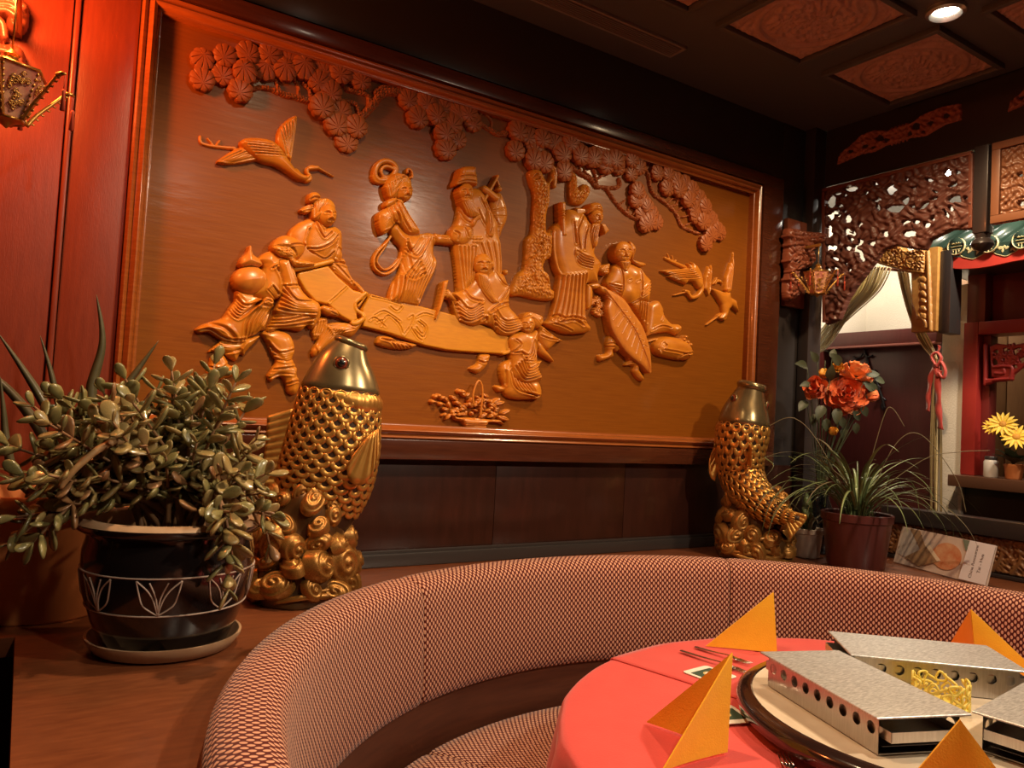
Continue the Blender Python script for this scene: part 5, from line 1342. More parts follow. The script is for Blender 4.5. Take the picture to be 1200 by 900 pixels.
for (x, y, w_, dx, dz) in ((946, 430, 0, -1, 0.3), (950, 450, 0.02, -1, -0.1), (945, 470, 0, -0.6, -0.6), (955, 485, 0, -0.2, -1), (968, 490, 0.02, 0.2, -1), (985, 488, 0.03, 0.4, -0.8), (1000, 482, 0.02, 0.8, -0.6), (1012, 448, 0.02, 0.8, -0.3), (1015, 440, 0, 1, 0.2), (1020, 452, 0, 1, -0.3),
                           (975, 420, -0.02, 0.2, 0.8), (958, 424, 0, -0.5, 0.6), (985, 428, 0.01, -0.4, 0.4), (1025, 445, -0.02, 1, 0), (1003, 495, 0.0, 0.1, -1), (990, 500, 0, -0.2, -1), (965, 475, 0.03, -0.4, -0.7), (1010, 475, 0.01, 0.6, -0.8), (972, 445, 0.02, 0.1, 0.5), (982, 478, 0.04, -0.1, -1)):
    c = vp(x, y, w_); ax = Vector((pa.x*dx, pa.y*dx, dz))+tocam*rl_.uniform(-0.1, 0.5)
    share('leaf', RL, orient(c, ax, tocam+Vector((0, 0, 0.4)), rl_.uniform(0.050, 0.072)), bouquet)
    tube('leaf_stem', crom([mouth, mouth.lerp(c, 0.55)+Vector((0, 0, 0.02)), c], 5), 0.0016, RSTEM, bouquet, n=5)

# ================================================================== the laid table
TC = np.array([1.55, -1.50]); TR = 0.742; TZ = 0.75
REDCLOTH = mat('red_tablecloth', (0.70, 0.080, 0.068), 0.8, sheen=0.25, spec=0.2, bump=(0.15, 260, (1, 1, 1)), noise=((0.65, 0.070, 0.060), 12, (1, 1, 1), 4))
table = thing('round_table', (TC[0], TC[1], 0), 'round dining table under the red cloth', 'table')
lathe('table_top', [(0.001, 0.0), (TR-0.02, 0.0), (TR-0.008, -0.006), (TR-0.008, -0.03), (TR-0.03, -0.036), (0.001, -0.036)], (TC[0], TC[1], TZ-0.003), BOOTHW, table, 64)
lathe('pedestal', [(0.30, 0.0), (0.30, 0.03), (0.10, 0.08), (0.06, 0.14), (0.06, 0.60), (0.16, 0.71)], (TC[0], TC[1], 0.001), BOOTHW, table, 36)
# cloth: flat top, soft edge, wavy skirt
V = []; Fc = []; nk = 220
rings = [(0.001, TZ+0.001, 0), (0.3, TZ+0.001, 0), (0.6, TZ+0.001, 0), (0.70, TZ+0.001, 0), (TR-0.012, TZ+0.001, 0), (TR-0.003, TZ-0.001, 0.02), (TR+0.003, TZ-0.008, 0.1), (TR+0.007, TZ-0.03, 0.25), (TR+0.012, TZ-0.08, 0.5), (TR+0.018, TZ-0.15, 0.8), (TR+0.022, TZ-0.23, 1.0), (TR+0.026, TZ-0.31, 1.1)]
for r, z, f_ in rings:
    for j in range(nk):
        a = 2*PI*j/nk; wv = 0.022*math.sin(17*a+0.8*math.sin(3*a))+0.009*math.sin(41*a)
        rr_ = r+f_*wv; V.append((TC[0]+rr_*math.cos(a), TC[1]+rr_*math.sin(a), z+0.012*f_*math.sin(5*a)))
for i in range(len(rings)-1):
    for j in range(nk): Fc.append((i*nk+j, i*nk+(j+1) % nk, (i+1)*nk+(j+1) % nk, (i+1)*nk+j))
tag(mk('tablecloth', V, Fc, REDCLOTH, None), 'red cloth draped over the round table', 'tablecloth')
# second cloth laid over the far half
e0 = onZ(715.6, 773, TZ+0.006)[:2]; e1 = onZ(879, 825, TZ+0.006)[:2]; ed = (e1-e0)/np.linalg.norm(e1-e0); en = np.array([-ed[1], ed[0]])
if np.dot(en, np.array([1.0, 0.3])) < 0: en = -en
pts = []
for a in np.linspace(0, 2*PI, 240, endpoint=False):
    p = TC+(TR-0.002)*np.array([math.cos(a), math.sin(a)])
    if np.dot(p-e0, en) > 0.0: pts.append((a, p))
k0 = max(range(len(pts)), key=lambda i: (pts[i][0]-pts[i-1][0]) % (2*PI)); pts = [p for _, p in pts[k0:]+pts[:k0]]
t0 = pts[0]; t1 = pts[-1]
V = []; Fc = []; n = len(pts); cen = np.mean(pts, axis=0)
for s_, z in ((0.0, 0.0042), (0.6, 0.0042), (0.97, 0.0042), (1.0, 0.0030), (1.012, -0.012), (1.03, -0.05), (1.045, -0.10)):
    for i, p in enumerate(pts):
        q = cen+(p-cen)*min(s_, 1.0)
        o_ = (p-TC)/np.linalg.norm(p-TC)*max(0, s_-1.0)*(0.55+0.3*math.sin(i*0.35))
        V.append((q[0]+o_[0], q[1]+o_[1], TZ+z+0.001*math.sin(i*0.5)*(1 if s_ > .5 else 0)))
for r in range(6):
    for i in range(n-1): Fc.append((r*n+i, r*n+i+1, (r+1)*n+i+1, (r+1)*n+i))
for r in range(3): Fc.append((r*n+n-1, r*n, (r+1)*n, (r+1)*n+n-1))
ov = mk('overlay_cloth', V, Fc, REDCLOTH, None)
sm_ = ov.modifiers.new('solid', 'SOLIDIFY'); sm_.thickness = 0.0016; sm_.offset = 1
tag(ov, 'second red cloth overlapping the tablecloth with a straight hem', 'tablecloth')

# ---- lazy susan
SU = np.array([1.60, -1.475]); SR = 0.40
susan = thing('lazy_susan', (SU[0], SU[1], TZ+0.007), 'dark lacquered lazy susan with a cream top on the red table', 'lazy susan')
lathe('rim', [(0.30, 0.0), (0.33, 0.004), (0.375, 0.006), (0.396, 0.014), (SR, 0.026), (0.398, 0.038), (0.388, 0.046), (0.370, 0.048), (0.366, 0.044)], (SU[0], SU[1], TZ+0.007), mat('lacquer_rim', (0.022, 0.010, 0.008), 0.16, coat=0.7, coat_rough=0.06), susan, 80)
lathe('top', [(0.001, 0.0445), (0.362, 0.0445), (0.367, 0.0455), (0.367, 0.030)], (SU[0], SU[1], TZ+0.007), mat('cream_top', (0.66, 0.56, 0.42), 0.45, noise=((0.58, 0.48, 0.35), 14, (1, 1, 1), 5)), susan, 80)
lathe('bearing', [(0.12, 0.0), (0.12, 0.03), (0.30, 0.03)], (SU[0], SU[1], TZ+0.0065), BLACKW, susan, 40)
SZ = TZ+0.0525

# ---- steel plate warmers
STEEL = mat('brushed_steel', (0.62, 0.61, 0.60), 0.33, metal=1.0, noise=((0.50, 0.49, 0.48), 12, (2, 40, 2), 6), bump=(0.06, 160, (1, 14, 1)))
STEELT = mat('scuffed_steel_top', (0.42, 0.42, 0.42), 0.42, metal=0.75, noise=((0.78, 0.78, 0.77), 30, (2, 9, 2), 9))
DARKST = mat('dark_steel', (0.10, 0.09, 0.09), 0.45, metal=0.8)
def warmer(c, ang, ln, wd, label, top_z, holes=9):
    """long side along local x; open ends; row of round vent holes in the long sides"""
    t = thing('plate_warmer', (c[0], c[1], SZ), label, 'plate warmer', 'steel plate warmers')
    ca, sa = math.cos(ang), math.sin(ang)
    def L(x, y, z): return (c[0]+x*ca-y*sa, c[1]+x*sa+y*ca, z)
    hz = top_z-SZ
    bl, bw = ln*0.5-0.012, wd*0.5-0.014
    # lid
    bm = bmesh.new(); box(bm, (-ln/2, -wd/2, top_z-0.004), (ln/2, wd/2, top_z))
    for v in bm.verts: v.co = L(*v.co)
    fin('lid', bm, STEELT, t, bevel=0.001, seg=1)
    # pierced long sides
    for sy in (-1, 1):
        V = []; Fc = []; cell = 2*bl/holes; r = hz*0.155; zc = SZ+hz*0.60; z0, z1 = SZ+0.001, top_z-0.005; nn = 24
        for th in (0, 1):
            y = sy*(bw-th*0.0015)
            for h in range(holes):
                x0 = -bl+h*cell; xc = x0+cell/2; o = len(V)
                sqr = []
                for j in range(nn):
                    a = 2*PI*j/nn+PI/4; dx, dz = math.cos(a), math.sin(a)
                    V.append(L(xc+r*dx, y, zc+r*dz))
                    s_ = 1/max(abs(dx), abs(dz)); ex, ez = dx*s_, dz*s_
                    sqr.append(L(xc+ex*cell/2, y, zc+(z1-zc)*ez if ez > 0 else zc+(zc-z0)*ez))
                V += sqr
                for j in range(nn):
                    f = (o+j, o+(j+1) % nn, o+nn+(j+1) % nn, o+nn+j); Fc.append(f if th == 0 else f[::-1])
            if th == 1:
                per = holes*nn*2
                for h in range(holes):
                    o = h*nn*2
                    for j in range(nn): Fc.append((o+j, per+o+j, per+o+(j+1) % nn, o+(j+1) % nn))
        mk('side_panel', V, Fc, STEEL, t, smooth=False)
    # bottom, feet flange and the pull-out tray
    bm = bmesh.new(); box(bm, (-bl, -bw+0.002, SZ+0.001), (bl, bw-0.002, SZ+0.003))
    for v in bm.verts: v.co = L(*v.co)
    fin('base_plate', bm, STEEL, t)
    bm = bmesh.new(); zt = SZ+hz*0.42; ex = bl+0.022
    for a, b in (((-ex, -bw+0.008, zt), (ex, bw-0.008, zt+0.002)), ((-ex, -bw+0.008, zt+0.002), (ex, -bw+0.0095, zt+hz*0.26)), ((-ex, bw-0.0095, zt+0.002), (ex, bw-0.008, zt+hz*0.26)),
                 ((ex-0.0015, -bw+0.008, zt+0.002), (ex, bw-0.008, zt+hz*0.26)), ((-ex, -bw+0.008, zt+0.002), (-ex+0.0015, bw-0.008, zt+hz*0.26))):
        box(bm, a, b)
    for v in bm.verts: v.co = L(*v.co)
    fin('tray', bm, STEEL, t)
    bm = bmesh.new(); box(bm, (-bl+0.004, -bw+0.012, SZ+hz*0.18), (bl-0.004, bw-0.012, SZ+hz*0.20))
    for v in bm.verts: v.co = L(*v.co)
    fin('inner_plate', bm, DARKST, t)
    for x in (-0.5, 0.5):
        V, Fc = lathegeo([(0.001, 0.0), (0.019, 0.0), (0.019, 0.014), (0.017, 0.014), (0.016, 0.010), (0.001, 0.010)], L(x*bl, 0, zt+0.003), 20)
        mk('tealight', V, Fc, mat('tealight_wax', (0.85, 0.75, 0.42), 0.5), t)
    return t
def fit(q, z):
    p = [onZ(x, y, z)[:2] for x, y in q]; c = np.mean(p, axis=0)
    u = ((p[1]-p[0])+(p[2]-p[3])) if np.linalg.norm(p[1]-p[0]) > np.linalg.norm(p[2]-p[1]) else ((p[2]-p[1])+(p[3]-p[0]))
    return c, math.atan2(u[1], u[0])
WZ = 0.872
c_, a_ = fit([(888, 762.5), (986, 763), (1140.5, 838.4), (1026, 839)], WZ)
warmer(c_, a_, 0.365, 0.195, 'steel plate warmer lying between the two napkins by the dark susan rim', WZ)
c_, a_ = fit([(965, 738.4), (1156, 756.8), (1203, 789.4), (1002, 771)], WZ)
warmer(c_+np.array([0.012, 0.004]), a_, 0.36, 0.195, 'steel plate warmer behind the yellow lace cup', WZ)
k_ = onZ(1139, 833, WZ)[:2]; u_ = onZ(1200, 799, WZ)[:2]-k_; L0 = np.linalg.norm(u_); u_ = u_/L0; v_ = np.array([u_[1], -u_[0]])
warmer(k_+u_*0.1825+v_*0.10, math.atan2(u_[1], u_[0]), 0.365, 0.20, 'steel plate warmer whose lid corner points at the yellow lace cup', WZ)

# ---- yellow lace cup
YEL = mat('yellow_plastic', (0.80, 0.62, 0.12), 0.4, subs=0.1)
YC = (1.637, -1.450)
cup = thing('lace_cup', (YC[0], YC[1], SZ), 'yellow pierced lace-pattern cup between the plate warmers', 'cup')
lathe('cup_ring', [(0.050, 0.0), (0.054, 0.002), (0.054, 0.008), (0.050, 0.010), (0.001, 0.006), (0.001, 0.0)], (YC[0], YC[1], SZ+0.0005), YEL, cup, 40)
rc = random.Random(4)
for k in range(26):
    a = 2*PI*k/26; zz = SZ+0.012+0.036*(k % 3)/2+rc.uniform(-.003, .003); r = 0.052
    V = []; Fc = []
    for i in range(14):
        b = 2*PI*i/14; rad = 0.0095*(1+0.18*math.cos(3*b+k))
        for j in range(6):
            g = 2*PI*j/6; rr_ = rad+0.0028*math.cos(g); off = 0.0028*math.sin(g)
            th = a+rr_*math.cos(b)/r; V.append((YC[0]+(r+off)*math.cos(th), YC[1]+(r+off)*math.sin(th), zz+rr_*math.sin(b)))
    for i in range(14):
        for j in range(6): Fc.append((i*6+j, ((i+1) % 14)*6+j, ((i+1) % 14)*6+(j+1) % 6, i*6+(j+1) % 6))
    mk('lace_loop', V, Fc, YEL, cup)
for k in range(9):
    a = 2*PI*k/9+0.1
    tube('lace_stem', [(YC[0]+0.052*math.cos(a+0.25*math.sin(q*0.9)), YC[1]+0.052*math.sin(a+0.25*math.sin(q*0.9)), SZ+0.006+q*0.0055) for q in range(10)], 0.003, YEL, cup, n=6)

# ---- folded napkins
NAP = mat('yellow_napkin', (0.95, 0.54, 0.030), 0.8, sheen=0.2, spec=0.2, noise=((0.92, 0.50, 0.026), 30, (1, 1, 1), 3), bump=(0.25, 320, (1, 1, 1)))
NZ = TZ+0.0065
def napkin(apex, hinge, tips, label):
    """upright folded napkin: leaves hinged on the line apex-hinge"""
    t = thing('folded_napkin', (hinge[0], hinge[1], NZ), label, 'napkin', 'yellow folded napkins')
    A = np.array(apex); Hh = np.array([hinge[0], hinge[1], NZ])
    for tip in tips:
        T = np.array([tip[0], tip[1], NZ]); nrm = np.cross(Hh-A, T-A); nrm /= np.linalg.norm(nrm)
        n = 10; V = []; Fc = []
        for s_ in (1, -1):
            for i in range(n+1):
                for j in range(n+1):
                    u, v = i/n, j/n
                    base_ = A*(1-u)+(Hh*(1-v)+T*v)*u
                    bul = 0.006*math.sin(PI*v)*u*math.sin(PI*u*0.8)
                    V.append(base_+nrm*(s_*(0.0016+0.0022*(1-v)*0.0)+bul))
        k = (n+1)**2
        for i in range(n):
            for j in range(n):
                f = (i*(n+1)+j, i*(n+1)+j+1, (i+1)*(n+1)+j+1, (i+1)*(n+1)+j); Fc.append(f); Fc.append(tuple(k+q for q in f[::-1]))
        rim = [i*(n+1) for i in range(n+1)]+[n*(n+1)+j for j in range(1, n+1)]+[i*(n+1)+n for i in range(n-1, -1, -1)]
        for q in range(len(rim)-1): Fc.append((rim[q], k+rim[q], k+rim[q+1], rim[q+1]))
        o = mk('napkin_leaf', V, Fc, NAP, t); o.data.set_sharp_from_angle(angle=math.radians(50))
    # rolled fold along the hinge
    return t
def above(px, py, xy):
    d = ray(px, py); t = np.dot(np.array(xy)-CAM[:2], d[:2])/np.dot(d[:2], d[:2]); return CAM+d*t
g = lambda x, y: onZ(x, y, NZ)[:2]
hq = g(852, 881); napkin(above(858, 765, hq), hq, [g(757.6, 846), g(776, 903)], 'yellow folded napkin by the table edge, opening towards the booth')
hq = g(910, 765); ap_ = above(906, 694, hq); napkin(ap_, hq, [g(827, 757), hq+np.array([0.05, 0.10])], 'yellow folded napkin standing between the forks and the booth')
hq = np.array([2.120, -1.290]); napkin(above(1138, 714, hq), hq, [hq+np.array([0.10, 0.135]), hq+np.array([0.075, -0.145])], 'yellow folded napkin between the booth and the plate warmer behind the lace cup')
ax_ = onZ(1125, 843, 0.955); hq = ax_[:2]; napkin(ax_, hq, [hq+np.array([-0.115, 0.09]), hq+np.array([0.11, -0.11])], 'yellow folded napkin beside the open tray ends of two plate warmers')

# ---- forks
CUT = mat('cutlery_steel', (0.50, 0.47, 0.45), 0.22, metal=1.0)
def fork(p0, p1, label):
    t = thing('fork', (p0[0], p0[1], NZ), label, 'fork', 'forks')
    d = np.array(p1)-np.array(p0); ln = np.linalg.norm(d); d /= ln; s_ = np.array([-d[1], d[0]])
    def L(x, y, z): q = np.array(p0)+d*x+s_*y; return (q[0], q[1], NZ+z)
    prof = [(0.0, 0.006, 0.004), (0.02, 0.0075, 0.004), (0.06, 0.0055, 0.005), (0.11, 0.0030, 0.008), (0.135, 0.0035, 0.009), (0.150, 0.0110, 0.006), (0.160, 0.0120, 0.005)]
    k = ln/0.205; V = []; Fc = []
    for x, w_, z in prof:
        for yy, zz in ((-w_, 0), (-w_*0.6, 0.0012), (w_*0.6, 0.0012), (w_, 0), (w_*0.6, -0.0012), (-w_*0.6, -0.0012)): V.append(L(x*k, yy, z+zz))
    for i in range(len(prof)-1):
        for j in range(6): Fc.append((i*6+j, i*6+(j+1) % 6, (i+1)*6+(j+1) % 6, (i+1)*6+j))
    Fc.append(tuple(range(6))[::-1]); Fc.append(tuple(range(len(V)-6, len(V))))
    mk('handle', V, Fc, CUT, t)
    for y in (-0.0095, -0.0032, 0.0032, 0.0095):
        tube('tine', [L(0.158*k, y, 0.005), L(0.18*k, y*0.98, 0.0035), L(0.205*k, y*0.95, 0.006)], [0.0017, 0.0016, 0.0007], CUT, t, n=6)
fork(g(798, 764), g(881, 792), 'fork lying between the beer mat and the other fork')
fork(g(814.6, 759.6), g(881, 780), 'fork lying closest to the upright napkin at the table rim')
pb = onZ(917, 886, NZ)[:2]; fork(pb+np.array([-0.135, -0.155]), pb, 'fork by the front edge of the lazy susan, tines showing')

# ---- beer mats
MATW = mat('beer_mat_board', (0.80, 0.76, 0.66), 0.7); MATG = mat('beer_mat_green', (0.035, 0.075, 0.045), 0.6); MATY = mat('beer_mat_emblem', (0.62, 0.48, 0.20), 0.6)
def beermat(c, ang, label):
    t = thing('beer_mat', (c[0], c[1], NZ), label, 'coaster', 'beer mats')
    ca, sa = math.cos(ang), math.sin(ang); h = 0.047
    def rr(hh, r, z0, z1, name, m, hy=None):
        hy = hy or hh; pts = []
        for cx, cy, a0 in ((hh-r, hy-r, 0), (-hh+r, hy-r, PI/2), (-hh+r, -hy+r, PI), (hh-r, -hy+r, 3*PI/2)):
            for q in range(5): a = a0+q*PI/8; pts.append((cx+r*math.cos(a), cy+r*math.sin(a)))
        return prism(name, [(c[0]+x*ca-y*sa, c[1]+x*sa+y*ca, z0) for x, y in pts], (0, 0, z1-z0), m, t, bevel=0)
    rr(h, 0.010, NZ, NZ+0.0016, 'board', MATW); rr(h*0.80, 0.004, NZ+0.0016, NZ+0.0018, 'printed_field', MATG, h*0.62)
    V, Fc = lathegeo([(0.0001, 0), (0.016, 0)], (c[0], c[1], NZ+0.00195), 28); mk('emblem', V, Fc, MATY, t)
    V, Fc = lathegeo([(0.0001, 0), (0.011, 0)], (c[0], c[1], NZ+0.0021), 28); mk('emblem_centre', V, Fc, MATW, t)
mc = (g(798, 787)+g(866, 794))/2; beermat(mc, 0.10, 'white beer mat with a green printed field beside the forks')
mc2 = g(851, 834)+np.array([-0.02, -0.01]); beermat(mc2, -0.3, 'white beer mat between the lazy susan and the napkin by the table edge')

# ================================================================== carved screen on the right and the room beyond
def RX(xp, step=0.003):
    return Relief(lambda pts, lift=0.0: np.array([(-q[1], q[2]) for q in (onX(p[0], p[1], xp-lift) for p in pts)]), step)
def XP(xp): return lambda u, v, h: np.stack([xp-h, -u, v], 1)
SX = 3.13
trimw = mat('screen_post', (0.030, 0.023, 0.022), 0.3, coat=0.3)
struct(boxobj('trim_3', (3.05, -0.068, LZ+0.002), (3.145, -0.012, CEIL-0.001), trimw, None, bevel=0.004))
beam = struct(boxobj('trim_4', (SX, -4.0, 2.525), (SX+0.10, -0.069, CEIL-0.001), trimw, None, bevel=0.004))
def blob(cx, cy, w_, h_, ang=0.0, jag=0.18, n=9, rng=random):
    out = []
    for k in range(n):
        a = 2*PI*k/n; r = 1+rng.uniform(-jag, jag); x = math.cos(a)*w_*r; y = math.sin(a)*h_*r
        out.append((cx+x*math.cos(ang)-y*math.sin(ang), cy+x*math.sin(ang)+y*math.cos(ang)))
    return out
rx_ = random.Random(8)
def leafy(u, v):
    return 0.006*np.tanh(2*np.sin(u*95+3*np.sin(v*70))*np.sin(v*88+3*np.sin(u*60)))+0.002*np.sin(u*260+v*190)
# frieze on the beam: two dragons round a longevity sign
def frieze(x0, x1, label):
    f = RX(SX, 0.003)
    def q(t, d): return (x0[0]+(x1[0]-x0[0])*t, x0[1]+(x1[1]-x0[1])*t+d)
    outl = [q(0, 14), q(0.03, 2), q(0.10, -3), q(0.20, -12), q(0.30, -13), q(0.40, -8), q(0.60, -8), q(0.70, -14), q(0.84, -16), q(0.97, -14), q(1, -12), q(1, 6), q(0.86, 6), q(0.72, 12), q(0.60, 9), q(0.40, 9), q(0.30, 12), q(0.20, 10), q(0.10, 12)]
    f.poly(outl, 4, 7, 6, smooth=False, tex=leafy)
    for t, w_, h_, d in ((0.12, 4, 2.4, 4), (0.235, 4.5, 3, 3), (0.35, 5, 4.5, -1), (0.41, 3, 3.5, 4), (0.59, 3, 3.5, 4), (0.65, 5, 4.5, -1), (0.765, 4.5, 3, 0), (0.89, 5, 3, -3), (0.30, 3, 2, 7), (0.70, 3, 2, 7)):
        f.hole(blob(*q(t, d), w_, h_, -0.3, 0.25, 9, rx_))
    for t in (0.44, 0.47, 0.50, 0.53, 0.56): f.tube([q(t, -9), q(t, 10)], 3, 10)
    for d in (-7, 0, 7): f.tube([q(0.43, d), q(0.57, d)], 3, 10)
    o = f.build('carved_frieze', XP(SX), mat('frieze_carving', (0.30, 0.10, 0.065), 0.5, noise=((0.24, 0.075, 0.05), 30, (1, 1, 1), 3)), beam); o['label'] = label
frieze((980, 179), (1126, 134), 'red-brown carved frieze of dragons round a longevity sign')
frieze((1180, 117), (1330, 70), 'second red-brown carved frieze along the beam')
# openwork panel
panel = thing('lattice_panel', (SX, -0.39, 1.87), 'dark red-brown openwork carved spandrel with irregular holes hanging under the beam', 'carved screen')
f = RX(SX, 0.0030)
edge = [(967, 223), (1141, 179), (1140, 268), (1116, 268), (1090, 280), (1084, 292), (1072, 291), (1058, 289), (1049, 287), (1034, 292), (1026, 304), (1012, 323), (1000, 338), (992, 352), (983, 374), (967, 380)]
f.poly(edge, 10, 9, 8, smooth=False, tex=lambda u, v: 0.0055*np.tanh(2.2*np.sin(u*52+4*np.sin(v*41))*np.sin(v*57+4*np.sin(u*37)))+0.0018*np.sin(u*170+5*np.sin(v*60)))
Lc = lambda x, y: (950+x/6, 170+y/6)
holes = '150,395,28,38 190,345,25,12 250,350,15,15 290,310,40,16 395,335,14,12 460,275,12,14 570,315,36,26 475,388,32,12 415,382,14,8 610,448,58,24 675,388,26,24 680,240,14,10 840,248,25,10 215,430,18,16 245,465,18,12 185,470,25,14 145,500,24,26 205,495,20,8 262,520,28,26 355,560,22,16 137,610,20,40 262,612,22,26 305,625,18,18 290,670,16,22 352,685,20,20 320,730,20,26 265,728,22,14 205,690,12,16 170,725,24,22 130,725,16,20 222,745,10,10 180,800,28,12 360,785,18,40 255,835,12,14 180,870,18,10 130,880,16,16 275,880,14,14 445,690,26,14 530,625,22,20 673,548,28,14 745,545,22,16 822,565,22,18 700,620,50,22 800,425,48,16 870,380,30,10 1015,385,46,26 990,445,20,20 960,490,14,28 1010,280,30,12 1035,200,20,16 735,300,22,8 720,435,16,12 870,520,16,22 1100,375,16,12 880,330,16,8 480,435,16,20 960,195,22,22'
for h in holes.split():
    a, b, c, d = map(float, h.split(','))
    x, y = Lc(a, b); f.hole(blob(x, y, c/6*1.2, d/6*1.2, -0.25+rx_.uniform(-.5, .5), 0.28, 8, rx_))
f.build('openwork', XP(SX), mat('lattice_wood', (0.125, 0.044, 0.031), 0.5, coat=0.1, noise=((0.095, 0.032, 0.023), 30, (1, 1, 1), 3)), panel, base=-0.012)
fr = [(967, 223), (1141, 179), (1140, 268)]
def barx(name, a, b, w_, d, m, parent, xp=SX):
    A = onX(*a, xp); B = onX(*b, xp); dv = (B-A)/np.linalg.norm(B-A); s_ = np.array([0, -dv[2], dv[1]])*w_/2
    return prism(name, [tuple(A+s_+(-d, 0, 0)), tuple(B+s_+(-d, 0, 0)), tuple(B-s_+(-d, 0, 0)), tuple(A-s_+(-d, 0, 0))], (d+0.012, 0, 0), m, parent, bevel=0.003)
LATF = mat('lattice_frame', (0.16, 0.05, 0.03), 0.4, coat=0.25)
barx('frame_bar', (966, 224), (1141, 180), 0.016, 0.020, LATF, panel); barx('frame_bar', (1140, 181), (1139.5, 268), 0.016, 0.019, LATF, panel); barx('frame_bar', (967, 226), (968, 378), 0.016, 0.019, LATF, panel)
# hanging post between the panels
p0 = onX(1151, 292, SX); hp = thing('hanging_post', (SX, p0[1], p0[2]), 'black lacquered hanging post with a carved tip between the two openwork panels', 'post')
boxobj('shaft', (SX-0.030, p0[1]-0.028, p0[2]+0.06), (SX+0.030, p0[1]+0.026, 2.524), trimw, hp, bevel=0.005)
lathe('finial', [(0.001, -0.012), (0.030, 0.0), (0.042, 0.018), (0.036, 0.034), (0.026, 0.042), (0.030, 0.058)], (SX, p0[1], p0[2]), trimw, hp, 24)
# second openwork panel
y1 = p0[1]-0.036
panel2 = thing('lattice_panel', (SX, y1-0.3, 2.2), 'brown carved openwork panel in a thick frame beyond the hanging post', 'carved screen')
f = Relief(None, 0.003)
f.poly([(-y1+0.03, 2.235), (-y1+0.62, 2.235), (-y1+0.62, 2.495), (-y1+0.03, 2.495)], 6, 8, 8, smooth=False, tex=leafy)
for k in range(26):
    a = rx_.uniform(-y1+0.05, -y1+0.6); b = rx_.uniform(2.25, 2.48); f.hole(blob(a, b, rx_.uniform(.008, .018), rx_.uniform(.006, .014), rx_.random()*3, .3, 8, rx_))
LAT2 = mat('lattice_wood_warm', (0.21, 0.085, 0.04), 0.42, coat=0.2)
f.build('openwork', XP(SX), LAT2, panel2, base=-0.012)
for a, b in (((SX-0.022, y1-0.65, 2.495), (SX+0.012, y1, 2.524)), ((SX-0.022, y1-0.65, 2.205), (SX+0.012, y1, 2.236)), ((SX-0.022, y1-0.031, 2.236), (SX+0.012, y1, 2.495)), ((SX-0.022, y1-0.65, 2.236), (SX+0.012, y1-0.62, 2.495))):
    boxobj('frame_bar', a, b, LAT2, panel2, bevel=0.003)
# rail and low carved panel above the ledge
rail = thing('screen_rail', (SX, -1.2, 0.852), 'dark low rail with a carved brown panel under it behind the leaflet', 'railing')
boxobj('top_rail', (SX-0.03, -3.0, 1.002), (SX+0.05, -0.42, 1.065), trimw, rail, bevel=0.004)
boxobj('backing', (SX, -3.0, 0.852), (SX+0.02, -0.42, 1.002), trimw, rail, bevel=0.0)
boxobj('bottom_rail', (SX-0.022, -3.0, 0.852), (SX, -0.42, 0.866), trimw, rail, bevel=0.003)
f = Relief(None, 0.003)
f.poly([(0.44, 0.868), (1.5, 0.868), (1.5, 1.000), (0.44, 1.000)], 2, 5, 6, smooth=False, tex=lambda u, v: 0.6*leafy(u*1.3, v*1.3))
for k in range(16):
    a = 0.46+k*0.066; f.tube([(a, 0.875), (a+0.03, 0.93), (a+0.01+0.05*rx_.random(), 0.99)], (9, 5), 5)
    f.tube([(a+0.02, 0.96), (a+0.05, 0.945), (a+0.08, 0.90)], (7, 4), 6)
f.build('carved_infill', XP(SX), mat('infill_carving', (0.20, 0.085, 0.03), 0.4, metal=0.2, coat=0.2), rail)

# ------------------------------------------------------------------ side room: white wall, burgundy screen wall, pillar
PLASTER = mat('white_plaster', (0.74, 0.69, 0.60), 0.85, bump=(0.7, 120, (1, 1, 1)))
struct(boxobj('wall_right', (4.70, -4.0, 0), (4.80, 0.8, CEIL), PLASTER, None, bevel=0))
struct(boxobj('wall_rear', (XR+0.06, 0.70, 0), (4.70, 0.80, CEIL), PLASTER, None, bevel=0))
BURG0 = mat('burgundy_boards', (0.105, 0.020, 0.018), 0.4, coat=0.2, noise=((0.085, 0.016, 0.014), 8, (6, 6, 1), 5))
boxobj('wall_board', (XR+0.07, 0.68, 0.0), (4.296, 0.699, 1.88), BURG0, bpy.data.objects['wall_rear'], bevel=0.003)
BURG = mat('burgundy_boards', (0.105, 0.020, 0.018), 0.4, coat=0.2, noise=((0.085, 0.016, 0.014), 8, (6, 6, 1), 5))
BX = 4.30
q0 = onX(1070, 403, BX); q1 = onX(1097, 500, BX)
cab = thing('burgundy_cupboard', (BX, 0.1, 0), 'tall burgundy cupboard with a moulded cornice behind the string curtain', 'cupboard')
yb = q1[1]
boxobj('body', (BX, yb, 0.001), (4.68, 0.69, q0[2]), BURG, cab, bevel=0.004)
boxobj('cornice', (BX-0.06, yb-0.02, q0[2]), (4.68, 0.69, q0[2]+0.085), BURG, cab, bevel=0.006)
boxobj('cornice_lip', (BX-0.075, yb-0.02, q0[2]-0.016), (BX-0.002, 0.69, q0[2]-0.001), mat('burgundy_lip', (0.30, 0.09, 0.07), 0.4, coat=0.3), cab, bevel=0.004)
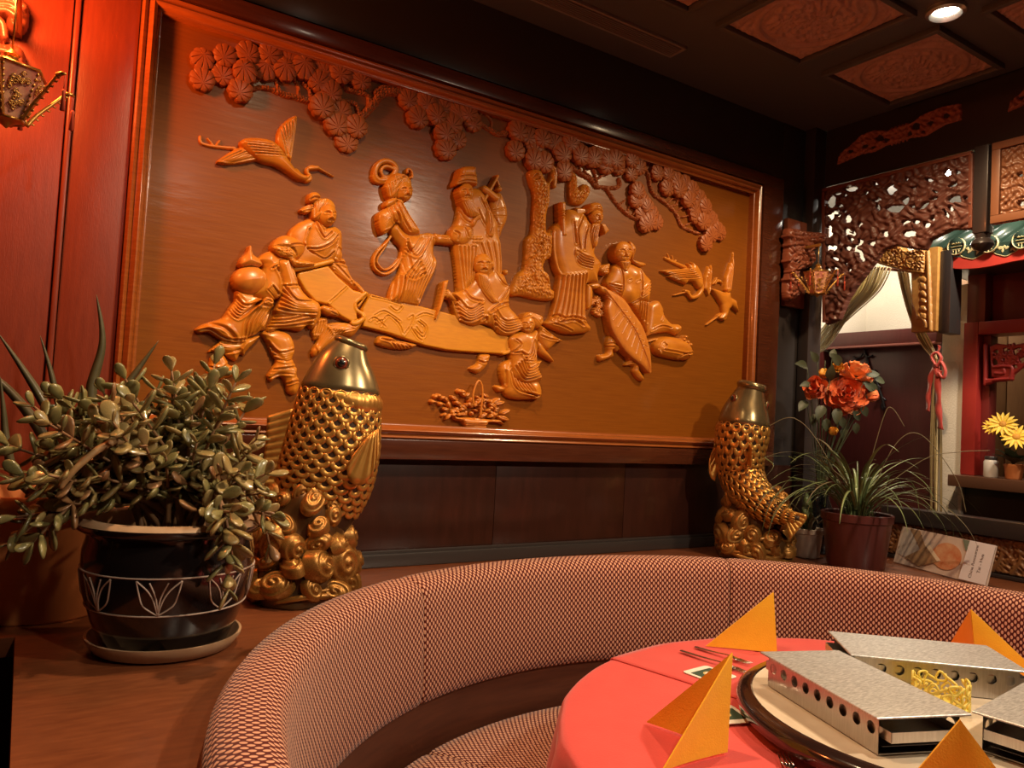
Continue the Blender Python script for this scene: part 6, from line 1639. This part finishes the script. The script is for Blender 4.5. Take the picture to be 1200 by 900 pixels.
# iron ornament on the cupboard front
IRON = mat('iron', (0.05, 0.045, 0.05), 0.45, metal=0.7)
iron = thing('iron_wall_ornament', tuple(onX(1022, 440, BX-0.008)), 'small scrolled iron hook hanging on the burgundy cupboard', 'hook')
ip = lambda t: [tuple(onX(x, y, BX-0.012)) for x, y in S(920, 400, 7.5, t)]
tube('bar', crom(ip('690,60 710,120 740,230 790,330 830,430 860,520 870,590'), 5), 0.008, IRON, iron, n=8)
for t in ('600,130 620,155 660,140 690,105', '690,105 730,135 770,125', '770,260 800,255', '780,350 810,380 840,410', '790,520 820,480 850,490 885,520', '860,540 850,570 865,600 880,575'):
    tube('scroll', crom(ip(t), 5), 0.006, IRON, iron, n=8)
# ------------------------------------------------------------------ string curtain
CX = 3.62
STR = mat('cream_string', (0.82, 0.70, 0.40), 0.6); STRD = mat('brown_string', (0.24, 0.17, 0.07), 0.6)
curtain = thing('string_curtain', tuple(onX(1097, 600, CX)), 'cream string curtain parted in two swags, one tied with a red ribbon', 'curtain')
cp = lambda x, y, dx=0.0: tuple(onX(x, y, CX+dx))
for k in range(44):
    t = k/43; dx = rx_.uniform(0.0, 0.05)
    top = (1006+38*t+rx_.uniform(-2, 2), 312); low = (955+16*t+rx_.uniform(-3, 3), 400-3*t+rx_.uniform(-4, 10))
    tube('string', crom([cp(*top, dx), cp(top[0]-8-6*t, 340, dx), cp(top[0]-30-14*t, 368, dx), cp(*low, dx), cp(944+4*t, 424, dx*0.5), cp(940+10*t, 470, dx), cp(940+10*t, 610, dx)], 6), 0.0036, STR if k % 3 else mat('pale_string', (0.80, 0.74, 0.52), 0.6), curtain, n=6)
for k in range(24):
    t = k/23; dx = rx_.uniform(0.0, 0.05); j = rx_.uniform(-2, 2)
    pts = [cp(1052+12*t, 318, dx), cp(1058+10*t, 345, dx), cp(1067+9*t, 375, dx), cp(1078+12*t, 400+j, dx), cp(1095+4*t, 422, dx*0.4)]
    tube('string', crom(pts, 6), 0.0028, STR if k % 2 else STRD, curtain, n=6)
    tube('string', crom([cp(1095+4*t, 421, dx*0.4), cp(1093+9*t+j*.3, 450, dx*0.6), cp(1090+14*t+j*.5, 520, dx), cp(1090+14*t+j, 604, dx)], 6), 0.003, STRD if k % 3 else STR, curtain, n=6)
tube('curtain_rod', [cp(985, 310, 0.025), cp(1068, 318, 0.025)], 0.008, LATF, curtain, n=10)
RIB = mat('red_ribbon', (0.42, 0.045, 0.035), 0.45, sheen=0.3)
ribbon = thing('ribbon_bow', cp(1097, 430, -0.05), 'red ribbon bow tied round the string curtain', 'ribbon')
def band(name, px, w_, dxs=-0.05):
    P = [Vector(cp(x, y, dxs)) for x, y in px]; V = []; Fc = []; C_ = crom(P, 6)
    for i, p in enumerate(C_):
        for s_ in (-1, 1): V.append((p[0]+0.006*math.sin(i*0.9)*s_, p[1]+s_*w_/2*0.9, p[2]+s_*0.004))
    for i in range(len(C_)-1): Fc.append((2*i, 2*i+1, 2*i+3, 2*i+2))
    o = mk(name, V, Fc, RIB, ribbon); md = o.modifiers.new('solid', 'SOLIDIFY'); md.thickness = 0.003; return o
band('tail', [(1095, 428), (1090, 445), (1088, 465), (1087, 482)], 0.022); band('tail', [(1098, 428), (1099, 455), (1100, 480), (1102, 503)], 0.030, -0.055); band('tail', [(1100, 412), (1101, 405)], 0.012)
for pts in ([(1097, 428), (1092, 418), (1098, 413), (1103, 420), (1098, 430)], [(1098, 430), (1103, 424), (1108, 434), (1106, 443), (1100, 436)], [(1096, 432), (1099, 440), (1102, 434)]):
    tube('loop', crom([cp(x, y, -0.06) for x, y in pts], 6), 0.011, RIB, ribbon, n=8, flat=0.6)
# ------------------------------------------------------------------ white pillar and red window frame of the little gate
GX_ = 3.80
ya = onX(1105, 360, GX_)[1]; yb_ = onX(1131, 450, GX_)[1]
struct(boxobj('wall_pillar', (GX_, yb_, 0), (GX_+0.25, ya, 2.12), PLASTER, None, bevel=0.006))
RED = mat('red_lacquer', (0.36, 0.030, 0.024), 0.38, coat=0.25, noise=((0.31, 0.025, 0.02), 6, (1, 1, 1), 3))
DRED = mat('dark_red_lacquer', (0.16, 0.020, 0.018), 0.4, coat=0.2)
win = bpy.data.objects.new('window_1', None); COL.objects.link(win); win.location = (GX_, yb_-0.3, 1.18); ORG[win.name] = Vector(win.location); win['kind'] = 'structure'; win['label'] = 'red lacquered window frame beside the white pillar'
zs = onX(1131, 556, GX_)[2]; zt = onX(1135, 379, GX_)[2]; zl = onX(1148, 393, GX_)[2]
yc = yb_-0.002; cw = yc-onX(1148, 450, GX_)[1]
boxobj('jamb', (GX_-0.03, yc-cw, zs), (GX_+0.10, yc, zt), RED, win, bevel=0.004)
boxobj('lintel', (GX_-0.03, -1.6, zl), (GX_+0.10, yc-cw-0.001, zt), RED, win, bevel=0.004)
boxobj('upper_panel', (GX_+0.06, -1.6, zt+0.001), (GX_+0.10, yc, zt+0.25), DRED, win, bevel=0.003)
boxobj('upper_post', (GX_-0.01, yc-cw-0.02, zt+0.001), (GX_+0.058, yc-0.002, zt+0.25), DRED, win, bevel=0.003)
boxobj('inner_jamb', (GX_+0.02, yc-cw-0.035, zs), (GX_+0.09, yc-cw-0.001, zl-0.001), DRED, win, bevel=0.003)
boxobj('sill', (GX_-0.12, -1.6, zs-0.055), (GX_+0.14, yc+0.01, zs-0.001), mat('sill_wood', (0.10, 0.045, 0.025), 0.4, coat=0.2), win, bevel=0.004)
struct(boxobj('wall_under_window', (GX_+0.02, -1.6, 0), (GX_+0.12, yc, zs-0.057), BLACKW, None, bevel=0.0))
WOODW = mat('amber_boards', (0.30, 0.14, 0.05), 0.5, noise=((0.24, 0.105, 0.035), 8, (8, 8, 1), 5))
for k in range(9):
    boxobj('wall_board', (4.32, yb-0.03-0.16*(k+1)+0.003, 1.0), (4.34, yb-0.03-0.16*k, 2.3), WOODW, bpy.data.objects['wall_right'], bevel=0.004)
# red carved corner fretwork
f = RX(GX_, 0.0024); D4 = lambda t: S(1050, 370, 4.74, t)
fretp = D4('520,170 560,155 640,165 720,150 800,150 800,250 740,260 690,300 640,340 600,350 530,340')
f.poly(fretp, 4, 10, 6, smooth=False)
for h in ('545,200 570,190 575,215 550,225', '600,185 630,180 640,200 610,210', '660,190 700,180 690,215 665,220', '540,250 560,240 570,270 545,275', '690,240 730,225 720,255 700,265', '720,175 760,170 750,200', '650,290 670,270 680,290', '600,235 615,225 620,250 605,255'): f.hole(D4(h))
for cx, cy in ((590, 230), (560, 225), (620, 215), (600, 260), (665, 250), (690, 205), (640, 175), (720, 210)):
    for a in range(5): f.poly(D4('%g,%g %g,%g %g,%g' % (cx, cy, cx+26*math.cos(a*1.26), cy+26*math.sin(a*1.26), cx+20*math.cos(a*1.26+.6), cy+20*math.sin(a*1.26+.6))), 10, 8, 5)
for t in ('495,165 495,380', '510,360 640,350', '545,285 640,285 640,345', '555,320 600,320 600,300', '495,375 530,365'): f.tube(D4(t), 9, 6, h=12)
f.build('carved_corner', XP(GX_-0.002), RED, win)
# ------------------------------------------------------------------ tiled gate roof
TX = 3.56
ROOFG = mat('green_roof_tile', (0.022, 0.045, 0.034), 0.3, coat=0.4, noise=((0.03, 0.06, 0.045), 9, (1, 1, 1), 3)); CREAM = mat('cream_tile_relief', (0.60, 0.52, 0.26), 0.45)
roof = thing('gate_roof', tuple(onX(1140, 300, TX)), 'green glazed roof edge with round cream medallions and a red fascia', 'roof')
slope = Vector((0.80, 0, 0.42)).normalized()
yr0 = onX(1090, 290, TX)[1]
meds = [(1121, 289), (1159, 286), (1198, 281), (1238, 275), (1280, 268)]
for i, (x, y) in enumerate(meds):
    c = onX(x, y, TX); r = 0.041
    tube('cover_tile', [Vector(c)+slope*0.003, Vector(c)+slope*0.55], r*0.95, ROOFG, roof, n=18)
    f = Relief(None, 0.0016); R0 = lambda rr: [(-c[1]+rr*math.cos(a), c[2]+rr*math.sin(a)) for a in np.linspace(0, 2*PI, 36, endpoint=False)]
    f.poly(R0(r), 2, 3, 3, smooth=False); f.poly(R0(r*0.84), 1.5, 1, 2, smooth=False)
    md = f.build('medallion', XP(TX), ROOFG, roof, base=-0.012)
    f = Relief(None, 0.0014)
    ring = [(-c[1]+r*0.92*math.cos(a), c[2]+r*0.92*math.sin(a)) for a in np.linspace(0, 2*PI, 40)]
    f.tube(ring, 2.6, 5, h=3)
    for dz in (0.0, 0.34, -0.34): f.tube([(-c[1]-r*0.55*(1-abs(dz)*.6), c[2]+dz*r), (-c[1]+r*0.55*(1-abs(dz)*.6), c[2]+dz*r)], 2.2, 4, h=3)
    f.tube([(-c[1], c[2]-r*0.85), (-c[1], c[2]-r*0.34)], 2.2, 4, h=3); f.tube([(-c[1], c[2]+r*0.85), (-c[1], c[2]+r*0.34)], 2.2, 4, h=3)
    for sx in (-1, 1):
        f.tube([(-c[1]+sx*r*0.30, c[2]+r*0.62), (-c[1]+sx*r*0.30, c[2]+r*0.34)], 2.0, 4, h=3); f.tube([(-c[1]+sx*r*0.30, c[2]-r*0.62), (-c[1]+sx*r*0.30, c[2]-r*0.34)], 2.0, 4, h=3)
    f.build('longevity_sign', XP(TX), CREAM, md)
for i in range(len(meds)):
    a = onX(*meds[i-1], TX) if i else onX(1090, 293, TX)+np.array([0, 0.03, 0]); b = onX(*meds[i], TX)
    my, mz, hw = -(a[1]+b[1])/2, (a[2]+b[2])/2-0.022, abs(a[1]-b[1])/2*0.92
    sc = [(my-hw, mz+0.028), (my+hw, mz+0.028), (my+hw*0.95, mz-0.005), (my+hw*0.7, mz-0.022), (my+hw*0.35, mz-0.032), (my, mz-0.040), (my-hw*0.35, mz-0.032), (my-hw*0.7, mz-0.022), (my-hw*0.95, mz-0.005)]
    f = Relief(None, 0.0018); f.poly(sc, 2, 3, 3, smooth=False); dr = f.build('drip_tile', XP(TX+0.012), ROOFG, roof, base=-0.010)
    f = Relief(None, 0.0016); f.tube([sc[k] for k in (1, 2, 3, 4, 5, 6, 7, 8, 0)], 2.4, 4, h=3)
    for k in range(9): f.poly(blob(my+rx_.uniform(-hw*.55, hw*.55), mz+rx_.uniform(-.014, .012), 0.010, 0.006, rx_.random()*3, .2, 8, rx_), 4, 3, 3)
    f.build('tile_relief', XP(TX+0.012), CREAM, dr)
    pa_ = Vector((TX+0.014, -my, mz+0.012))
    V = []; Fc = []
    for q in range(2):
        for s_ in np.linspace(-1, 1, 9):
            p = pa_+slope*0.55*q; V.append((p.x, p.y+s_*hw, p.z+0.016*s_*s_))
    for s_ in range(8): Fc.append((s_, s_+1, 9+s_+1, 9+s_))
    o = mk('pan_tile', V, Fc, ROOFG, roof); mo = o.modifiers.new('solid', 'SOLIDIFY'); mo.thickness = 0.008
tube('verge_tile', [Vector(onX(1084, 293, TX))+slope*0.003, Vector(onX(1084, 293, TX))+slope*0.6], 0.045, ROOFG, roof, n=18)
# red fascia, gently curved
top = [(1091, 304), (1120, 311), (1150, 309), (1200, 296), (1290, 280)]; bot = [(1091, 309), (1115, 314.5), (1135, 315.5), (1160, 313), (1200, 305), (1290, 292)]
V = []; Fc = []; n = 30
def rs(P):
    P = crom(P, 8); d = np.r_[0, np.cumsum(np.linalg.norm(np.diff(P, axis=0), axis=1))]; return np.stack([np.interp(np.linspace(0, d[-1], n), d, P[:, i]) for i in (0, 1)], 1)
tp_, bt_ = rs([(x, y-9) for x, y in top]), rs(bot)
for x_ in (TX+0.008, TX+0.030):
    for P in (tp_, bt_):
        for p in P: q = onX(p[0], p[1], TX+0.026); V.append((x_, q[1], q[2]))
for i in range(n-1):
    Fc += [(i, i+1, n+i+1, n+i), (2*n+i, 3*n+i, 3*n+i+1, 2*n+i+1), (i, 2*n+i, 2*n+i+1, i+1), (n+i, n+i+1, 3*n+i+1, 3*n+i)]
mk('fascia', V, Fc, mat('bright_red_fascia', (0.62, 0.055, 0.035), 0.5), roof, smooth=False)
boxobj('soffit', (TX+0.048, -2.2, onX(1140, 315, TX)[2]+0.02), (TX+0.5, yr0, onX(1140, 315, TX)[2]+0.05), BLACKW, roof, bevel=0.0)
# ------------------------------------------------------------------ golden carved bracket of the gate
KX = 3.53
G2 = lambda t: S(1000, 260, 6, t)
GILD = mat('gilded_wood', (0.58, 0.30, 0.075), 0.4, coat=0.2, noise=((0.42, 0.19, 0.045), 25, (1, 1, 1), 3))
brk = thing('carved_bracket', tuple(onX(1085, 386, KX)), 'golden carved bracket with cloud scrolls beside the green roof', 'bracket')
zb0, zb1 = onX(1090, 388, KX)[2], onX(1090, 290, KX)[2]; yk0, yk1 = onX(1098, 340, KX)[1], onX(1069, 340, KX)[1]
boxobj('bracket_post', (KX, yk0, zb0), (KX+0.05, yk1, zb1), GILD, brk, bevel=0.004)
f = RX(KX, 0.0024)
f.poly(G2('405,360 470,350 470,690 440,690 435,640 410,570'), 2, 8, 6, smooth=False)
for k in range(6): f.poly(blob(*G2('490,%d' % (400+k*52))[0], 5.0, 3.4, rx_.random(), .2, 8, rx_), 4, 12, 8)
f.tube(G2('520,210 530,450 540,760'), 9, 2, h=10); f.tube(G2('460,660 500,700 510,740'), (9, 8), 4)
f.build('post_carving', XP(KX), GILD, brk)
f = RX(KX, 0.0024)
f.poly(G2('150,272 180,282 370,330 480,345 500,300 500,200 450,180 400,200 350,190 320,140 300,150 250,155 200,190 165,230 180,260'), 6, 16, 10, tex=lambda u, v: 1.2*leafy(u*1.6, v*1.6))
for k in range(12): f.poly(blob(*G2('%d,%d' % (190+k*24, 235+18*math.sin(k*1.7)+k*3))[0], 4.2, 3.2, rx_.random()*3, .2, 8, rx_), 14, 12, 8)
f.tube(G2('155,275 280,312 400,345 485,352'), 7, 8, h=14)
f.build('cloud_carving', XP(KX), GILD, brk, base=-0.03)
boxobj('shadow_block', (KX+0.02, onX(1111, 340, KX)[1], zb0-0.01), (KX+0.12, yk0-0.001, zb1-0.02), BLACKW, brk, bevel=0.003)  # black block put in as the shadow beside the bracket post
# ------------------------------------------------------------------ things on the window sill
def gerbera(name, c, ax, r, m, parent):
    ax = Vector(ax).normalized(); M0 = Matrix.Translation(c) @ ax.to_track_quat('Z', 'Y').to_matrix().to_4x4()
    V, Fc = lathegeo([(0.001, r*0.12), (r*0.2, r*0.10), (r*0.28, 0), (0.001, -r*0.05)], (0, 0, 0), 16)
    fl = mk(name, [tuple(M0 @ Vector(v)) for v in V], Fc, mat('gerbera_centre', (0.55, 0.25, 0.02), 0.7), parent)
    for k in range(16):
        a = 2*PI*k/16; share('petal', m, M0 @ Matrix.Rotation(a, 4, 'Z') @ Matrix.Translation((0, r*0.15, 0)) @ Matrix.Rotation(0.25 if k % 2 else 0.1, 4, 'X') @ Matrix.Diagonal((r*0.42, r*0.88, r*0.5, 1)), fl)
GPET = leaf_mesh(mat('gerbera_petal', (0.80, 0.52, 0.03), 0.5))
GXs = GX_-0.06
gpt = lambda x, y: Vector(onX(x, y, GXs))
gp = gpt(1188, 553); ger = thing('gerbera_pot', (gp.x, gp.y, zs), 'two yellow gerberas in a small brown pot on the red window sill', 'flowers')
lathe('pot', [(0.001, 0), (0.030, 0), (0.033, 0.004), (0.038, 0.055), (0.040, 0.058), (0.040, 0.066), (0.036, 0.067), (0.001, 0.055)], (gp.x, gp.y, zs), TERRA, ger, 24)
for (x, y) in ((1175, 497), (1191, 512), (1164, 500)):
    c = gpt(x, y); gerbera('gerbera', c, (-0.8, -0.35, 0.45), 0.062 if x != 1164 else 0.045, GPET, ger)
    tube('stem', crom([(gp.x, gp.y, zs+0.055), Vector((gp.x, gp.y, zs+0.055)).lerp(c, 0.6)+Vector((0.01, 0, 0)), c-Vector((-0.01, 0, 0.008))], 5), 0.003, RSTEM, ger, n=6)
for k in range(7):
    share('leaf', RL, orient(Vector((gp.x, gp.y, zs+0.07)), (rx_.uniform(-1, 0.2), rx_.uniform(-1, 1), rx_.uniform(0.4, 1)), (0, 0, 1), 0.09), ger)
JARM = mat('milk_glass', (0.62, 0.60, 0.56), 0.2, coat=0.4)
for (x, lab) in ((1161, 'white jar on the red window sill beside the gerbera pot'), (1214, 'taller white jar on the window sill at the far side of the gerbera pot')):
    c = gpt(x, 553); t = thing('jar', (c.x, c.y, zs), lab, 'jar')
    lathe('glass', [(0.001, 0), (0.028, 0), (0.030, 0.004), (0.030, 0.070), (0.024, 0.080), (0.001, 0.080)], (c.x, c.y, zs), JARM, t, 22)
    lathe('jar_lid', [(0.001, 0.096), (0.024, 0.096), (0.026, 0.093), (0.026, 0.0805), (0.001, 0.0805)], (c.x, c.y, zs), BLACKW, t, 22)
# glowing bulb added behind a hole cut for it, for the bright glint there
lp = onX(1110, 202, 3.62); sl = thing('glint_bulb', tuple(lp), 'added bulb behind a hole in the openwork panel, for the bright glint there', 'light')
V, Fc = lathegeo([(0.001, -0.03), (0.018, -0.024), (0.028, -0.008), (0.028, 0.006), (0.016, 0.020)], tuple(lp), 20); mk('bulb', V, Fc, mat('bulb_glow', (1, 0.9, 0.8), 0.4, emit=((1.0, 0.92, 0.80), 60)), sl)
lathe('bulb_socket', [(0.017, 0.018), (0.020, 0.03), (0.020, 0.07), (0.004, 0.075), (0.004, CEIL-lp[2]-0.001)], tuple(lp), BLACKW, sl, 16)

# ================================================================== leaflet on the ledge
z_ = LZ+0.004
b0 = onZ(1047, 658, z_); b1 = onZ(1156, 688, z_)
bd = (b1-b0); bl_ = np.linalg.norm(bd); bd /= bl_; up_ = np.array([0.30, 0.05, 1.0]); up_ -= bd*np.dot(up_, bd); up_ /= np.linalg.norm(up_); nn_ = np.cross(up_, bd); nn_ = nn_ if nn_[0] < 0 else -nn_
hh_ = 0.148
card = thing('leaflet', tuple(b0+bd*bl_/2), 'printed restaurant leaflet with a white label leaning against the low rail', 'leaflet')
def cpt(u, v, d=0.0): return tuple(b0+bd*u*bl_+up_*v*hh_+nn_*d)
def cquad(name, uv, d, m, th=0.0012):
    return prism(name, [cpt(u, v, d) for u, v in uv], tuple(-nn_*th), m, card, bevel=0)
cquad('card', [(0, 0), (1, 0), (1, 1), (0, 1)], 0.0, mat('leaflet_paper', (0.62, 0.50, 0.42), 0.6, noise=((0.50, 0.38, 0.32), 12, (1, 1, 1), 4)), 0.004)
cquad('printed_photo', [(0.02, 0.25), (0.30, 0.10), (0.20, 0.95), (0.03, 0.96)], 0.0009, mat('print_grey', (0.50, 0.43, 0.38), 0.6, noise=((0.38, 0.32, 0.29), 25, (1, 1, 1), 3)), 0.0006)
cquad('printed_ribbon', [(0.10, 0.98), (0.22, 0.97), (0.34, 0.52), (0.28, 0.46)], 0.0016, mat('print_brown', (0.30, 0.18, 0.10), 0.6), 0.0005)
disc = [(0.56+0.155*math.cos(a), 0.48+0.34*math.sin(a)) for a in np.linspace(0, 2*PI, 30, endpoint=False)]
cquad('printed_dish', disc, 0.0018, mat('print_orange', (0.52, 0.17, 0.07), 0.55, noise=((0.62, 0.36, 0.20), 30, (1, 1, 1), 3)), 0.0005)
cquad('printed_bowl', [(0.12, 0.20), (0.30, 0.05), (0.50, 0.30), (0.34, 0.62)], 0.0024, mat('print_wood', (0.40, 0.24, 0.12), 0.55, noise=((0.20, 0.11, 0.06), 40, (1, 1, 1), 3)), 0.0005)
cquad('printed_bowl_edge', [(0.30, 0.66), (0.36, 0.66), (0.52, 0.33), (0.48, 0.30)], 0.0028, mat('print_cream', (0.72, 0.58, 0.42), 0.55), 0.0004)
cquad('printed_leaf', [(0.68, 0.99), (0.80, 0.98), (0.78, 0.72), (0.73, 0.74)], 0.0022, mat('print_green', (0.16, 0.20, 0.15), 0.6), 0.0005)
cquad('label_paper', [(0.735, 0.02), (0.99, 0.03), (1.0, 1.0), (0.755, 1.0)], 0.0034, mat('label_white', (0.74, 0.70, 0.74), 0.6), 0.0007)
def words(txt, u, v, size):
    cu = bpy.data.curves.new('lettering', 'FONT'); cu.body = txt; cu.size = size; cu.align_x = 'CENTER'; cu.align_y = 'CENTER'; cu.extrude = 0.0001
    o = bpy.data.objects.new('lettering', cu); COL.objects.link(o)
    bpy.context.view_layer.update(); dg = bpy.context.evaluated_depsgraph_get()
    me = bpy.data.meshes.new_from_object(o.evaluated_get(dg)); bpy.data.objects.remove(o)
    me.materials.clear(); me.materials.append(mat('print_ink', (0.05, 0.035, 0.04), 0.6))
    m_ = Matrix.Identity(4); X = up_; N = nn_; Y = np.cross(N, X); pos = cpt(u, v, 0.0037)
    for c in range(3): m_[c][0] = X[c]; m_[c][1] = Y[c]; m_[c][2] = N[c]; m_[c][3] = pos[c]
    me.transform(m_); me.transform(Matrix.Translation(-org(card)))
    ob = bpy.data.objects.new('lettering', me); adopt(ob, card); return ob
words('China Restaurant', 0.838, 0.51, 0.0172); words('Tai - Hua', 0.905, 0.50, 0.0185)

# ================================================================== dragon brackets and hanging lanterns
DRAG = mat('dragon_wood', (0.24, 0.065, 0.03), 0.42, coat=0.2, noise=((0.17, 0.045, 0.022), 26, (1, 1, 1), 3))
def dragon(pts_fn, y0, label, back, bumps):
    t = thing('dragon_bracket', back, label, 'bracket', 'carved dragon head brackets')
    f = Relief(lambda pts, lift=0.0: np.array([(q[0], q[2]) for q in (onY(p[0], p[1], y0-lift) for p in pts)]), 0.0024)
    pts_fn(f)
    f.build('dragon_head', wallplace(y0), DRAG, t, base=0.0)
    return t
Q3 = lambda t: S(905, 240, 6.43, t)
def right_dragon(f):
    f.poly(Q3('120,190 160,170 240,190 300,200 370,205 412,215 405,270 370,300 350,330 310,320 325,380 320,430 290,470 230,490 200,520 215,560 180,610 215,660 190,700 150,720 115,700 110,600 130,500 115,400 125,300'), 14, 34, 26, tex=lambda u, v: 1.3*leafy(u*1.2, v*1.2), bumps=[(Q3('305,225')[0], 9, 9, 10), (Q3('170,385')[0], 20, 16, 12), (Q3('285,400')[0], 14, 14, 8)])
    for t in ('130,230 220,250 330,245 400,230', '140,300 230,290 320,330', '130,420 200,360 300,370', '150,500 230,440 300,440', '130,560 170,590 200,650'): f.tube(Q3(t), 7, 44, h=9)
dragon(right_dragon, -0.058, 'carved wooden dragon head bracket in the corner by the openwork panel', tuple(onY(935, 350, -0.058)), ())
boxobj('bracket_board', tuple(onY(918, 358, -0.030)-np.array([0, 0.008, 0])), tuple(onY(958, 266, -0.030)+np.array([0, 0.016, 0])), DRAG, bpy.data.objects['dragon_bracket'], bevel=0.003)
def left_dragon(f):
    P_ = lambda t: S(0, 0, 4, t)
    f.poly(P_('-160,-60 60,-40 120,0 135,60 125,120 90,150 50,140 30,110 20,60 -60,60 -60,180 60,200 110,230 120,290 100,330 40,330 -120,320'), 14, 40, 30, tex=lambda u, v: 1.3*leafy(u*1.2, v*1.2))
    for t in ('-60,0 40,-10 110,30', '-40,20 40,20 90,50', '-40,45 30,45 70,70', '-20,80 10,110 20,170', '-60,230 30,240 90,280', '20,300 70,290 110,310'): f.tube(P_(t), 9, 50, h=10)
dragon(left_dragon, -0.03, 'carved dragon head bracket on the red boards, glowing beside the lantern', tuple(onY(0, 85, -0.03)), ())
LGOLD = mat('lantern_gold', (0.62, 0.36, 0.10), 0.32, metal=0.85); LSILK = mat('lantern_silk', (0.62, 0.36, 0.22), 0.6, noise=((0.42, 0.12, 0.10), 40, (1, 1, 1), 4)); TASS = mat('tassel_red', (0.55, 0.08, 0.04), 0.7)
def lantern(c, r, label, top, glow):
    t = thing('hanging_lantern', c, label, 'lantern', 'gilt hanging lanterns')
    c = Vector(c); n = 6
    A = [2*PI*k/n+0.35 for k in range(n)]
    def pt(a, rr, z): return Vector((c.x+rr*math.cos(a), c.y+rr*math.sin(a), c.z+z))
    zt, zb_ = r*0.55, -r*0.55
    for k in range(n):
        a0, a1 = A[k], A[(k+1) % n]
        # silk pane and its gilt edge beads
        q = [pt(a0, r*0.70, zt), pt(a1, r*0.70, zt), pt(a1, r*0.34, zb_), pt(a0, r*0.34, zb_)]
        cn = sum(q, Vector())/4; inw = (Vector((c.x, c.y, cn.z))-cn).normalized()*0.002
        pane = mk('pane', q+[p+inw for p in q], [(0, 1, 2, 3), (7, 6, 5, 4), (0, 4, 5, 1), (1, 5, 6, 2), (2, 6, 7, 3), (3, 7, 4, 0)], LSILK, t, smooth=False)
        gs = []
        for p, qv in ((q[0], q[1]), (q[2], q[3])): gs.append(tubegeo([p, qv], r*0.035, 6))
        for s_ in np.linspace(0.08, 0.92, 9):
            p = q[0].lerp(q[3], s_); gs.append(lathegeo([(0.0005, -r*.045), (r*.04, 0), (0.0005, r*.045)], tuple(p), 6))
        for m_ in range(24):       # filigree scrolls on the pane
            u, v = rx_.uniform(.2, .8), rx_.uniform(.15, .85); cc = q[0].lerp(q[1], u).lerp(q[3].lerp(q[2], u), v)-inw*2
            tx = (q[1]-q[0]).normalized(); tz = (q[0]-q[3]).normalized()
            gs.append(tubegeo([cc+tx*math.cos(b)*r*.055*(1-b/9)+tz*math.sin(b)*r*.055*(1-b/9) for b in np.linspace(0, 6.5, 14)], r*0.014, 5))
        V, Fc = joingeo(gs); mk('filigree', V, Fc, LGOLD, pane)['kind'] = 'stuff'
        # flaring arm with a little dragon tip and tassel
        pts = crom([pt(a0, r*0.40, zb_), pt(a0, r*0.58, zb_+r*.3), pt(a0, r*0.86, r*0.10), pt(a0, r*1.08, r*0.38), pt(a0, r*1.12, r*0.50)], 5)
        arm = tube('arm', pts, list(np.linspace(r*.05, r*.03, len(pts))), LGOLD, t, n=7)
        gs = []
        for i in range(2, len(pts)-1, 2):
            p = Vector(pts[i]); o_ = Vector((math.cos(a0), math.sin(a0), -0.6)).normalized(); gs.append(tubegeo([p, p+o_*r*.10+Vector((0, 0, r*.02)), p+o_*r*.13+Vector((0, 0, r*.07))], [r*.03, r*.02, r*.008], 5))
        e = Vector(pts[-1]); gs.append(tubegeo([e-Vector((0, 0, r*.04)), e+Vector((math.cos(a0)*r*.14, math.sin(a0)*r*.14, 0)), e+Vector((math.cos(a0)*r*.22, math.sin(a0)*r*.22, -r*.03))], [r*.05, r*.05, r*.02], 6))
        V, Fc = joingeo(gs); mk('arm_ornament', V, Fc, LGOLD, arm)
        tpz = e+Vector((math.cos(a0)*r*.20, math.sin(a0)*r*.20, -r*.03))
        tube('tassel_cord', [tpz, tpz-Vector((0, 0, r*.34))], r*.012, TASS, arm, n=5)
        tube('tassel', [tpz-Vector((0, 0, r*.33)), tpz-Vector((0, 0, r*.38)), tpz-Vector((0, 0, r*.42)), tpz-Vector((0, 0, r*.80))], [r*.02, r*.05, r*.03, r*.055], TASS, arm, n=9)
    for zz, rr in ((zt, r*.70), (zb_, r*.34)):
        tube('ring', [pt(A[k % n], rr, zz) for k in range(n+1)], r*.035, LGOLD, t, n=7)
    lathe('crown', [(r*.50, zt), (r*.42, zt+r*.08), (r*.22, zt+r*.16), (r*.12, zt+r*.30), (r*.16, zt+r*.36), (r*.06, zt+r*.46), (0.001, zt+r*.50)], tuple(c), LGOLD, t, 18)
    lathe('base_knob', [(0.001, zb_-r*.18), (r*.08, zb_-r*.12), (r*.20, zb_-r*.03), (r*.34, zb_)], tuple(c), LGOLD, t, 18)
    tube('chain', [c+Vector((0, 0, zt+r*.48)), Vector(top)], 0.0022, LGOLD, t, n=6)
lc = onY(10, 112, -0.34); lantern(tuple(lc), 0.098, 'gilt hanging lantern with red tassels in front of the red boards', (lc[0], lc[1], lc[2]+0.26), True)
rc_ = onY(958, 332, -0.17); lantern(tuple(rc_), 0.088, 'small gilt hanging lantern beneath the dragon head in the corner', (rc_[0], rc_[1], rc_[2]+0.17), False)
boxobj('lantern_arm', (lc[0]-0.006, lc[1]-0.01, lc[2]+0.255), (lc[0]+0.006, -0.0125, lc[2]+0.27), LGOLD, bpy.data.objects['dragon_bracket.001'], bevel=0.002)
boxobj('lantern_arm', (rc_[0]-0.005, rc_[1]-0.01, rc_[2]+0.167), (rc_[0]+0.005, -0.0125, rc_[2]+0.18), LGOLD, bpy.data.objects['dragon_bracket'], bevel=0.002)
